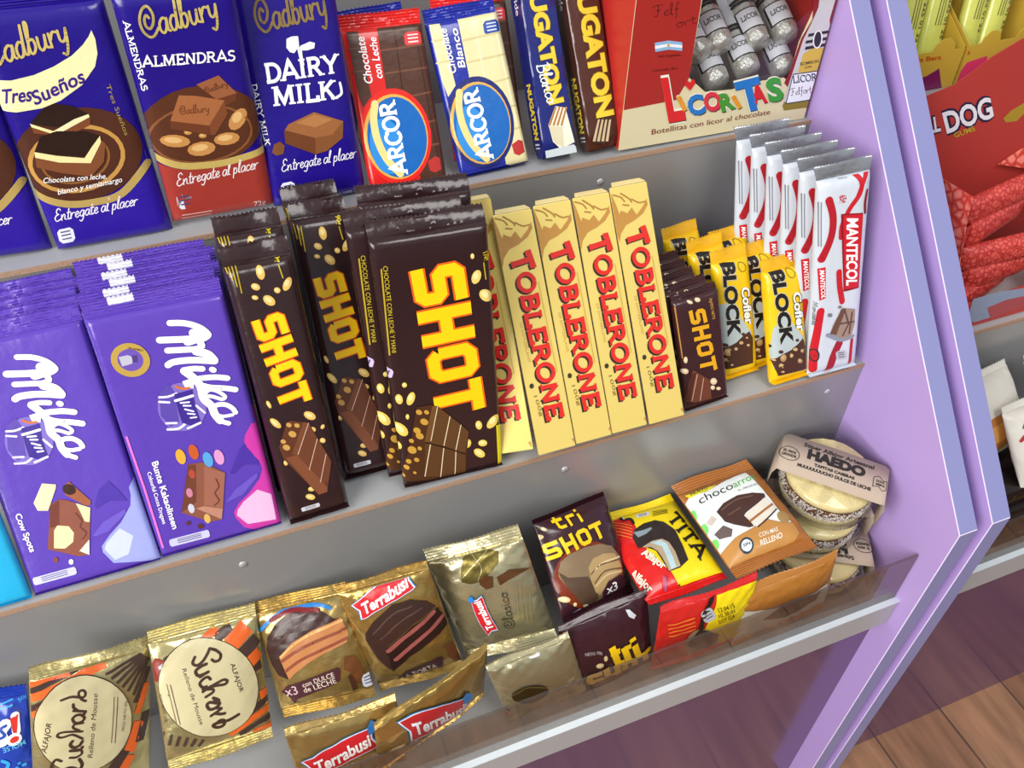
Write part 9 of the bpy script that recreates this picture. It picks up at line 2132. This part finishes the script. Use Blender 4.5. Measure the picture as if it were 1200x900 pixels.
for sx in (-1, 1):
    bm = bmesh.new()
    q = [(-.122, .002, .001), (-.150, .097, .001), (-.152, .100, .13), (-.135, .080, .138), (-.135, .031, .140), (-.136, .027, .121), (-.131, .014, .06)]
    fr = [bm.verts.new((sx * p[0], p[1], p[2])) for p in q]; bk = [bm.verts.new((sx * p[0] - sx * .0008, p[1], p[2])) for p in q]
    bm.faces.new(fr); bm.faces.new(bk[::-1])
    for i in range(len(q)):
        j = (i + 1) % len(q)
        bm.faces.new((fr[j], fr[i], bk[i], bk[j]))
    bmesh.ops.recalc_face_normals(bm, faces=bm.faces[:])
    new_obj('side_flap', bm, SCALE1, t)
bm = bmesh.new(); box_bm(bm, -.164, .164, 0, .099, 0, .0008); new_obj('bottom_card', bm, INN, t)
bm = outline_bm([(-20, 118), (60, 150), (160, 165), (160, 85), (60, 95)], [], 0, .8)
tf = new_obj('torn_flap', bm, SCALE1, t); tf.location = (0, .075, 0); tf.rotation_euler = (-.25, 0, 0)
def packet(M, label, m, w, h, T, group, name='gum_packet', cat='gum packet', seed=1, sm=None):
    t = thing(name, label, cat, M, group)
    pack_body(t, w, h, T, T, w * .45, min(w * .45, h * .3), m, .12, seed)
    seal(t, 'end_seal', w - .6, h - .5, 1, 9, T, sm or m, ridges=3, seed=seed, teeth=12)
    seal(t, 'end_seal', w - .6, .5, -1, 9, T, sm or m, ridges=3, seed=seed + 1, teeth=12)
    return t
pk = None
rows = ['top', 'second', 'third', 'fourth', 'fifth', 'sixth']
k = 0
for j in range(5):
    for i in range(2):
        x = .124 + i * .105 + (j % 2) * .012; z = .018 + j * .0215; y = .016 + j * .0085
        M = Matrix.Translation((x, y, z)) @ Matrix.Rotation(math.radians(84 + (j * 7 + i * 5) % 9 - 4), 4, 'Y') @ Matrix.Rotation(math.radians(-14 + 10 * ((i + j) % 3)), 4, 'X')
        lab = 'red pebble-patterned gum packet in the gum box, %s layer from the bottom, %s one' % (['first', 'second', 'third', 'fourth', 'fifth'][j], ['left', 'right'][i])
        if pk is None:
            pk = packet(M, lab, SCALE2, 30, 84, 9, 'gum packets in the red box', seed=7)
        else:
            d = dup(pk, (0, 0, 0), lab); d.matrix_world = M
        k += 1
# granola cartons and their bars
GY = mat('granola_card', 'C8A63C', rough=0.45)
def granola_box(n, label):
    w, h = size(n)
    t = thing('granola_carton', label, 'carton', pose(n), 'open granola cartons')
    o = [(-w / 2, 0), (w / 2, 0), (w / 2, h - 2)] + [(x, h + y) for x, y in ((w * .36, -1), (w * .34, 6), (w * .27, 11), (w * .18, 11), (w * .11, 6), (w * .09, 0), (-w * .12, 0), (-w * .14, 6), (-w * .20, 11), (-w * .28, 11), (-w * .34, 6), (-w * .36, 0))] + [(-w / 2, h)]
    new_obj('front_card', outline_bm(o, [], 0, .7), GY, t)
    art(t, ART[n], (-w / 2 + .3, w / 2 - .3, .3, h - .3))
    for x in (-w / 2, w / 2 - .7):
        bm = bmesh.new(); prism_bm(bm, [(.0007, 0), (.07, 0), (.07, .085), (.0007, h * .001)], x * .001, (x + .7) * .001); new_obj('side_card', bm, GY, t)
    bm = bmesh.new(); box_bm(bm, -w * .0005, w * .0005, .0695, .0702, 0, .09); new_obj('back_card', bm, GY, t)
    return t
granola_box('G1', 'yellow granola carton with a violet base, against the lilac panel')
granola_box('G2', 'yellow granola carton with a pink base, further from the lilac panel')
GF = film('C8CC62')
gb = None
for k, (x, w_) in enumerate(((.098, 'leftmost, by the lilac panel'), (.128, 'second from the lilac panel'), (.158, 'third from the lilac panel'), (.206, 'fourth from the lilac panel'), (.236, 'rightmost in view'))):
    M = Matrix.Translation((x, .187, .1935)) @ Matrix.Rotation(math.radians(6 + k), 4, 'Y') @ Matrix.Rotation(math.radians(-14), 4, 'X')
    lab = 'yellow-green granola bar standing in the cartons, %s' % w_
    if gb is None:
        gb = packet(M, lab, GF, 28, 105, 9, 'granola bars', 'granola_bar', 'granola bar', 9)
        ops = [('t', 'lettering', '5A5428', 2, 'LOT 1225 01 25', 'sans', (4, 88), (0, -60), (6, 0), .01)] + [('s', 'small_print', '6A6430', 2, .9, 0, 0, [(-6 + q * 3, 40), (-6 + q * 3, 85)]) for q in range(3)]
        prepare_sans([('LOT 1225 01 25', .01)])
        sf, xs_, zs_ = make_surf(28, 105, 9, 28 * .45, 28 * .45, .12, 9)
        art(gb, ops, (-13.5, 13.5, 1, 104), sf, xs_, zs_)
    else:
        d = dup(gb, (0, 0, 0), lab); d.matrix_world = M
# pastries in clear bags and dark boxes on the lower shelf
CLEARB = clear_sheet('clear_bag', 'EDEBE4', rough=0.12)
BUN = mat('baked_crust', 'B8743A', rough=0.6, bump=0.3, bscale=120); WHITEB = mat('white_bag', 'D8D4C8', rough=0.35, bump=0.3, bscale=50)
def pastry(M, label, seed, film_m):
    t = thing('pastry_bag', label, 'pastry bag', M, 'bagged pastries')
    surf, xs_, zs_ = pack_body(t, 105, 80, 15, 12, 46, 34, film_m, .5, seed)
    ops = [('p', 'pastry_print', 'B87838', 1, [(-40, 10), (0, 5), (35, 12), (44, 30), (20, 42), (-20, 40), (-44, 28)]), ('p', 'pastry_print', 'D89A50', 2, [(-30, 18), (0, 14), (30, 20), (20, 33), (-20, 32)]), ('s', 'emblem', 'A83038', 3, 3.5, 1, 0, [(-45, 50), (-30, 60), (-15, 52), (-22, 44)]), ('s', 'emblem', '5A6A60', 3, 2.2, 1, 0, [(-40, 62), (-30, 68), (-18, 64)])]
    art(t, ops, (-52, 52, 1, 79), surf, xs_, zs_)
    seal(t, 'end_seal', 103, 79, 1, 9, 15, film_m, ridges=3, seed=seed, teeth=24)
    return t
for k, (x, y, z, w_) in enumerate(((.145, -.088, -.098, 'upper one by the lilac panel'), (.256, -.088, -.100, 'upper one toward the right edge'), (.195, -.1265, -.108, 'lower one in front of the others'))):
    pastry(Matrix.Translation((x, y, z)) @ Matrix.Rotation(math.radians((8, -6, 4)[k]), 4, 'Z') @ Matrix.Rotation(math.radians(-42), 4, 'X'), 'white printed pastry bag on the neighbouring lower shelf, %s' % w_, 120 + k, WHITEB)
BLK = mat('black_card', '1E1614', rough=0.3)
def dark_box(M, label):
    t = thing('chocolate_box', label, 'chocolate box', M, 'black chocolate boxes')
    bm = bmesh.new(); box_bm(bm, -.06, .06, 0, .07, 0, .028); bevel_all(bm, .0015)
    new_obj('carton_body', bm, BLK, t, 40)
    ops = [('t', 'lettering', 'gB89A58', 2, 'bombon', 'script', (-20, 10), (40, 0), (0, 9), .07), ('s', 'emblem', 'gC8A040', 2, 2.5, 1, 0, [(-50, 6), (-44, 14), (-36, 9), (-30, 18), (-24, 8)]), ('s', 'emblem', 'gC8A040', 2, 2, 1, 0, [(30, 8), (40, 16), (50, 9)])]
    art(t, ops, (-59, 59, .5, 27.5))
    return t
for k, (y, z, w_) in enumerate(((-.130, -.2012, 'bottom'), (-.126, -.1725, 'middle'), (-.120, -.1440, 'top'))):
    for i, x in enumerate((.125, .250)):
        if k == 2 and i == 1:
            continue
        dark_box(Matrix.Translation((x + .004 * k, y, z)), 'black chocolate box with gold script, %s of the %s pile on the neighbouring shelf' % (w_, ('left', 'right')[i]))
